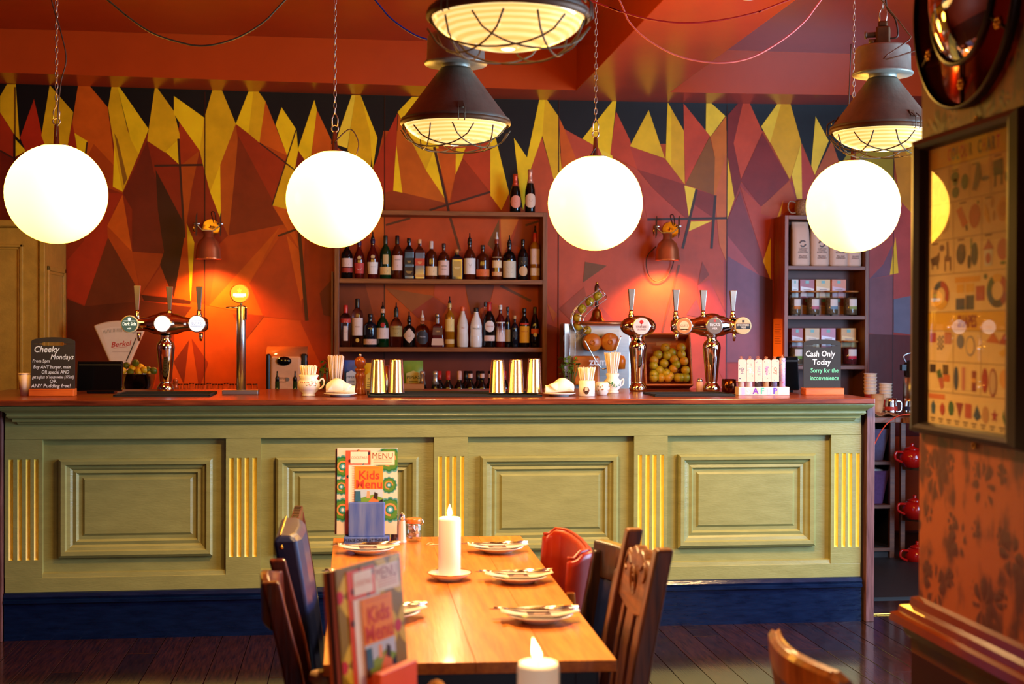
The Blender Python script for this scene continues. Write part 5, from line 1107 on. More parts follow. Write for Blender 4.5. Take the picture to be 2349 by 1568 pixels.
mb.flat([(-14*s, 86*s), (16*s, 90*s), (16*s, 90.8*s), (-14*s, 86.8*s)], .0008, M0, (206,50,40)); mb.flat([(-16*s, 78*s), (20*s, 78*s), (20*s, 79*s), (-16*s, 79*s)], .0008, M0, (200,160,130))
mb.flat([(14*s, 58*s), (16*s, 56*s), (38*s, 110*s), (36*s, 111*s)], .0009, M0, (60,50,44)); mb.build('dial_print', GLOSSPRINT, hd)
mb = MB(); mb.bx(-.13, .13, -.06, .06, 0, .05); mb.bx(-.05, .05, -.035, .035, .05, zb_+.1); mb.build('body', IVORY, g, bevel=.01)
mb = MB(); mb.bx(.02, .2, -.25, .03, .05, .064); mb.bx(.07, .15, -.24, -.14, .064, .086); arm = mb.build('pan_arm', IVORY, g, bevel=.006)
YBW = 9.01; pb = onback(313, YBW)
zbw = .092; rim = zk(313, 857, YBW)-zbw; rbw = 45*sc_at(pb)
gb = thing('steel_bowl', 'polished steel bowl of lemons and limes on the scale', 'bowl', V(pb.x, YBW, ZB+zbw))
mb = MB(); pr = [(rbw*.3, 0), (rbw*.62, rim*.16), (rbw*.9, rim*.6), (rbw, rim)]; mb.lathe([(0, .001)]+pr+[(rbw*1.03, rim+.002), (rbw*1.03, rim+.004), (rbw*.985, rim)]+[(max(0, a_-.004), b_+.004) for a_, b_ in reversed(pr[:-1])]+[(0, .006)], 32, cap=False); mb.build('shell', CHROME, gb)
LEM = mat('lemon_skin', (222,168,20), .4, var=.15, sc=20, bump=.15, bsc=140); LIM = mat('lime_skin', (96,104,22), .38, var=.3, sc=14, bump=.12, bsc=140)
fr = [(272,846,0),(290,838,1),(303,845,0),(311,832,1),(322,842,0),(331,848,0),(340,848,1),(353,850,1),(281,850,0),(299,853,1),(318,853,0),(344,854,0),(276,838,1)]
fo = ['first', 'second', 'third', 'fourth', 'fifth', 'sixth', 'seventh']; cnt = [0, 0]
for (px, py, k) in sorted(fr):
    o_ = at(px, py, Y=YBW+(rs.uniform(-.03, .03) if py < 846 else -.03-.02*rs.random())); sr = 8.6*sc_at(o_)
    nm = ('lemon', 'lime')[k]; gg = thing(nm, '%s %s, %s from the left in the steel bowl' % (('yellow', 'green')[k], nm, fo[cnt[k]]), nm, o_, rs.uniform(0, 6), 'citrus fruit in the steel bowl'); cnt[k] += 1
    mb = MB(); mb.lathe([(0, -sr*1.18), (sr*.2, -sr*1.1), (sr*.62, -sr*.8), (sr*.94, -sr*.3), (sr*.98, 0), (sr*.94, sr*.3), (sr*.62, sr*.8), (sr*.2, sr*1.1), (0, sr*1.2)], 16, RY(rs.uniform(.9, 1.6)), cap=False); mb.build('peel', (LEM, LIM)[k], gg)
    mb = MB(); mb.sphere((0,0,0), sr*.14); mb.xf(T(sr*1.1, 0, 0)); mb.build('tip', (LEM, LIM)[k], gg)
# row of upturned tumblers
for k in range(15):
    px = 400+13.2*k; Y_ = 8.98+.07*(k % 2)
    pp = onback(px, Y_); h = zk(px, 880 if k % 3 else 878, Y_)
    g = thing('tumbler', 'clear glass in the row of upturned glasses, number %s from the left beer tap' % ('one two three four five six seven eight nine ten eleven twelve thirteen fourteen fifteen'.split()[k]), 'glass', pp, 0, 'upturned glasses on the back counter')
    mb = MB(); mb.lathe([(.0185, 0), (.0175, h*.6), (.0165, h), (0, h), (0, h-.008), (.0145, h-.01), (.0165, 0)], 14, cap=False); mb.build('bowl', GLASSR, g)
    mb = MB(); mb.tube(arc((0, 0, .002), .0176, 0, 2*PI, 14, 'XY')[:-1], .0016, 5, True); mb.build('rim', GLASS, g)
p = onback(403, 8.9); b_ = bottle(p, zk(403, 868, 8.9), .07, 'champ', 'wine', None, [], 'single bottle with orange foil neck right of the left beer tap', name='champagne_bottle'); H = zk(403, 868, 8.9)
mb = MB(); mb.lathe([(.022, H*.7), (.016, H*.8), (.0145, H*.9), (.017, H*.91), (.017, H*.99), (0, H)], 14); mb.build('foil', cmat((206,90,40), .3), b_)
# towel dispenser
p = onback(659, 9.25); g = thing('towel_dispenser', 'cream and black paper towel dispenser with curved smoked top', 'dispenser', p); s = sc_at(p); h = zk(659, 795, 9.25); W = 46*s
mb = MB(); mb.bx(-W*.8, W*.72, -.13, .0, .05, h*.86); mb.build('front', mat('cream_gloss', (226,170,130), .25), g, bevel=.02, seg=3)
mb = MB(); mb.bx(-W, -W*.78, -.125, .1, .02, h*.9); mb.bx(W*.7, W, -.125, .1, .02, h*.9); mb.bx(-W, W, 0, .1, 0, h*.86); mb.build('side_cheeks', BLACK, g, bevel=.012)
mb = MB(); n = 10; rows = [[V(x, -.12+.2*(1-math.cos(PI/2*k/n)), h*.8+h*.2*math.sin(PI/2*k/n)) for k in range(n+1)] for x in (-W, W)]; mb.grid(rows); mb.build('smoked_hood', mat('smoked_hood', (196,110,60), .12, var=.1), g, solid=.004)
mb = MB(); mb.sphere((-W*.12, -.135, h*.79), .05, (1, .4, .62)); mb.build('window', SCRN, g)
mb = MB()
for x in (.05, .42): mb.lathe([(.013, 0), (.013, .006)], 14, T(W*x, -.13, h*.52) @ RX(PI/2))
mb.build('button', mat('grey_button', (120,110,104), .3), g)
mb = MB(); mb.text('Tissue', frame_m((-W*.25, -.1312, h*.54)), .026, (110,70,50), shear=.2); mb.text('COMPACT', frame_m((-W*.25, -.1312, h*.48)), .014, (150,110,90)); mb.build('lettering', PAPER, g)
# speed rail with two green bottles behind the bar
Yr = 8.0; zr0 = .95
mb = MB(); x_a, x_b = at(600, 900, Y=Yr).x, at(720, 900, Y=Yr).x; mb.bx(x_a, x_b, Yr-.06, Yr+.07, zr0-.012, zr0); mb.bx(x_a, x_b, Yr+.055, Yr+.07, zr0, zr0+.08); mb.bx(x_a, x_a+.012, Yr-.06, Yr+.07, 0, zr0-.012); mb.bx(x_b-.012, x_b, Yr-.06, Yr+.07, 0, zr0-.012)
tag(mb.build('speed_rail', STEEL), 'steel bottle rail behind the bar under the two green necks', 'rail')
for px, lb in ((636, 'green bottle neck with black pourer left of the floral jug'), (677, 'green bottle neck with black pourer touching the floral jug')):
    q_ = at(px, 851, Y=Yr); bottle(V(q_.x, Yr, zr0+.001), q_.z-zr0, .07, 'wine', 'green', None, [], lb, pour=.05, name='green_bottle', group='green bottles in the speed rail')
# snack packets
def packet(px0, px1, py0, Y_, col, label, words=(), tilt=0, h=None):
    p = onback((px0+px1)/2, Y_); s = sc_at(p); w_ = (px1-px0)*s; h = zk((px0+px1)/2, py0, Y_)
    g = thing('snack_packet', label, 'packet', p, tilt); nx_, nz_ = 8, 12; mb = MB()
    def surf(sg): return [[V(-w_/2+w_*i/nx_, sg*(.004+.03*math.sin(PI*i/nx_)*math.sin(PI*min(max((j/nz_-.06)/.88, 0), 1))), h*j/nz_) for i in range(nx_+1)] for j in range(nz_+1)]
    mb.grid(surf(-1)); mb.grid(surf(1)); mb.build('bag', mat('packet_%d_%d_%d' % col, col, .32), g)
    if words:
        mb = MB(); mb.flat([(-w_*.36, -h*.16), (w_*.36, -h*.16), (w_*.36, h*.14), (0, h*.19), (-w_*.36, h*.14)], 0, frame_m((0, -.0372, h*.62)), words[0])
        mb.text(words[1], frame_m((0, -.0376, h*.68)), w_*.24, words[2], bold=.01)
        for k in range(3): mb.flat([(-w_*.22, 0), (w_*.22, 0), (w_*.22, .004), (-w_*.22, .004)], .0004, frame_m((0, -.0372, h*(.6-.035*k))), words[2])
        mb.build('print', PAPER, g)
packet(790, 822, 826, 9.3, (28,84,190), 'blue crisp packet behind the pepper mill', ((210,220,236), 'PIPERS', (40,60,120)))
packet(836, 856, 832, 9.22, (226,176,20), 'yellow crisp packet between pepper mill and shaker tin', ((240,210,90), 'P', (70,50,20)))
packet(872, 894, 838, 9.32, (150,20,50), 'crimson crisp packet behind the first shaker tins')
packet(925, 970, 827, 9.28, (104,150,50), 'green crisp packet reading PIPERS beside the second shaker tin', ((206,196,120), 'PIPERS', (50,70,30)))
p = onback(948, 9.12); g = thing('snack_carton', 'brown card display carton in front of the green crisp packet', 'box', p); s = sc_at(p); h = zk(948, 880, 9.12); W = 24*s
KR = mat('kraft_card', (186,128,80), .7)
for nm, b_ in (('front', (-W, W, -.06, -.057, 0, h)), ('back_flap', (-W, W, .045, .048, 0, h)), ('side', (-W, -W+.003, -.057, .045, 0, h)), ('side', (W-.003, W, -.057, .045, 0, h+.07)), ('bottom', (-W, W, -.057, .045, 0, .003))):
    mb = MB(); mb.bx(*b_); mb.build(nm, KR, g)
# juicer
Yj = 9.12; p = onback(1371, Yj); s = sc_at(p); g = thing('orange_juicer', 'steel automatic orange juicer with clear front between shelves and beer tap', 'juicer', p)
W = 80*s; h = zk(1371, 741, Yj)
mb = MB(); mb.bx(-W, W, .0, .2, .0, h); mb.build('cabinet', STEEL, g, bevel=.02, seg=3)
mb = MB(); mb.bx(-W*.98, W*.98, -.14, .0, .0, .16); mb.build('base', BLACK, g, bevel=.012)
mb = MB(); mb.tube([(-W*.62, -.12, h), (W, -.12, h)], .013, 10); mb.tube([(-W*.62, -.12, h), (-W*.62, .05, h)], .01, 8); mb.build('top_rail', COPPER, g)
mb = MB(); mb.bx(-W, -W*.82, -.02, .03, h*.4, h); mb.build('front_edge', CHROME, g, bevel=.006)
OJ = mat('juicer_orange_plastic', (226,112,20), .3)
for (px, py) in ((1356, 785), (1397, 784)):
    o_ = at(px, py, Y=Yj-.06)-Vector(p); mb = MB(); r_ = 21*s; mb.lathe([(0, 0), (r_*.9, 0), (r_, .008), (r_, .05), (r_*.9, .058), (0, .058)], 28, T(*o_) @ RX(PI/2)); d_ = mb.build('press_drum', OJ, g)
    mb = MB(); mb.lathe([(0, 0), (r_*.3, 0), (r_*.3, .004), (r_*.2, .006), (r_*.2, .003), (0, .003)], 20, T(*o_) @ T(0, -.058, 0) @ RX(PI/2)); mb.build('drum_hub', OJ, d_)
mb = MB(); o_ = at(1350, 836, Y=Yj-.05)-Vector(p); mb.bx(o_.x-36*s, o_.x+24*s, o_.y-.04, o_.y+.03, o_.z-46*s, o_.z+20*s); mb.build('peel_box', OJ, g, bevel=.015, seg=3)
o_ = at(1424, 826, Y=Yj-.05)-Vector(p); mb = MB(); mb.lathe([(0, -.06), (.03, -.06), (.034, .0), (.025, .03), (0, .035)], 16, T(*o_)); mb.build('tap_knob', OJ, g)
mb = MB(); mb.bx(-W*.75, W*.5, -.135, -.131, h*.42, h*.93); fr_ = mb.build('clear_cover', GLASS, g)
mb = MB(); mb.tube(smooth([(-W*.5, -.137, h*.82), (-W*.1, -.138, h*.55), (W*.1, -.138, h*.5), (W*.3, -.138, h*.58), (W*.56, -.137, h*.86)]), .004, 6); mb.build('cover_handle', CHROME, g)
mb = MB(); o_ = at(1372, 830, Y=Yj-.145)-Vector(p); mb.text('z\u00fcm', frame_m(o_), 24*s, (236,232,228), bold=.02); mb.build('lettering', PAPER, g)
# wire chute
mb = MB(); ctr = [at(x, y, Y=Yj-.073)-Vector(p) for x, y in ((1383,672),(1368,683),(1352,693),(1337,707),(1326,722),(1323,738),(1329,752),(1340,762))]; ctr = smooth(ctr, 5)
for k in range(5):
    a_ = 2*PI*k/5; pts = []
    for i, c in enumerate(ctr):
        t = (ctr[min(i+1, len(ctr)-1)]-ctr[max(i-1, 0)]).normalized(); u = t.cross(V(0, 1, 0)).normalized(); pts.append(c+u*math.cos(a_)*.046+V(0, 1, 0)*math.sin(a_)*.046)
    mb.tube(pts, .0026, 5)
for i in (0, 10, 20, 34):
    c = ctr[i]; t = (ctr[min(i+1, len(ctr)-1)]-ctr[max(i-1, 0)]).normalized(); u = t.cross(V(0, 1, 0)).normalized(); mb.tube([c+u*math.cos(2*PI*k/14)*.047+V(0, 1, 0)*math.sin(2*PI*k/14)*.047 for k in range(14)], .0026, 5, True)
mb.build('wire_chute', CHROME, g)
for i, (px, py) in enumerate(((1371,679),(1353,692),(1335,708),(1324,728),(1326,748),(1347,757))):
    o_ = at(px, py, Y=Yj-.073); gg = thing('orange', 'orange waiting in the wire chute of the juicer, %s from the top' % ('first', 'second', 'third', 'fourth', 'fifth', 'sixth')[i], 'orange', o_, 0, 'oranges in the juicer chute'); mb = MB(); mb.sphere((0,0,0), (.0315 if i < 5 else .03), n=16, m=10); mb.build('peel', ORNG[1 if i < 3 else 0], gg)
    mb = MB(); mb.lathe([(.004, 0), (.003, .0015), (0, .0015)], 8, RX(1.2) @ T(0, 0, .0335)); mb.build('stalk_end', MATS['orange_navel'], gg)
# hand bell on the juicer
p2 = at(1369, 741, Y=Yj+.1); p2.z = ZB+.0005+h+.0005; gb = thing('hand_bell', 'brass hand bell with dark handle standing on the juicer', 'bell', p2); s2 = sc_at(p2)
mb = MB(); mb.lathe([(q_[0]*s2, q_[1]*s2) for q_ in [(22,0),(23,1),(22,3),(16,9),(12,17),(10.5,25),(9,30),(4,33),(4,36),(3,37)]], 26); mb.build('bell', BRASS, gb)
mb = MB(); mb.lathe([(q_[0]*s2, q_[1]*s2) for q_ in [(3.5,37),(5,42),(3.5,50),(4.5,62),(6,74),(5.5,84),(3,90)]], 16); mb.build('handle', mat('bell_handle', (70,34,18), .3), gb)
mb = MB(); mb.sphere((0, 0, 92*s2), 3*s2); mb.build('tip', BRASS, gb)
# --------------------------------------------------------------- narrow shelf unit
Yn = 9.33; a0_, a1_ = at(1799.5, 700, Y=Yn).x, at(1993, 700, Y=Yn).x
g = thing('narrow_shelves', 'tall narrow wooden shelf unit of coffee bags and tea jars', 'shelf', ((a0_+a1_)/2, Yn, ZB)); hw = (a1_-a0_)/2; tk = .027
ZN = [at(1890, y, Y=Yn).z-ZB for y in (494.5, 609.7, 723.5, 838)]; DP = YW-Yn-.03
WR = wood('reddish_upright', (120,48,18), (170,80,34), .4, axis=2)
for nm, b_, m_ in (('upright', (-hw, -hw+tk, 0, DP, .001, ZN[0]), WR), ('upright', (hw-tk, hw, 0, DP, .001, ZN[0]), WALNUT_V), ('top_board', (-hw+tk, hw-tk, 0, DP, ZN[0]-.028, ZN[0]), WALNUT), ('shelf', (-hw+tk, hw-tk, .002, DP, ZN[1]-.027, ZN[1]), WALNUT), ('shelf', (-hw+tk, hw-tk, .002, DP, ZN[2]-.027, ZN[2]), WALNUT), ('shelf', (-hw+tk, hw-tk, .002, DP, ZN[3]-.027, ZN[3]), WALNUT), ('back_panel', (-hw+tk, hw-tk, DP-.008, DP, .001, ZN[0]-.028), mat('dark_back_panel', (92,44,30), .5))):
    mb = MB(); mb.bx(*b_); mb.build(nm, m_, g, bevel=.0015)
def onshelf(px, k, Y_): p = at(px, 700, Y=Y_); return V(p.x, Y_, ZB+ZN[k]+.0006)
KRB = mat('kraft_white_bag', (226,190,166), .6, var=.05, bump=.1, bsc=12)
for i, (x0_, x1_) in enumerate(((1813.5,1852), (1857,1895.5), (1899.5,1939), (1937,1969))):
    Y_ = 9.41; p = onshelf((x0_+x1_)/2, 1, Y_); s = sc_at(p); w_ = (x1_-x0_)*s; h = 101*s
    gg = thing('coffee_bag', 'pale coffee bag with ring logo, %s from the left on the top shelf' % ('first', 'second', 'third', 'fourth')[i], 'bag', p, 0, 'coffee bags on the narrow shelves')
    rows = []
    for z, ww, dd in ((0, .96, .05), (.06, 1, .052), (.5, .98, .05), (.8, .95, .04), (.93, .97, .014), (.97, .98, .006), (1, .98, .005)):
        x, y = ww*w_/2, dd; rows.append([V(-x, -y, z*h), V(-x*.5, -y*1.1, z*h), V(0, -y*1.12, z*h), V(x*.5, -y*1.1, z*h), V(x, -y, z*h), V(x, y, z*h), V(-x, y, z*h)])
    mb = MB(); mb.grid(rows, cu=True); mb.f += [(0,6,5,4,3,2,1), tuple(len(mb.v)-7+k for k in range(7))]; mb.c += [None]*2; mb.s += [False]*2; mb.build('bag', KRB, gg)
    mb = MB(); M0 = frame_m((w_*.06, -.0605, 0)); r_ = w_*.18; gy = (96,80,78)
    for a0q, a1q in ((.6, 3.0), (3.75, 6.15)):
        n = 10; out = [(r_*1.15*math.cos(a0q+(a1q-a0q)*k/n), r_*1.15*math.sin(a0q+(a1q-a0q)*k/n)+h*.5) for k in range(n+1)]; inn_ = [(r_*.72*math.cos(a1q-(a1q-a0q)*k/n), r_*.72*math.sin(a1q-(a1q-a0q)*k/n)+h*.5) for k in range(n+1)]
        for k in range(n): mb.flat([out[k], out[k+1], inn_[n-k-1], inn_[n-k]], 0, M0, gy)
    for k, t_ in enumerate(('CLIFTON', 'COFFEE', 'ROASTERS', '', 'VILLAGE', 'ESPRESSO')):
        if t_: mb.text(t_, M0 @ T(0, h*(.39-.042*k), .0002), w_*.135, (120,100,94), sx=.95, bold=.005)
    mb.build('print', PAPER, gg)
def carton(px0, px1, py0, k, Y_, zb, col, col2, label, dep=.09):
    p = onshelf((px0+px1)/2, k, Y_); p.z += zb; s = sc_at(p); w_ = (px1-px0)*s/2; h = at((px0+px1)/2, py0, Y=Y_-dep/2).z-p.z
    gg = thing('tea_carton', label, 'box', p, 0, 'tea cartons on the narrow shelves'); mb = MB(); mb.bx(-w_, w_, -dep/2, dep/2, 0, h); mb.build('box', mat('carton_%d_%d_%d' % col, col, .35), gg, bevel=.002)
    mb = MB(); M0 = frame_m((0, -dep/2-.0012, 0)); mb.flat([(-w_*.9, h*.08), (w_*.9, h*.08), (w_*.9, h*.5), (-w_*.9, h*.62)], 0, M0, col2); mb.flat([(-w_*.24, h*.78), (w_*.24, h*.78), (w_*.24, h*.93), (-w_*.24, h*.93)], 0, M0, (90,150,130))
    for q_ in range(2): mb.flat([(-w_*.5, h*(.42-.12*q_)), (w_*.5, h*(.42-.12*q_)), (w_*.5, h*(.46-.12*q_)), (-w_*.5, h*(.46-.12*q_))], .0004, M0, (150,100,70))
    mb.build('print', GLOSSPRINT, gg); return h
lowb = [((1811,1827),(150,90,40)), ((1829,1864),(110,40,24)), ((1866,1900),(150,80,30)), ((1902,1936),(140,70,26))]
upb = [((1811,1827),(230,214,200),(236,226,214),'white'), ((1829.5,1864),(176,40,36),(240,220,214),'red and white'), ((1866,1900),(232,180,90),(240,206,160),'cream yellow'), ((1902,1936),(226,120,60),(214,160,170),'orange and mauve')]
ordw = ('first', 'second', 'third', 'fourth')
for i in range(4):
    h = carton(*lowb[i][0], 683, 2, 9.5, 0, lowb[i][1], (190,130,60), 'dark amber tea carton under the %s one, middle shelf behind jars' % upb[i][3])
    carton(*upb[i][0], 640.5, 2, 9.5, h+.001, upb[i][1], upb[i][2], '%s tea carton on top of another behind the middle shelf jars' % upb[i][3])
upc = [((1811,1838),(190,50,44),(230,200,200),'crimson and white'), ((1842,1876),(226,176,110),(236,200,150),'pale gold'), ((1878,1913),(206,120,140),(236,226,240),'pink and silver'), ((1924,1960),(226,160,60),(240,190,90),'golden yellow')]
for i in range(4):
    h = carton(*upc[i][0], 797, 3, 9.5, 0, ((120,60,30),(130,70,30),(110,50,40),(140,80,30))[i], (190,130,60), 'dark tea carton under the %s one on the lowest shelf' % upc[i][3])
    carton(*upc[i][0], 752.5, 3, 9.5, h+.001, upc[i][1], upc[i][2], '%s tea carton on top of another on the lowest shelf' % upc[i][3])
JW = mat('jar_tea_leaves', (132,104,74), .8, var=.5, sc=70)
def jar(px, k, py0, wpx, lc, label, Y_=9.395, fill=None):
    p = onshelf(px, k, Y_); s = sc_at(p); r_ = wpx/2*s; h = at(px, py0, Y=Y_).z-p.z
    gg = thing('tea_jar', label, 'jar', p, 0, 'glass tea jars on the narrow shelves')
    mb = MB(); mb.lathe([(0, .0), (r_*.93, 0), (r_*.96, .004), (r_*.96, h-.012), (r_*.9, h-.01), (r_*.9, .006), (0, .006)], 22, cap=False); mb.build('glass', GLASS, gg)
    mb = MB(); mb.lathe([(r_*.87, .008), (r_*.87, h*.72), (0, h*.74)], 18); mb.build('tea', fill or JW, gg)
    mb = MB(); mb.lathe([(r_*.98, h-.012), (r_*1.06, h-.01), (r_*1.06, h-.001), (r_, h), (0, h)], 22); mb.build('lid', wood('jar_lid_wood', (150,84,34), (196,124,60), .5), gg)
    mb = MB(); rows = [[V(r_*.985*math.sin(.1+1.0*(j/8-.5)*1.2), -r_*.985*math.cos(.1+1.0*(j/8-.5)*1.2), z) for j in range(9)] for z in (h*.26, h*.38, h*.66)]
    mb.grid(rows[:2], lc); mb.grid(rows[1:], (236,222,212)); mb.build('label_print', PAPER, gg)
for i, (px, w_) in enumerate(((1824.5,28), (1865,32), (1907.5,32), (1951,33))): jar(px, 2, 667, w_, ((206,120,50),(200,110,130),(120,150,170),(150,160,90))[i], 'glass tea jar with %s label on the middle narrow shelf' % ('an orange based', 'a rose based', 'a blue based', 'a green based')[i])
BER = mat('jar_berries', (110,30,34), .7, var=.6, sc=60)
for i, (px, w_) in enumerate(((1827,32), (1870,33), (1911,33), (1950,35))): jar(px, 3, 781, w_, ((120,150,60),(200,160,60),(170,120,160),(206,40,60))[i], 'glass tea jar with %s label on the lowest narrow shelf' % ('a lime', 'a yellow', 'a lilac', 'a red berry')[i], fill=BER if i == 3 else None)
# mug on top of it, notice on its side
p = onshelf(1846, 0, 9.42); s = sc_at(p)
pot('speckled_mug', 'brown speckled mug on top of the narrow shelf unit', p, [(0,0),(17*s,0),(20*s,2*s),(24*s,14*s),(24*s,24*s),(22*s,36*s)], mat('speckled_glaze', (214,170,130), .3, c2=(96,60,40), sc=120), [(-22*s,0,31*s),(-36*s,0,34*s),(-41*s,0,20*s),(-34*s,0,8*s),(-23*s,0,8*s)])
zt_, zb_ = at(1785, 731, X=a0_-.001).z, at(1785, 820, X=a0_-.001).z; y0_, y1_ = at(1795, 770, X=a0_-.001).y, at(1774, 770, X=a0_-.001).y
mb = MB(); M0 = frame_m((a0_-.0015, y1_, zb_), (0,-1,0), (0,0,1)); w_, h = y1_-y0_, zt_-zb_
mb.prism([(0,0),(w_,0),(w_,h),(0,h)], -.0008, 0, M0, (240,132,40))
for k in range(9): mb.flat([(w_*.15, h*(.84-.06*k)), (w_*(.85 if k % 3 else .7), h*(.84-.06*k)), (w_*(.85 if k % 3 else .7), h*(.855-.06*k)), (w_*.15, h*(.855-.06*k))], .0004, M0, (150,70,20))
tag(mb.build('orange_notice', PAPER), 'orange printed notice pinned to the side of the narrow shelves', 'notice')
# --------------------------------------------------------------- corner beyond the bar
DK = mat('dark_cabinet', (24,16,12), .6)
EDGE = wood('cabinet_edge', (70,36,16), (104,58,28), .45)
Ye = 8.55; ztop = at(2040, 957, Y=Ye).z
e0, e1 = at(1960, 1000, Y=Ye).x, at(2053, 1000, Y=Ye).x
zsh = [at(2030, y, Y=Ye).z for y in (1058, 1158, 1256)]
g = thing('corner_shelving', 'dark corner shelving with wooden edges beyond the end of the bar', 'shelving', ((e0+e1)/2, Ye, 0)); W = (e1-e0)/2
mb = MB(); mb.bx(-W-.3, W, 0, .42, ztop-.035, ztop); mb.bx(W, W+.95, -.0, .42, ztop-.035, ztop); mb.build('worktop', WALNUT, g, bevel=.003)

for b_ in ((-W-.3, W+.02, .38, .42, 0, ztop-.035), (W, W+.02, .1, .38, 0, ztop-.035), (-W-.3, W, .02, .38, .0, .07)): mb = MB(); mb.bx(*b_); mb.build('back_board', DK, g)
mb = MB(); mb.bx(W-.03, W, 0, .03, 0, ztop-.035); mb.build('post', EDGE, g); mb = MB(); mb.bx(W+.035, W+.065, -.02, .01, 0, ztop-.035); mb.build('post', EDGE, g)
for z in zsh: mb = MB(); mb.bx(-W-.3, W-.03, 0, .38, z-.022, z); mb.build('shelf', EDGE, g)
ang = R(-62)
for y in (1068, 1184, 1290):
    z = at(2060, y, Y=Ye).z; mb = MB(); mb.bx(.0, .95, -.022, .0, -.022, 0); mb.bx(0, .95, 0, .3, -.022, 0); mb.xf(T(W+.06, -.01, z) @ RZ(R(-50))); mb.build('angled_shelf', EDGE, g)
mb = MB(); mb.bx(.0, .95, -.022, .3, -.035, 0); mb.xf(T(W+.06, -.01, ztop-.0) @ RZ(R(-50))); mb.build('angled_worktop', WALNUT, g)
mb = MB(); mb.bx(.0, .95, .28, .3, 0, ztop-.04); mb.xf(T(W+.06, -.01, 0) @ RZ(R(-50))); mb.build('angled_back', DK, g)
FAB = mat('grey_violet_fabric', (74,66,92), .85, var=.15, sc=60); FAB2 = mat('plum_fabric', (74,42,84), .85, var=.15, sc=60)
for z, m_, lb, hh in ((zsh[0], FAB, 'grey violet fabric storage box on the upper corner shelf', .21), (zsh[1], FAB2, 'plum fabric storage box with papers on the middle corner shelf', .22)):
    q_ = V(at(1988, 1100, Y=Ye+.1).x, Ye+.16, z+.001); gg = thing('fabric_box', lb, 'box', q_); rows = [[V(-x, -x*.85, zz), V(x, -x*.85, zz), V(x, x*.85, zz), V(-x, x*.85, zz)] for x, zz in ((.1, 0), (.135, hh), (.128, hh), (.095, .01))]
    mb = MB(); mb.grid(rows, cu=True, smooth=False); mb.f.append((12,13,14,15)); mb.c.append(None); mb.s.append(False); mb.build('box', m_, gg)
    if m_ is FAB: mb = MB(); mb.bx(-.02, .02, -.117, -.112, hh*.55, hh*.8); mb.build('pull_tab', BLACK, gg)
    else: mb = MB(); mb.box((0, 0, hh+.004), (.2, .16, .03), (.1, .08, .2)); mb.build('papers', mat('loose_papers', (200,190,180), .7), gg)
RED = mat('glossy_red_china', (150,14,8), .12, var=.05)
for y, lb, px in ((1067, 'glossy red teapot on the upper angled shelf', 2092), (1184, 'glossy red teapot on the middle angled shelf', 2098), (1289, 'glossy red teapot on the lowest angled shelf', 2104)):
    zz = at(2060, y, Y=Ye).z+.0005; q_ = at(px, y-20, Y=8.42); gg = thing('teapot', lb, 'teapot', V(q_.x, 8.42, zz), .2, 'red teapots on the corner shelves')
    mb = MB(); mb.lathe([(0,0),(.045,0),(.05,.006),(.078,.04),(.082,.065),(.07,.1),(.05,.115),(0,.116)], 24); mb.build('body', RED, gg); mb = MB(); mb.lathe([(.05,.115),(.045,.126),(.015,.135),(.008,.14),(.014,.15),(.008,.158),(0,.16)], 18); mb.build('lid', RED, gg)
    mb = MB(); mb.tube(smooth([(-.07,0,.1),(-.12,0,.1),(-.125,0,.06),(-.075,0,.035)]), .009, 8); mb.build('handle', RED, gg); mb = MB(); mb.tube(smooth([(.07,0,.05),(.11,0,.075),(.13,0,.115)]), [.02]*8+[.014]*8+[.01], 10); mb.build('spout', RED, gg)
def oncorner(px, Y_): q_ = at(px, 930, Y=Y_); return V(q_.x, Y_, ztop+.0006)
q_ = oncorner(2014, 8.72)
for k in range(2): cup(oncorner(2012, 8.68)+V(0, 0, .0 if k == 0 else .035), .032, .044, .11, mat('kraft_cup', (214,150,96), .6), ('plain tan takeaway cup at the bottom of the pair beyond the bar', 'plain tan takeaway cup nested on top of another beyond the bar')[k], group='tan takeaway cups')
STR = mat('red_striped_cup', attr=True, rough=.5, var=.02)
def stripe_cup(q_, h0, label):
    gg = thing('striped_cup', label, 'cup', q_, 0, 'striped takeaway cups'); mb = MB(); mb.lathe([(0, .001), (.03, 0), (.0335, .03)], 18, cap=False, col=(226,170,120)); mb.lathe([(.0335, .03), (.04, .08)], 18, cap=False, col=(170,40,30)); mb.lathe([(.04, .08), (.043, .1), (.04, .1)], 18, cap=False, col=(230,190,150)); mb.build('wall', STR, gg)
    mb = MB(); mb.tube(arc((0,0,.1), .043, 0, 2*PI, 18, 'XY')[:-1], .003, 6, True); mb.build('rim', CARD, gg)
nw = ('lowest', 'second', 'third', 'fourth', 'fifth', 'top')
for k in range(6): stripe_cup(oncorner(1996, 8.95)+V(0, 0, .055+.024*k), 0, 'striped paper cup, %s in the left stack beyond the bar' % nw[k])
for k in range(5): stripe_cup(oncorner(2031, 8.92)+V(0, 0, .02+.022*k), 0, 'striped paper cup, %s in the right stack beyond the bar' % ('lowest', 'second', 'third', 'fourth', 'top')[k])
for px, c, lb in ((2044, (190,40,20), 'steel milk jug with a red band'), (2088, (24,26,60), 'steel milk jug with a navy band')):
    q_ = oncorner(px, 8.66); gg = thing('milk_jug', lb+' on the corner worktop', 'jug', q_); mb = MB(); mb.lathe([(0,.001),(.042,0),(.044,.03),(.036,.1),(.038,.12),(.035,.12),(.033,.1),(.04,.03),(0,.006)], 22, cap=False); mb.build('body', CHROME, gg)
    mb = MB(); mb.lathe([(.0435,.04),(.0415,.066)], 22, cap=False); mb.build('band', mat('band_%d' % c[0], c, .5), gg); mb = MB(); mb.tube(smooth([(.037,0,.1),(.07,0,.095),(.07,0,.04),(.044,0,.03)]), .005, 6); mb.build('handle', CHROME, gg)
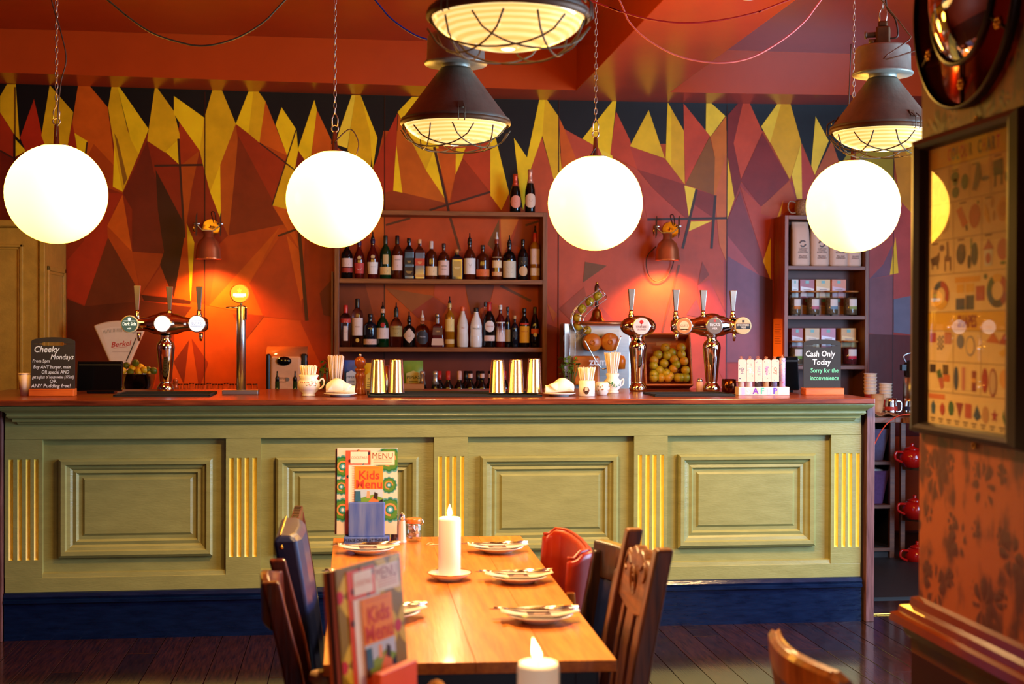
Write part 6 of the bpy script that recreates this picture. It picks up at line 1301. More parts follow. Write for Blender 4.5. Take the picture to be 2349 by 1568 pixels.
q_ = oncorner(2095, 8.86); gg = thing('vacuum_flask', 'tall steel coffee flask with black pump top half behind the pier', 'flask', q_); mb = MB(); mb.lathe([(0,0),(.07,0),(.07,.25),(.06,.26),(0,.26)], 26); mb.build('body', STEEL, gg); mb = MB(); mb.lathe([(.06,.26),(.064,.28),(.062,.35),(.04,.37),(0,.37)], 22); mb.bx(-.09, .0, -.02, .02, .3, .34); mb.build('pump_top', BLACK, gg); mb = MB(); mb.tube(smooth([(-.05,0,.35),(-.07,0,.4),(0,0,.42),(.06,0,.38)]), .005, 6); mb.build('carry_handle', STEEL, gg)
q_ = oncorner(2022, 8.6); rows = [[V(-.09+.2*i/10, -.03+.1*j/6, .006+.012*math.sin(i*1.3)*math.cos(j*1.1)+.012) for j in range(7)] for i in range(11)]
mb = MB(); mb.grid(rows); mb.xf(T(*q_)); tag(mb.build('folded_cloth', mat('tan_cloth', (170,110,66), .85), solid=.004), 'crumpled tan cloth on the corner worktop', 'cloth')
mb = MB(); mb.tube(smooth([at(1996,1042,Y=8.5), at(2006,1018,Y=8.5), at(2024,985,Y=8.5), at(2042,965,Y=8.5), at(2066,952,Y=8.52), at(2100,950,Y=8.53), at(2130,950,Y=8.53)]), .0042, 6); tag(mb.build('orange_cable', mat('orange_flex', (226,64,20), .45)), 'orange power cable trailing over the corner worktop edge', 'cable')
# ================================================================== dining table and what is on it
ZT = .76
TOPW = [wood('pine_board_%d' % i, c, c2, .34, axis=1, sc=4, coat=.12) for i, (c, c2) in enumerate((((176,90,20),(218,128,40)), ((180,94,22),(222,132,43)), ((172,87,19),(214,124,38))))]
NAVY = mat('navy_painted_wood', (28,28,44), .4, var=.15, stretch=(1,1,6))
fl_c, fr_c, nl_c, nr_c = at(764.7,1233.7,Z=ZT), at(1194,1228,Z=ZT), at(741,1524,Z=ZT), at(1415,1513,Z=ZT)
g = thing('dining_table', 'long pine dining table with dark navy painted base', 'table', V((nl_c.x+nr_c.x)/2, (nl_c.y+fl_c.y)/2, 0)); tb_o = Vector(g.location)
cuts = [0, .27, .515, .77, 1.0]; th = .026
for i in range(4):
    mb = MB(); e_ = .0003; P = []
    for (a_, b_, u) in ((nl_c, nr_c, cuts[i]+e_), (nl_c, nr_c, cuts[i+1]-e_), (fl_c, fr_c, cuts[i+1]-e_), (fl_c, fr_c, cuts[i]+e_)): P.append(a_.lerp(b_, u)-tb_o)
    mb.add([(q_.x, q_.y, ZT-th) for q_ in P]+[(q_.x, q_.y, ZT) for q_ in P], [(0,3,2,1),(4,5,6,7),(0,1,5,4),(1,2,6,5),(2,3,7,6),(3,0,4,7)]); mb.build('top_board', TOPW[(0, 0, 1, 1)[i]], g, bevel=.0009, seg=1)
ax0, ax1 = at(777, 1560, Y=nl_c.y+.03).x-tb_o.x, at(1374, 1560, Y=nl_c.y+.03).x-tb_o.x; ay0, ay1 = nl_c.y+.03-tb_o.y, fl_c.y-.06-tb_o.y
for b_ in ((ax0, ax1, ay0, ay0+.025), (ax0, ax1, ay1-.025, ay1), (ax0, ax0+.025, ay0+.025, ay1-.025), (ax1-.025, ax1, ay0+.025, ay1-.025)):
    mb = MB(); mb.bx(*b_, ZT-th-.12, ZT-th-.0005); mb.build('apron', NAVY, g)
for x in (ax0+.002, ax1-.057):
    for y in (ay0+.002, ay1-.057): mb = MB(); mb.bx(x, x+.055, y-.003, y+.052, 0, ZT-th-.0006); mb.build('leg', NAVY, g, bevel=.004)
def ont(px, py): q_ = at(px, py, Z=ZT); return V(q_.x, q_.y, ZT+.0005)
NAP = mat('napkin_cream', (236,206,178), .75, var=.03); CUT = mat('cutlery_steel', (206,190,170), .18, 1, .03)
plab = ['white plate in front of the blue menu stand', 'white plate halfway along the left side of the table', 'white plate half hidden by the near menu stand', 'white plate at the far right of the table', 'white plate halfway along the right side of the table', 'white plate nearest on the right side of the table']
def setting(p, rz, k, r_=.085):
    g = thing('side_plate', plab[k], 'plate', p, rz, 'table plates'); mb = MB(); mb.lathe([(0,.002),(.045,0),(.048,.003),(r_*.78,.012),(r_,.019),(r_,.021),(r_*.76,.0145),(.045,.006),(0,.006)], 36, cap=False); mb.build('dish', WHITE, g)
    z = p.z+.0215
    gn = thing('napkin', plab[k].replace('white plate', 'cream napkin on the plate')[:100], 'napkin', V(p.x, p.y, z), rz, 'table napkins'); rows = []
    for i in range(11):
        u = i/10-.5; rows.append([V(u*.2, .012+v*.075, -.0068+.05*abs(u)**2.0+.0012*math.sin(9*u+7*v)+.0015) for v in (-.5, -.25, 0, .25, .5)])
    mb = MB(); mb.grid(rows); mb.build('sheet', NAP, gn, solid=.0012)
    gl_ = thing('leaflet', plab[k].replace('white plate', 'printed card on the plate')[:100], 'card', V(p.x+.006, p.y+.0, z-.0025), rz+.05, 'printed cards'); mb = MB(); c_, s_ = .042, .028
    mb.bx(-c_, c_, -s_, s_, -.0012, 0, (206,190,170)); mb.flat([(-c_*.9, -s_*.9), (c_*.5, -s_*.9), (c_*.5, s_*.9), (-c_*.9, s_*.9)], .0004, None, (84,40,34)); mb.flat([(-c_*.6, -s_*.6), (c_*.1, -s_*.6), (c_*.3, s_*.3), (-c_*.4, s_*.5)], .0007, None, (150,110,90)); mb.flat([(-c_*.8, s_*.3), (c_*.3, s_*.3), (c_*.3, s_*.7), (-c_*.8, s_*.7)], .0007, None, (40,34,36)); mb.build('card', PAPER, gl_)
    gk = thing('table_knife', plab[k].replace('white plate', 'knife over the plate')[:100], 'knife', V(p.x, p.y+.036, z+.0025), rz+.03, 'table knives')
    mb = MB(); mb.prism([(-.115,-.004),(-.02,-.003),(-.02,.003),(-.115,.006),(-.125,.002)], 0, .0016); mb.build('blade', CUT, gk); mb = MB(); mb.tube([(-.022,0,.002),(.05,0,.003),(.105,0,.003)], [.0035,.0045,.0058], 8); mb.build('handle', CUT, gk)
    gf = thing('table_fork', plab[k].replace('white plate', 'fork over the plate')[:100], 'fork', V(p.x-.005, p.y+.02, z+.0025), rz-.1, 'table forks')
    mb = MB(); mb.tube([(-.03,0,.002),(.04,0,.003),(.1,0,.003)], [.003,.004,.0055], 8); mb.build('handle', CUT, gf); mb = MB()
    mb.prism([(-.075,-.011),(-.06,-.012),(-.03,-.003),(-.03,.003),(-.06,.012),(-.075,.011)], .001, .003)
    for j in range(4): mb.tube([(-.073,-.0095+.0063*j,.002),(-.11,-.0095+.0063*j,.0045)], .0013, 5)
    mb.build('tines', CUT, gf)
for k, (px, py, rz) in enumerate(((846,1268,.05), (835,1329,.12), (888,1418,.1), (1142,1266,-.02), (1190,1334,-.05), (1238,1424,-.06))): setting(ont(px, py), rz, k)
# candles
WAX = mat('candle_wax', (246,226,200), .5, var=.02, emit=(1, .78, .5), es=.16)
FLAME = mat('candle_flame', (255,230,170), .5, emit=(1, .74, .34), es=9)
def candle(p, r_, h, label, lean=0):
    g = thing('pillar_candle', label, 'candle', p, 0, 'lit pillar candles'); mb = MB(); mb.lathe([(0,0),(r_*.98,0),(r_,.004),(r_,h-.008),(r_*.93,h-.001),(r_*.7,h),(r_*.5,h-.004),(0,h-.006)], 32, cap=False); mb.build('wax', WAX, g)
    mb = MB(); mb.tube([(0,0,h-.008),(.001,0,h+.006),(.002,0,h+.01)], .0012, 6); mb.build('wick', WICK, g)
    mb = MB(); f_ = r_*.22; mb.lathe([(0,0),(f_*.7,.004),(f_,.010),(f_*.8,.018),(f_*.35,.027),(0,.036)], 14, T(0,0,h+.002) @ Matrix.Shear('XY', 4, (lean, 0)) @ Matrix.Scale(r_/.032, 4), cap=False); mb.build('flame', FLAME, g)
    l = bpy.data.lights.new('candle_light', 'POINT'); l.energy = 1.1; l.color = (1, .6, .25); l.shadow_soft_size = .02; lo = bpy.data.objects.new('candle_light', l); COL.objects.link(lo); lo.parent = g; lo.location = (0, 0, h+.07)
p = ont(1031, 1329); s = sc_at(p)
g = thing('saucer', 'white gilt edged saucer under the tall candle', 'saucer', p); r_ = 51*s; mb = MB(); mb.lathe([(0,.002),(r_*.55,0),(r_*.58,.003),(r_*.85,.012),(r_,.02),(r_,.022),(r_*.83,.0145),(r_*.55,.007),(0,.007)], 36, cap=False); sd = mb.build('dish', WHITE, g)
mb = MB(); mb.tube(arc((0,0,.0215), r_*.995, 0, 2*PI, 36, 'XY')[:-1], .0016, 5, True); mb.build('gilt_rim', BRASS, sd)
p2 = p+V(0, 0, .0075); candle(p2, 25.5*s, (1325-1188)*s, 'tall lit white pillar candle standing in a saucer on the pine table')
# second table below the frame carries the near candle, the near menus and a pepper mill
g = thing('near_table', 'nearer pine table below the picture edge', 'table', (.1, 1.85, 0))
for i in range(4): mb = MB(); mb.bx(-.62+.31*i+.0005, -.31+.31*i-.0005, -.55, .75, ZT-.026, ZT); mb.build('top_board', TOPW[i % 3], g, bevel=.002)
for x in (-.56, .5):
    for y in (-.5, .64): mb = MB(); mb.bx(x, x+.06, y, y+.06, 0, ZT-.0265); mb.build('leg', NAVY, g)
Yc2 = 2.12; ct = at(1235, 1518, Y=Yc2); candle(V(ct.x, Yc2, ZT+.0005), 47.5*sc_at(ct), ct.z-ZT, 'lit candle at the bottom edge of the picture', -.25)
q_ = at(1001, 1558, Y=2.3); g = thing('pepper_mill', 'turned pale wooden mill just showing its tip at the bottom edge', 'pepper mill', V(q_.x, 2.3, ZT+.0005)); h = q_.z-ZT
LW = wood('pale_mill_wood', (170,100,40), (222,160,84), .3, axis=2); mb = MB(); mb.lathe([(.024,0),(.025,.01),(.018,.03),(.016,h*.55),(.022,h*.68)], 20); mb.build('body', LW, g); mb = MB(); mb.lathe([(.018,h*.68),(.022,h*.78),(.02,h*.88),(.01,h*.97),(0,h)], 20); mb.build('crown', LW, g)
# --------------------------------------------------------------- menu stands
def menu_stand(p, rz, block, back, base_txt, label, flower, k):
    g = thing('menu_stand', label, 'menu stand', p, rz)
    mb = MB(); mb.bx(-.078, .078, -.055, .04, 0, .024); bs = mb.build('base', block, g, bevel=.003)
    mb = MB(); mb.text(base_txt, frame_m((0, -.0556, .012)), .0155, (16,20,40), sx=.78, bold=.02); mb.build('lettering', PAPER, bs)
    mb = MB(); mb.bx(-.062, .062, -.045, -.026, .0245, .142); mb.build('front_block', block, g, bevel=.003)
    mb = MB(); mb.bx(-.05, .05, .024, .038, .0245, .1); mb.build('rear_block', block, g, bevel=.003)
    W, H = .105, .3; M0 = T(0, -.003, .026) @ RX(-.09)
    def sheet(name, lb, x0_, x1_, z1_, y, c, draw=None, th=.0016):
        gs = thing(name, lb, 'menu', p, rz); mb = MB(); mb.bx(x0_, x1_, y, y+th, 0, z1_, c)
        if draw: draw(mb, frame_m((0, y-.0003, 0)))
        mb.xf(M0); mb.build('card', GLOSSPRINT, gs)
    def back_draw(mb, F):
        for (cx, cz, r_) in flower:
            if k == 0:
                for (f_, c) in ((1.0,(96,166,176)),(.84,(40,120,70)),(.66,(90,140,50)),(.5,(240,150,90)),(.36,(40,130,80)),(.24,(90,170,200)),(.12,(250,250,250))):
                    z = .0001+.00012*(1-f_)*5
                    if f_ > .5:
                        for j in range(12): a_ = 2*PI*j/12; mb.flat([(min(max(cx+r_*f_*.78*math.cos(a_)+r_*.24*math.cos(2*PI*i/8), -W), W), min(max(cz+r_*f_*.78*math.sin(a_)+r_*.24*math.sin(2*PI*i/8), .002), H-.002)) for i in range(8)], z+.00001*j, F, c)
                    else: mb.flat([(min(max(cx+r_*f_*math.cos(2*PI*i/16), -W), W), min(cz+r_*f_*math.sin(2*PI*i/16), H)) for i in range(16)], z, F, c)
            else:
                for j in range(4):
                    a_ = PI/4+PI/2*j; pts = []
                    for i in range(12): t = 2*PI*i/12; x, y = r_*.5+r_*.46*math.cos(t), r_*.2*math.sin(t); pts.append((min(max(cx+x*math.cos(a_)-y*math.sin(a_), -W), W), min(max(cz+x*math.sin(a_)+y*math.cos(a_), .002), H-.002)))
                    mb.flat(pts, .0002+.00005*j, F, (226,196,60))
                mb.flat([(min(max(cx+r_*.2*math.cos(2*PI*i/10), -W), W), min(max(cz+r_*.2*math.sin(2*PI*i/10), 0), H)) for i in range(10)], .0006, F, (206,40,60))
    pl_ = label.split(' with ')[0]
    for j in range(3): sheet('menu', ('hindmost red edged menu in the %s' % pl_, 'second dark edged menu in the %s' % pl_, 'third striped edge menu in the %s' % pl_)[j], -W-.008+.003*j, W-.004, H-.004+.001*j, .014-.0055*j, ((170,80,40),(60,40,40),(196,110,90))[j], th=.004)
    def d1(mb, F):
        back_draw(mb, F); mb.flat([(W*.12, H*.8), (W*.9, H*.8), (W*.9, H*.955), (W*.12, H*.955)], .001, F, (246,232,206)); mb.text('MENU', F @ T(W*.5, H*.905, .0013), .03, (150,60,50), sx=.9)
        for j in range(3): mb.flat([(W*.2, H*(.865-.018*j)), (W*.82, H*(.865-.018*j)), (W*.82, H*(.871-.018*j)), (W*.2, H*(.871-.018*j))], .0013, F, (214,150,130))
    sheet('menu', 'patterned food menu in the %s' % pl_, -W, W, H, -.0035, back, d1)
    def d2(mb, F):
        rr = random.Random(2)
        for j in range(22): x, z = rr.uniform(-W*.72, W*.08), rr.uniform(H*.5, H*.96); c = rr.choice([(40,36,60),(250,150,60),(90,40,40)]); mb.flat([(x-.003, z-.006), (x+.004, z-.004), (x+.002, z+.007), (x-.005, z+.003)], .0004+.00001*j, F, c)
        mb.flat([(-W*.56, H*.82), (W*.02, H*.82), (W*.02, H*.955), (-W*.56, H*.955)], .001, F, (248,240,226)); mb.text('COCKTAILS', F @ T(-W*.27, H*.885, .0013), .0125, (214,110,90), sx=.85)
    sheet('menu', 'coral cocktail menu in the %s' % pl_, -W*.72, W*.1, H*.97, -.006, (236,96,70), d2)
    def d3(mb, F):
        for j in range(26): mb.flat([(-W*.5, H*(.78-.02*j)), (-W*.4, H*(.78-.02*j)), (-W*.4, H*(.786-.02*j)), (-W*.5, H*(.786-.02*j))], .0004, F, (226,150,130))
    sheet('menu', 'white list in the %s' % pl_, -W*.62, W*.2, H*.8, -.0085, (248,244,240), d3)
    def d4(mb, F):
        mb.text('Kids', F @ T(W*.06, H*.68, .0005), .042, (214,70,50), bold=.02); mb.text('Menu', F @ T(W*.06, H*.575, .0005), .042, (214,70,50), bold=.02); mb.flat([(-W*.3, H*.765), (W*.4, H*.765), (W*.4, H*.772), (-W*.3, H*.772)], .0004, F, (226,120,60))
        x0_, x1_ = -W*.42, W*.52; mb.flat([(x0_, .1), (x1_, .1), (x1_, H*.52), (x0_, H*.52)], .0003, F, (196,216,236)); mb.flat([(x0_, .1), (x1_, .1), (x1_, H*.42), (W*.2, H*.46), (x0_, H*.4)], .0005, F, (130,170,60))
        mb.flat([(-W*.4, H*.38), (-W*.2, H*.38), (-W*.22, H*.5), (-W*.38, H*.5)], .0007, F, (60,110,140)); mb.flat([(x0_, .1), (-W*.3, .1), (-W*.32, H*.5), (x0_, H*.5)], .0006, F, (90,60,40)); mb.flat([(W*.0, .1), (W*.44, .1), (W*.36, H*.4), (W*.22, H*.45), (W*.05, H*.38)], .0007, F, (236,130,70)); mb.flat([(W*.2, H*.42), (W*.34, H*.4), (W*.36, H*.47), (W*.24, H*.49)], .0009, F, (60,40,30)); mb.flat([(W*.4, .1), (x1_, .1), (x1_, H*.41), (W*.38, H*.38)], .0008, F, (40,30,26)); mb.flat([(-W*.02, H*.42), (W*.1, H*.42), (W*.08, H*.5), (0, H*.5)], .0008, F, (244,170,120))
    sheet('menu', 'orange kids menu at the front of the %s' % pl_, -W*.42, W*.52, H*.79, -.0112, (246,150,50), d4)
BLU = mat('brushed_blue_paint', (44,84,190), .5, c2=(120,140,200), stretch=(9,9,1), sc=4)
CRL = mat('coral_paint', (240,100,50), .45, var=.06)
p = ont(842, 1242); menu_stand(p, -.06, BLU, (240,222,206), 'PLEASE ORDER AT THE BAR', 'blue painted menu stand with menus on the far end of the table', [(-.085,.235,.04),(-.09,.165,.03),(-.085,.085,.042),(.075,.26,.05),(.075,.17,.03),(.08,.085,.045)], 0)
pn_ = at(868, 1322, Y=2.42); menu_stand(V(pn_.x, 2.42, ZT+.0005), R(56), CRL, (150,124,30), 'PLEASE ORDER AT THE BAR', 'coral painted menu stand with menus cut by the bottom edge', [(-.1,.25,.06),(-.1,.13,.06),(.06,.27,.06),(.08,.17,.06),(.08,.06,.06),(-.1,.05,.05)], 1)
# cruets and sugar jar
def cruet(px, py, ptop, fill, label):
    p = ont(px, py); s = sc_at(p); h = (py-ptop)*s; g = thing('cruet', label, 'shaker', p, 0, 'cruets on the pine table')
    mb = MB(); mb.lathe([(0,0),(.0155,0),(.016,.004),(.0145,.01),(.0115,h*.72),(.011,h*.76),(0,h*.76)], 10, smooth=False, cap=False); mb.build('glass_body', mat('clear_cruet', (240,236,232), .05, trans=.0, alpha=1, var=.02) if 0 else fill, g)
    mb = MB(); mb.lathe([(.0118,h*.74),(.0125,h*.77),(.0105,h*.86),(.0112,h*.88),(.008,h*.97),(0,h)], 14); mb.build('steel_cap', CHROME, g)
cruet(906, 1239, 1172, mat('ground_pepper', (96,62,36), .2, var=.4, sc=120), 'pepper cruet with steel cap beside the blue menu stand')
cruet(922, 1244, 1176, mat('white_salt', (238,200,176), .2, var=.05), 'salt cruet with steel cap beside the sugar jar')
p = ont(949, 1240); s = sc_at(p); g = thing('sugar_jar', 'clip top glass jar of sugar cubes on the pine table', 'jar', p)
h = 52*s; r_ = 19*s; mb = MB(); mb.lathe([(0,0),(r_*.9,0),(r_,.006),(r_,h*.66),(r_*.86,h*.76),(r_*.86,h*.8),(r_*.8,h*.8),(r_*.9,h*.64),(r_*.92,.008),(0,.006)], 26, cap=False); mb.build('glass', THIN, g)
mb = MB(); mb.lathe([(r_*.88,h*.81),(r_*.92,h*.84),(r_*.95,h*.98),(r_*.85,h),(0,h)], 24); mb.build('lid', mat('amber_lid_glass', (206,120,50), .12), g)
mb = MB(); mb.lathe([(r_*.9,h*.79),(r_*.96,h*.8),(r_*.9,h*.82)], 24, cap=False); mb.build('rubber_seal', mat('orange_rubber', (236,96,30), .5), g)
mb = MB(); mb.tube(arc((0,0,h*.72), r_*.97, 0, 2*PI, 20, 'XY')[:-1], .0012, 5, True); mb.tube(smooth([(r_*.97,0,h*.72),(r_*1.15,0,h*.8),(r_*1.0,0,h*.95)]), .0014, 5); mb.tube(smooth([(0,-r_*.97,h*.72),(0,-r_*1.1,h*.6),(.004,-r_*1.05,h*.5)]), .0014, 5); mb.build('wire_clip', CHROME, g)
CUB = [mat('sugar_white', (236,206,180), .7), mat('sugar_brown', (176,120,70), .7)]; rc = random.Random(9)
for k in range(16): mb = MB(); a_ = rc.uniform(0, 6.28); rr = r_*.55*math.sqrt(rc.random()); mb.box((math.cos(a_)*rr, math.sin(a_)*rr, .014+h*.5*(k/16)), (.013, .013, .011), (rc.uniform(-.6,.6), rc.uniform(-.6,.6), rc.uniform(0,3))); mb.build('sugar_cube', CUB[k % 4 == 0], g, bevel=.0015)
mb = MB(); a_ = ont(978, 1249); mb.tube(smooth([ont(978,1250)+V(0,0,.002), ont(986,1246)+V(0,0,.002), ont(996,1249)+V(0,0,.002), ont(984,1251)+V(0,0,.002), ont(1010,1249)+V(0,0,.002)]), .0012, 5); tag(mb.build('string_loop', mat('pale_string', (236,190,120), .7)), 'thin pale loop of string on the table by the candle', 'string')
# --------------------------------------------------------------- chairs
OAK = wood('dark_carved_oak', (62,28,13), (138,78,36), .38, axis=2, coat=.08)
MAHO = wood('dark_mahogany_chair', (48,16,8), (110,44,22), .28, axis=2, coat=.3)
DKW = wood('black_brown_chair_wood', (26,14,10), (66,36,22), .3, axis=2, coat=.2)
HONEY = wood('honey_chair_wood', (110,52,16), (190,108,40), .3, axis=2, coat=.25)
REDL = mat('red_leather', (150,36,14), .34, var=.12, bump=.1, bsc=30); BLUL = mat('navy_leather', (26,34,74), .3, var=.15, bump=.1, bsc=40)
# chairs are built facing +X (sitter looks along +X), back rest at x<0; rake leans the back away
def chair_base(g, m_, sm, seat_z=.455, w_=.4, d_=.4):
    mb = MB(); mb.bx(-d_/2, d_/2-.11, -w_/2, w_/2, seat_z-.035, seat_z); mb.build('seat', sm, g, bevel=.012, seg=3)
    for y in (-w_/2+.025, w_/2-.025): mb = MB(); mb.bx(d_/2-.16, d_/2-.12, y-.02, y+.02, 0, seat_z-.036); mb.build('leg', m_, g, bevel=.004)
    for y in (-w_/2+.03, w_/2-.03): mb = MB(); mb.bx(-d_/2+.05, d_/2-.16, y-.01, y+.01, .14, .17); mb.build('stretcher', m_, g)
def post(g, m_, y, top, rake, seat_z=.455, d_=.4, t=.04, wy=.034, name='back_post', flare=0):
    pts = [(-d_/2-.015, y, 0, 1), (-d_/2+.01, y, seat_z*.5, 1), (-d_/2+.005, y, seat_z, 1.05), (-d_/2-rake*.45, y, seat_z+(top-seat_z)*.55, 1), (-d_/2-rake, y, top, .9)]
    rows = [[V(x-t/2*k, y_-wy/2*k, z), V(x+t/2*k, y_-wy/2*k, z), V(x+t/2*k, y_+wy/2*k, z), V(x-t/2*k, y_+wy/2*k, z)] for x, y_, z, k in pts]
    mb = MB(); mb.grid(rows, cu=True, smooth=False); mb.f += [(0,3,2,1), (16,17,18,19)]; mb.c += [None]*2; mb.s += [False]*2; return mb.build(name, m_, g, bevel=.006)
def back_x(z, top, rake, seat_z=.455, d_=.4):
    f = (z-seat_z)/(top-seat_z); return -d_/2-(rake*.45*f/.55 if f < .55 else rake*.45+rake*.55*(f-.55)/.45)
def place(name, label, top_far, top_near, z, face):
    a_, b_ = at(*top_far, Z=z), at(*top_near, Z=z); c = (a_+b_)/2; w_ = abs(a_.y-b_.y); return c, w_
# carved oak chair (right, nearest)
c, w_ = place('', '', (1446,1212), (1532,1256), 1.0, -1); rake = .09; d_ = .4
g = thing('carved_chair', 'tall oak chair with carved crest rail and slats right of the table', 'chair', (c.x-d_/2-rake, c.y, 0), PI); W = .36
chair_base(g, OAK, OAK, w_=.25, d_=d_)
for y in (-W/2+.02, W/2-.02): post(g, OAK, y, 1.0, rake, t=.045, wy=.045)
n = 32; rows = []
for i in range(n+1):
    u = i/n; y = -W/2+.04+(W-.08)*u; b_ = .045*math.sin(PI*u); sc_ = .016*abs(math.sin(PI*u*4)); zt_ = .932+b_*.7+sc_; zb_ = .84-.02*math.sin(PI*u)
    rows.append([V(back_x(.86, 1.0, rake)-.014, y, zb_), V(back_x(.86, 1.0, rake)+.016, y, zb_), V(back_x(.95, 1.0, rake)+.016, y, zt_), V(back_x(.95, 1.0, rake)-.014, y, zt_)])
mb = MB(); mb.grid(rows, cu=True, smooth=False); cr_ = mb.build('crest_rail', wood('oak_crest', (84,42,16), (150,88,36), .38, axis=1, coat=.05), g, bevel=.004)
mb = MB()
for r_ in (.03, .02, .011): mb.tube([(back_x(.9, 1.0, rake)+.017-(.0 if r_ > .02 else .001), r_*math.cos(2*PI*k/18), .9+r_*1.15*math.sin(2*PI*k/18)) for k in range(18)], .0028, 5, True)
for s_ in (-1, 1): mb.tube(smooth([(back_x(.93, 1., rake)+.017, s_*.05, .93), (back_x(.95, 1., rake)+.018, s_*.085, .95), (back_x(.93, 1., rake)+.018, s_*.11, .925), (back_x(.92, 1., rake)+.018, s_*.095, .91)]), .0035, 5)
mb.build('carving', MATS['oak_crest'], cr_)
for y, ww in ((-.085, .03), (0, .075), (.085, .03)):
    rows = [[V(back_x(z, 1., rake)-.008, y-ww/2, z), V(back_x(z, 1., rake)+.008, y-ww/2, z), V(back_x(z, 1., rake)+.008, y+ww/2, z), V(back_x(z, 1., rake)-.008, y+ww/2, z)] for z in (.5, .65, .75, .845)]; mb = MB(); mb.grid(rows, cu=True, smooth=False); mb.build('slat', OAK, g, bevel=.003)
mb = MB(); mb.bx(back_x(.5, 1., rake)-.012, back_x(.5, 1., rake)+.012, -W/2+.04, W/2-.04, .475, .515); mb.build('lower_rail', OAK, g)
# dark chair with curved rail and blue pad
c, w_ = place('', '', (1365,1238), (1392,1280), .9, -1); W = max(w_, .36); rake = .06
g = thing('curved_rail_chair', 'dark wooden chair with curved top rail and blue padded back', 'chair', (c.x-.2-rake+.03, c.y+.01, 0), PI); chair_base(g, DKW, BLUL, w_=W)
for y in (-W/2+.02, W/2-.02): post(g, DKW, y, .87, rake, t=.042, wy=.04)
rows = []
for i in range(13):
    u = i/12; y = -W/2+W*u; dx = -.05*math.sin(PI*u); x = back_x(.86, .9, rake)
    rows.append([V(x+dx-.016, y, .79), V(x+dx+.014, y, .79), V(x+dx+.01, y, .895), V(x+dx-.02, y, .9)])
mb = MB(); mb.grid(rows, cu=True, smooth=False); mb.f += [(0,3,2,1), (48,49,50,51)]; mb.c += [None]*2; mb.s += [False]*2; mb.build('top_rail', DKW, g, bevel=.006)
mb = MB(); rows = [[V(back_x(z, .9, rake)-.022-.05*math.sin(PI*(i/12)), -W/2+.03+(W-.06)*i/12, z) for i in range(13)] for z in (.55, .65, .78, .885)]; mb.grid(rows); mb.build('back_pad', BLUL, g, solid=.02)
# red leather tub backed chair
ra_, rb_ = at(1250,1214,Z=.85), at(1343,1266,Z=.85); c = (ra_+rb_)/2; W = abs(ra_.y-rb_.y)+.02
g = thing('red_leather_chair', 'red leather chair with wrapped back at the far right of the table', 'chair', (c.x-.25, c.y, 0), PI); chair_base(g, HONEY, REDL, w_=min(W, .44))
path = smooth([(-.17,-W/2+.01), (-.225,-W/2-.005), (-.27,-W/2+.06), (-.285,0), (-.27,W/2-.06), (-.225,W/2+.005), (-.17,W/2-.01)], 5) if 0 else [Vector((x, y, 0)) for x, y in ((-.2,-W/2), (-.22,-W/2-.006), (-.24,-W/2+.004), (-.268,-W/2+.035), (-.278,-W/4), (-.282,0), (-.278,W/4), (-.268,W/2-.035), (-.24,W/2-.004), (-.22,W/2+.006), (-.2,W/2))]
rows = [[V(q_.x-(z-.5)*.06, q_.y, z if 1 < i < 9 or z < .8 else z-.02) for i, q_ in enumerate(path)] for z in (.5, .56, .66, .76, .83, .85)]
mb = MB(); mb.grid(rows); bk = mb.build('back_shell', REDL, g, solid=.034); bk.modifiers.new('soft', 'BEVEL').width = .008
mb = MB(); mb.tube([V(q_.x-.35*.06, q_.y, .852 if 1 < i < 9 else .834) for i, q_ in enumerate(path)], .006, 6); mb.build('piping', REDL, bk)
for s_ in (-1, 1): mb = MB(); mb.prism([(-.205,.3),(-.17,.3),(-.2,.7),(-.215,.74),(-.24,.74),(-.243,.7)], s_*(W/2+.014), s_*(W/2+.03), Matrix(((1,0,0,0),(0,0,1,0),(0,1,0,0),(0,0,0,1)))); mb.build('side_support', HONEY, g, bevel=.004)
for s_ in (-1, 1): mb = MB(); mb.bx(-.2, -.165, s_*(W/2-.02)-.016, s_*(W/2-.02)+.016, 0, .42); mb.build('leg', HONEY, g)
# blue leather chair (left)
ra_, rb_ = at(712,1190,Z=.95), at(650,1230,Z=.95); c = (ra_+rb_)/2; W = .37; rake = .07
g = thing('blue_leather_chair', 'navy leather chair with brass studs left of the table', 'chair', (c.x+.2+.05, c.y+.03, 0), 0); chair_base(g, MAHO, BLUL, w_=W)
rows = []
for z in (.5, .58, .7, .82, .9, .935, .95):
    x = back_x(z, .95, rake); k = .0 if z < .94 else .012; rows.append([V(x-.04+k, -W/2+k, z), V(x+.02-k, -W/2+k, z), V(x+.034-k, -W/2+.05, z), V(x+.04-k, 0, z), V(x+.034-k, W/2-.05, z), V(x+.02-k, W/2-k, z), V(x-.04+k, W/2-k, z)])
mb = MB(); mb.grid(rows, cu=True, smooth=False); mb.f.append(tuple(len(mb.v)-7+k for k in range(7))); mb.c.append(None); mb.s.append(False); bk = mb.build('padded_back', BLUL, g, bevel=.008, seg=3)
for k in range(9): z = .56+.36*k/8; mb = MB(); mb.sphere((back_x(z, .95, rake)-.022, -W/2-.001, z), .006, (1, .6, 1), 8, 6); mb.build('stud', BRASS, bk)
mb = MB()
for k in range(26): u = k/25; mb.sphere((back_x(.95, .95, rake)-.02, -W/2+.015+(W-.03)*u, .952), .0032, n=6, m=4)
o = mb.build('top_nail_row', BRASS, bk); o['kind'] = 'stuff'
for y in (-W/2+.03, W/2-.03): post(g, MAHO, y, .6, rake*.4, t=.04, wy=.04)
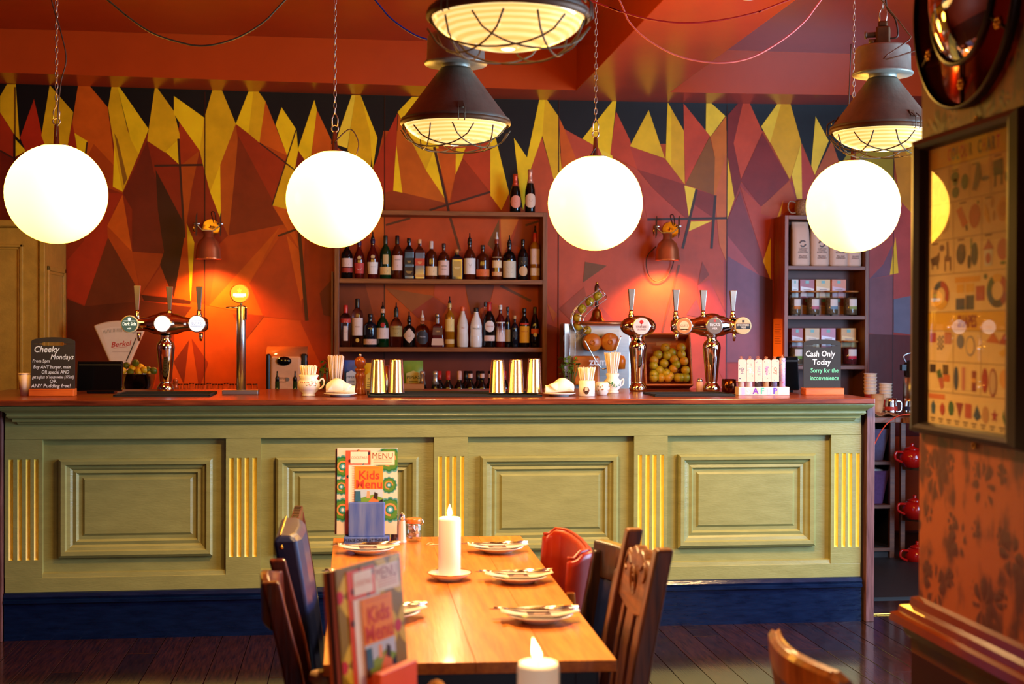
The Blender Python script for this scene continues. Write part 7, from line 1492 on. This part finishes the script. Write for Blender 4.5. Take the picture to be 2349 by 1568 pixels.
# dark wooden chair (left, nearest)
ra_, rb_ = at(634,1284,Z=.9), at(622,1330,Z=.9); c = (ra_+rb_)/2; W = .36; rake = .09
g = thing('mahogany_chair', 'dark mahogany chair with curved top rail at the near left of the table', 'chair', (c.x+.2+rake, c.y, 0), 0); chair_base(g, MAHO, MAHO, w_=W)
for y in (-W/2+.02, W/2-.02): post(g, MAHO, y, .9, rake, t=.046, wy=.036)
rows = []
for i in range(11):
    u = i/10; y = -W/2+.03+(W-.06)*u; dx = -.03*math.sin(PI*u); x = back_x(.85, .9, rake); zt_ = .885+.012*math.cos(PI*(u*2-1)); rows.append([V(x+dx-.012, y, .78), V(x+dx+.012, y, .78), V(x+dx+.006, y, zt_), V(x+dx-.016, y, zt_)])
mb = MB(); mb.grid(rows, cu=True, smooth=False); mb.build('top_rail', MAHO, g, bevel=.005)
for y in (-.09, 0, .09): mb = MB(); rows = [[V(back_x(z, .9, rake)-.02-.006, y-.02, z), V(back_x(z, .9, rake)-.02+.006, y-.02, z), V(back_x(z, .9, rake)-.02+.006, y+.02, z), V(back_x(z, .9, rake)-.02-.006, y+.02, z)] for z in (.47, .6, .7, .79)]; mb.grid(rows, cu=True, smooth=False); mb.build('slat', MAHO, g)
# chair behind the blue one: just its patterned top shows
ra_ = at(690, 1190, Z=.9); W = .34; rake = .06
g = thing('patterned_top_chair', 'dark chair with patterned top rail just showing behind the blue leather chair', 'chair', (ra_.x+.2+rake-.02, ra_.y+.17, 0), 0); chair_base(g, MAHO, MAHO, w_=W)
for y in (-W/2+.02, W/2-.02): post(g, MAHO, y, .885, rake)
mb = MB(); x = back_x(.88, .9, rake); mb.bx(x-.018, x+.014, -W/2, W/2, .8, .9); tr_ = mb.build('top_rail', MAHO, g, bevel=.008)
mb = MB()
for k in range(7): mb.box((x-.002, -.12+.04*k, .9005), (.02, .012, .003))
mb.build('inlay', BLACK, tr_)
# honey coloured chair in the bottom right corner
ra_, rb_ = at(1768,1437,Z=.9), at(1946,1540,Z=.9); c = (ra_+rb_)/2; W = abs(ra_.y-rb_.y)+.03; rake = .06
g = thing('honey_chair', 'honey coloured wooden chair with grooved top rail in the bottom right corner', 'chair', (c.x+.2+rake, c.y, 0), 0); chair_base(g, HONEY, HONEY, w_=W)
for y in (-W/2+.02, W/2-.02): post(g, HONEY, y, .86, rake, t=.034, wy=.04)
rows = []
for i in range(15):
    u = i/14; y = -W/2+W*u; dx = -.035*math.sin(PI*u); x = back_x(.86, .9, rake); e_ = .012 if 0 < i < 14 else 0
    rows.append([V(x+dx-.016, y, .835), V(x+dx+.014, y, .835), V(x+dx+.01, y, .885+e_*.4), V(x+dx+.002, y, .888+e_), V(x+dx-.002, y, .883+e_), V(x+dx-.008, y, .883+e_), V(x+dx-.012, y, .888+e_), V(x+dx-.02, y, .882+e_*.4)])
mb = MB(); mb.grid(rows, cu=True, smooth=False); mb.f += [tuple(range(8))[::-1], tuple(112+k for k in range(8))]; mb.c += [None]*2; mb.s += [False]*2; mb.build('top_rail', HONEY, g, bevel=.004)
for k in range(4): y = -W/2+.075+(W-.15)*k/3; mb = MB(); rows = [[V(back_x(z, .9, rake)-.024-.006, y-.016, z), V(back_x(z, .9, rake)-.024+.006, y-.016, z), V(back_x(z, .9, rake)-.024+.006, y+.016, z), V(back_x(z, .9, rake)-.024-.006, y+.016, z)] for z in (.46, .6, .7, .842)]; mb.grid(rows, cu=True, smooth=False); mb.build('slat', HONEY, g)
# pale stool tucked under the near left corner
q_ = at(741, 1536, Y=3.13); g = thing('pale_stool', 'pale wooden stool tucked under the near left corner of the table', 'stool', (q_.x, 3.13, 0)); PLW = wood('pale_beech', (150,112,70), (190,150,104), .45)
mb = MB(); mb.lathe([(0,q_.z-.04),(.018,q_.z-.04),(.033,q_.z-.02),(.029,q_.z-.004),(.016,q_.z),(0,q_.z)], 24, cap=False); mb.build('seat', PLW, g)
for k in range(3): a_ = 2*PI*k/3+.4; mb = MB(); mb.tube([(math.cos(a_)*.008, math.sin(a_)*.008, q_.z-.04), (math.cos(a_)*.022, math.sin(a_)*.022, 0)], .01, 10); mb.build('leg', PLW, g)
# ================================================================== framed chart and round mirror on the pier
FRM = mat('dark_picture_frame', (40,28,18), .35, var=.2)
XF = XP-.001
yF = YP1-.004; yN = at(2372, 700, X=XF).y
zT, zB2 = at(2111, 324, X=XF).z, at(2110, 990, X=XF).z
g = thing('framed_chart', 'dark framed Colour Chart and Shapes poster on the wallpapered pier', 'poster', (XF, (yF+yN)/2, zB2)); W = yF-yN; H = zT-zB2
def PM_(dx): return frame_m((dx, W/2, 0), (0, -1, 0), (0, 0, 1))     # local x runs towards the viewer, y up, z out of the wall
ix0 = yF-at(2135, 650, X=XF).y; ix1 = yF-at(2329, 650, X=XF).y; iy0 = at(2137, 968, X=XF).z-zB2; iy1 = at(2137, 346, X=XF).z-zB2
prof = [(0, 0), (0, .014), (.2, .03), (.55, .034), (.85, .026), (1, .012), (1, 0)]
rows = []
for t, d in prof:
    x0_, x1_, y0_, y1_ = ix0*t, W+(ix1-W)*t, iy0*t, H+(iy1-H)*t; rows.append([V(x0_, y0_, d), V(x1_, y0_, d), V(x1_, y1_, d), V(x0_, y1_, d)])
mb = MB(); mb.grid(rows, cu=True, smooth=False); mb.xf(PM_(0)); mb.build('frame', FRM, g)
pw, ph = ix1-ix0, iy1-iy0
mb = MB(); F0 = PM_(-.006) @ T(ix0, iy0, 0)
def U(u, v): return (u*pw, v*ph)
def rect(u0, v0_, u1, v1_, c, z=.0004): mb.flat([U(u0, v0_), U(u1, v0_), U(u1, v1_), U(u0, v1_)], z, F0, c)
def ell(u, v, ru, rv, c, z=.0006, n=14, a=0):
    pts = []
    for k in range(n): t = 2*PI*k/n; x, y = ru*pw*math.cos(t), rv*ph*math.sin(t); pts.append((u*pw+x*math.cos(a)-y*math.sin(a), v*ph+x*math.sin(a)+y*math.cos(a)))
    mb.flat(pts, z, F0, c)
def poly(c, *p, z=.0006): mb.flat([U(p[i], p[i+1]) for i in range(0, len(p), 2)], z, F0, c)
PAP = (232,184,110); LN = (150,110,60)
rect(0, 0, 1, 1, PAP, 0); rect(0, .925, 1, 1, (226,166,20), .0003); rect(0, .338, 1, .402, (226,160,16), .0003)
for v in (.792, .662, .538, .403, .225, .115, .922, .336): rect(0, v, 1, v+.0025, LN, .0005)
for u in (.3,): pass
for (v0_, v1_, us) in ((.795,.92,(.27,.52,.76)), (.665,.79,(.32,.66)), (.54,.66,(.33,.66)), (.228,.336,(.33,.66)), (.118,.224,(.33,.66))):
    for u in us: rect(u, v0_, u+.004, v1_, LN, .0005)
cols = {'C':(214,96,40),'O':(100,110,100),'L':(96,120,70),'U':(206,90,40),'R':(120,70,30),'H':(196,60,30),'A':(70,70,90),'T':(206,50,30)}
xs_ = .14
seq = [('C',(214,96,40)),('O',(110,120,110)),('L',(96,120,70)),('O',(206,80,30)),('U',(206,90,40)),('R',(120,70,30)),(' ',PAP),('C',(80,40,20)),('H',(196,60,30)),('A',(70,70,96)),('R',(60,70,50)),('T',(206,50,30))]
for i, (ch, c) in enumerate(seq):
    if ch != ' ': mb.text(ch, F0 @ T(pw*(.27+.052*i), ph*.96, .0009), ph*.062, c, sx=.62, bold=.03)
mb.text('SHAPES', F0 @ T(pw*.5, ph*.368, .0009), ph*.058, (150,40,24), sx=.72, bold=.03, space=1.05)
GN=(84,100,30); BRN=(96,56,26); OG=(206,96,30); YL=(226,160,40); RDD=(176,50,30); NB=(60,66,80); PUR=(70,44,36)
# row one: red, green, grey-blue, black
ell(.1,.865,.05,.016,(80,40,30)); poly((190,70,40), .06,.87, .14,.87, .12,.83, .08,.83); ell(.2,.83,.045,.03,(190,60,34))
ell(.34,.88,.05,.018,GN); ell(.345,.86,.03,.014,(120,130,50)); ell(.46,.855,.045,.028,(90,100,36)); ell(.35,.825,.045,.02,(80,96,30))
poly((120,84,50), .55,.82, .6,.905, .64,.905, .66,.86, .6,.815); ell(.7,.85,.05,.008,(110,80,50)); poly((70,50,30), .78,.9, .89,.905, .9,.85, .79,.85); poly((70,50,30), .8,.85, .82,.85, .82,.815, .8,.812); poly((70,50,30), .87,.85, .89,.85, .89,.818, .87,.816); ell(.94,.84,.025,.018,PUR); ell(.98,.842,.03,.016,PUR)
# row two
ell(.19,.72,.08,.035,(206,150,80)); ell(.19,.72,.06,.024,(220,166,96),.0008); poly((190,130,60), .02,.74, .1,.76, .1,.7, .02,.68)
poly(OG, .36,.76, .42,.772, .5,.71, .44,.695); poly(BRN, .47,.7, .49,.705, .5,.685, .48,.683); ell(.58,.73,.065,.042,(196,84,24)); ell(.62,.775,.012,.006,GN)
poly(YL, .7,.765, .74,.74, .76,.7, .73,.698, .69,.73); ell(.78,.765,.018,.02,(196,140,60)); ell(.8,.72,.015,.018,(196,140,60)); ell(.9,.735,.07,.04,(224,150,50)); ell(.9,.735,.045,.026,(206,120,30),.0008)
# row three
poly(BRN, .03,.6, .12,.61, .15,.625, .15,.595, .13,.575, .05,.575); rect(.05,.56,.065,.58,BRN); rect(.12,.56,.135,.58,BRN); poly((120,70,40), .24,.655, .26,.655, .27,.6, .3,.6, .3,.55, .285,.55, .28,.585, .23,.585, .23,.55, .215,.55, .215,.6, .24,.61); ell(.18,.635,.03,.012,(110,60,40))
ell(.42,.605,.055,.036,(70,40,24)); ell(.44,.625,.03,.015,(110,66,30),.0008); ell(.58,.6,.04,.04,(56,30,26)); rect(.535,.62,.55,.655,GN); ell(.52,.575,.022,.024,(60,34,28))
poly(RDD, .68,.61, .74,.645, .8,.61); poly((214,196,160), .69,.61, .79,.61, .78,.555, .7,.555); ell(.74,.58,.03,.018,RDD,.0008); ell(.9,.605,.065,.036,(190,66,34)); ell(.9,.56,.03,.006,GN)
# colour wheels
def ring(u, v, ru, rv, segs):
    for (a0q, a1q, c) in segs:
        n = 6; out = [(u*pw+ru*pw*math.cos(a0q+(a1q-a0q)*k/n), v*ph+rv*ph*math.sin(a0q+(a1q-a0q)*k/n)) for k in range(n+1)]; inn_ = [(u*pw+ru*.55*pw*math.cos(a1q-(a1q-a0q)*k/n), v*ph+rv*.55*ph*math.sin(a1q-(a1q-a0q)*k/n)) for k in range(n+1)]
        for k in range(n): mb.flat([out[k], out[k+1], inn_[n-k-1], inn_[n-k]], .0007, F0, c)
ring(.17, .465, .105, .052, [(1.57, 3.66, NB), (3.66, 5.76, YL), (-.52, 1.57, RDD)]); rect(.35,.505,.65,.525,(226,150,20)); rect(.37,.47,.46,.5,YL); rect(.48,.47,.58,.5,YL); rect(.36,.41,.47,.45,NB); rect(.48,.41,.58,.46,(70,60,60)); rect(.6,.44,.7,.49,RDD)
ring(.84, .47, .115, .056, [(0, 1.05, RDD), (1.05, 2.1, YL), (2.1, 3.14, (60,80,40)), (3.14, 4.2, NB), (4.2, 5.24, PUR), (5.24, 6.28, (150,40,40))]); ell(.71,.52,.02,.009,(80,90,50)); ell(.97,.53,.02,.01,RDD); ell(.97,.42,.018,.012,PUR)
# shapes rows
rect(.03,.295,.11,.33,RDD); 
for i in range(4):
    for j in range(6):
        if (i+j) % 2 == 0: rect(.13+.02*i, .268+.0085*j, .15+.02*i, .2765+.0085*j, (60,44,30))
rect(.22,.29,.31,.332,(190,96,40)); ell(.42,.3,.045,.025,(120,110,110)); ell(.54,.285,.055,.035,(110,110,120)); ell(.54,.285,.047,.03,PAP,.0008); poly(OG, .72,.3, .8,.332, .88,.295); poly(RDD, .86,.295, .92,.33, .97,.29); poly(YL, .86,.265, .95,.285, .97,.268, .9,.25)
rect(.03,.185,.11,.215,(60,36,24)); poly((70,90,40), .12,.19, .17,.2, .2,.17, .14,.165); poly((190,90,60), .14,.165, .2,.17, .22,.135, .18,.125); rect(.2,.18,.27,.215,(80,44,24)); rect(.21,.155,.29,.18,OG); ell(.37,.17,.028,.042,NB); rect(.44,.13,.48,.21,(206,120,90)); rect(.56,.13,.61,.2,(140,40,30)); rect(.56,.16,.61,.175,(226,150,60),.0008); ell(.71,.17,.035,.042,RDD); ell(.8,.165,.045,.048,(150,50,40)); ell(.8,.165,.035,.04,(206,160,110),.0008); ell(.93,.18,.06,.032,(226,150,60))
rect(.02,.09,.23,.108,(214,110,50)); poly((60,80,90), .05,.065, .08,.085, .11,.065, .1,.035, .06,.035); poly(RDD, .17,.065, .2,.08, .23,.065, .23,.045, .2,.03, .17,.045); ell(.31,.062,.036,.026,(60,90,40)); poly((150,44,34), .37,.085, .46,.085, .415,.03); rect(.48,.035,.56,.085,(190,70,40)); poly((50,60,80), .62,.085, .58,.045, .62,.03, .67,.045); ell(.72,.055,.038,.03,(196,130,70))
pts = []
for k in range(10): rr = .04 if k % 2 == 0 else .017; pts += [.82+rr*math.sin(2*PI*k/10), .055+rr*.62*math.cos(2*PI*k/10)]
poly((170,40,40), *pts); poly((70,100,40), .92,.08, .905,.055, .93,.03, .965,.032, .935,.045, .925,.06)
for i in range(9): rect(.045+.103*i, .016, .105+.103*i, .0215, (110,70,40)); rect(.055+.103*i, .007, .095+.103*i, .0115, (110,70,40))
for (u, v) in ((.04,.905),(.3,.9),(.55,.905),(.8,.912),(.4,.78),(.7,.78),(.05,.65),(.38,.652),(.7,.655)): rect(u, v, u+.08, v+.006, (130,80,40))
mb.build('poster_print', mat('poster_paper', attr=True, rough=.5, var=.04, sc=12), g)
mb = MB(); mb.bx(ix0-.004, ix1+.004, iy0-.004, iy1+.004, 0, .0015); mb.xf(PM_(-.0095)); mb.build('glazing', THIN, g)
for z in (H+.004, -.006): mb = MB(); mb.tube([(-.004, .0+.006*math.cos(2*PI*k/10), z+.009*math.sin(2*PI*k/10)) for k in range(10)], .0025, 6, True); mb.xf(T(0, -.02, 0)); mb.build('hanging_eye', BRASS, g)
# round mirror
y1_, y0_ = at(2114, 100, X=XF).y, at(2346, 100, X=XF).y; r_ = (y1_-y0_)/2; yc = (y0_+y1_)/2; zb_ = at(2228, 241, X=XF).z
g = thing('round_mirror', 'round copper tinted mirror with a convex centre at the top right', 'mirror', (XF, yc, zb_+r_)); Mm = frame_m((0, 0, 0), (0, -1, 0), (0, 0, 1))
TINT = mat('copper_tinted_mirror', (150,52,14), .1, .9, .06)
mb = MB(); mb.lathe([(0, .012), (r_*.985, .012), (r_, .008), (r_, .0), (0, 0)][::-1], 56, Mm); mb.build('tinted_plate', TINT, g)
mb = MB(); mb.lathe([(r_*.995, 0), (r_*1.02, 0), (r_*1.02, .02), (r_*.995, .021)], 56, Mm, cap=False); mb.build('dark_edge', FRM, g)
rc_ = r_*.6; pr = [(rc_*math.sin(a_)/math.sin(R(50)), .016+.055*(math.cos(a_)-math.cos(R(50)))/(1-math.cos(R(50)))) for a_ in [R(50)*k/14 for k in range(15)]]
mb = MB(); mb.lathe(pr[::-1], 48, Mm, cap=False); mb.build('convex_glass', mat('mirror_glass', (236,220,196), .02, 1, .01), g)
mb = MB(); mb.lathe([(rc_*.99, .012), (rc_*1.05, .014), (rc_*1.06, .022), (rc_, .024)], 48, Mm, cap=False); mb.build('bezel', FRM, g)
for k in range(6):
    a_ = 2*PI*k/6+PI/6; 
    mb = MB(); c_ = (r_*.8*math.cos(a_), r_*.8*math.sin(a_), .013)
    for j in range(6): b_ = 2*PI*j/6; mb.sphere((c_[0]+.009*math.cos(b_), c_[1]+.009*math.sin(b_), c_[2]+.003), .006, (1, 1, .6), 8, 6)
    mb.sphere((c_[0], c_[1], c_[2]+.005), .005, n=8, m=6); mb.xf(Mm); mb.build('rosette_clip', BRASS, g)
    mb = MB(); mb.tube([(rc_*1.05*math.cos(a_), rc_*1.05*math.sin(a_), .016), (r_*.97*math.cos(a_), r_*.97*math.sin(a_), .0145)], .0035, 6); mb.xf(Mm); mb.build('clip_arm', FRM, g)
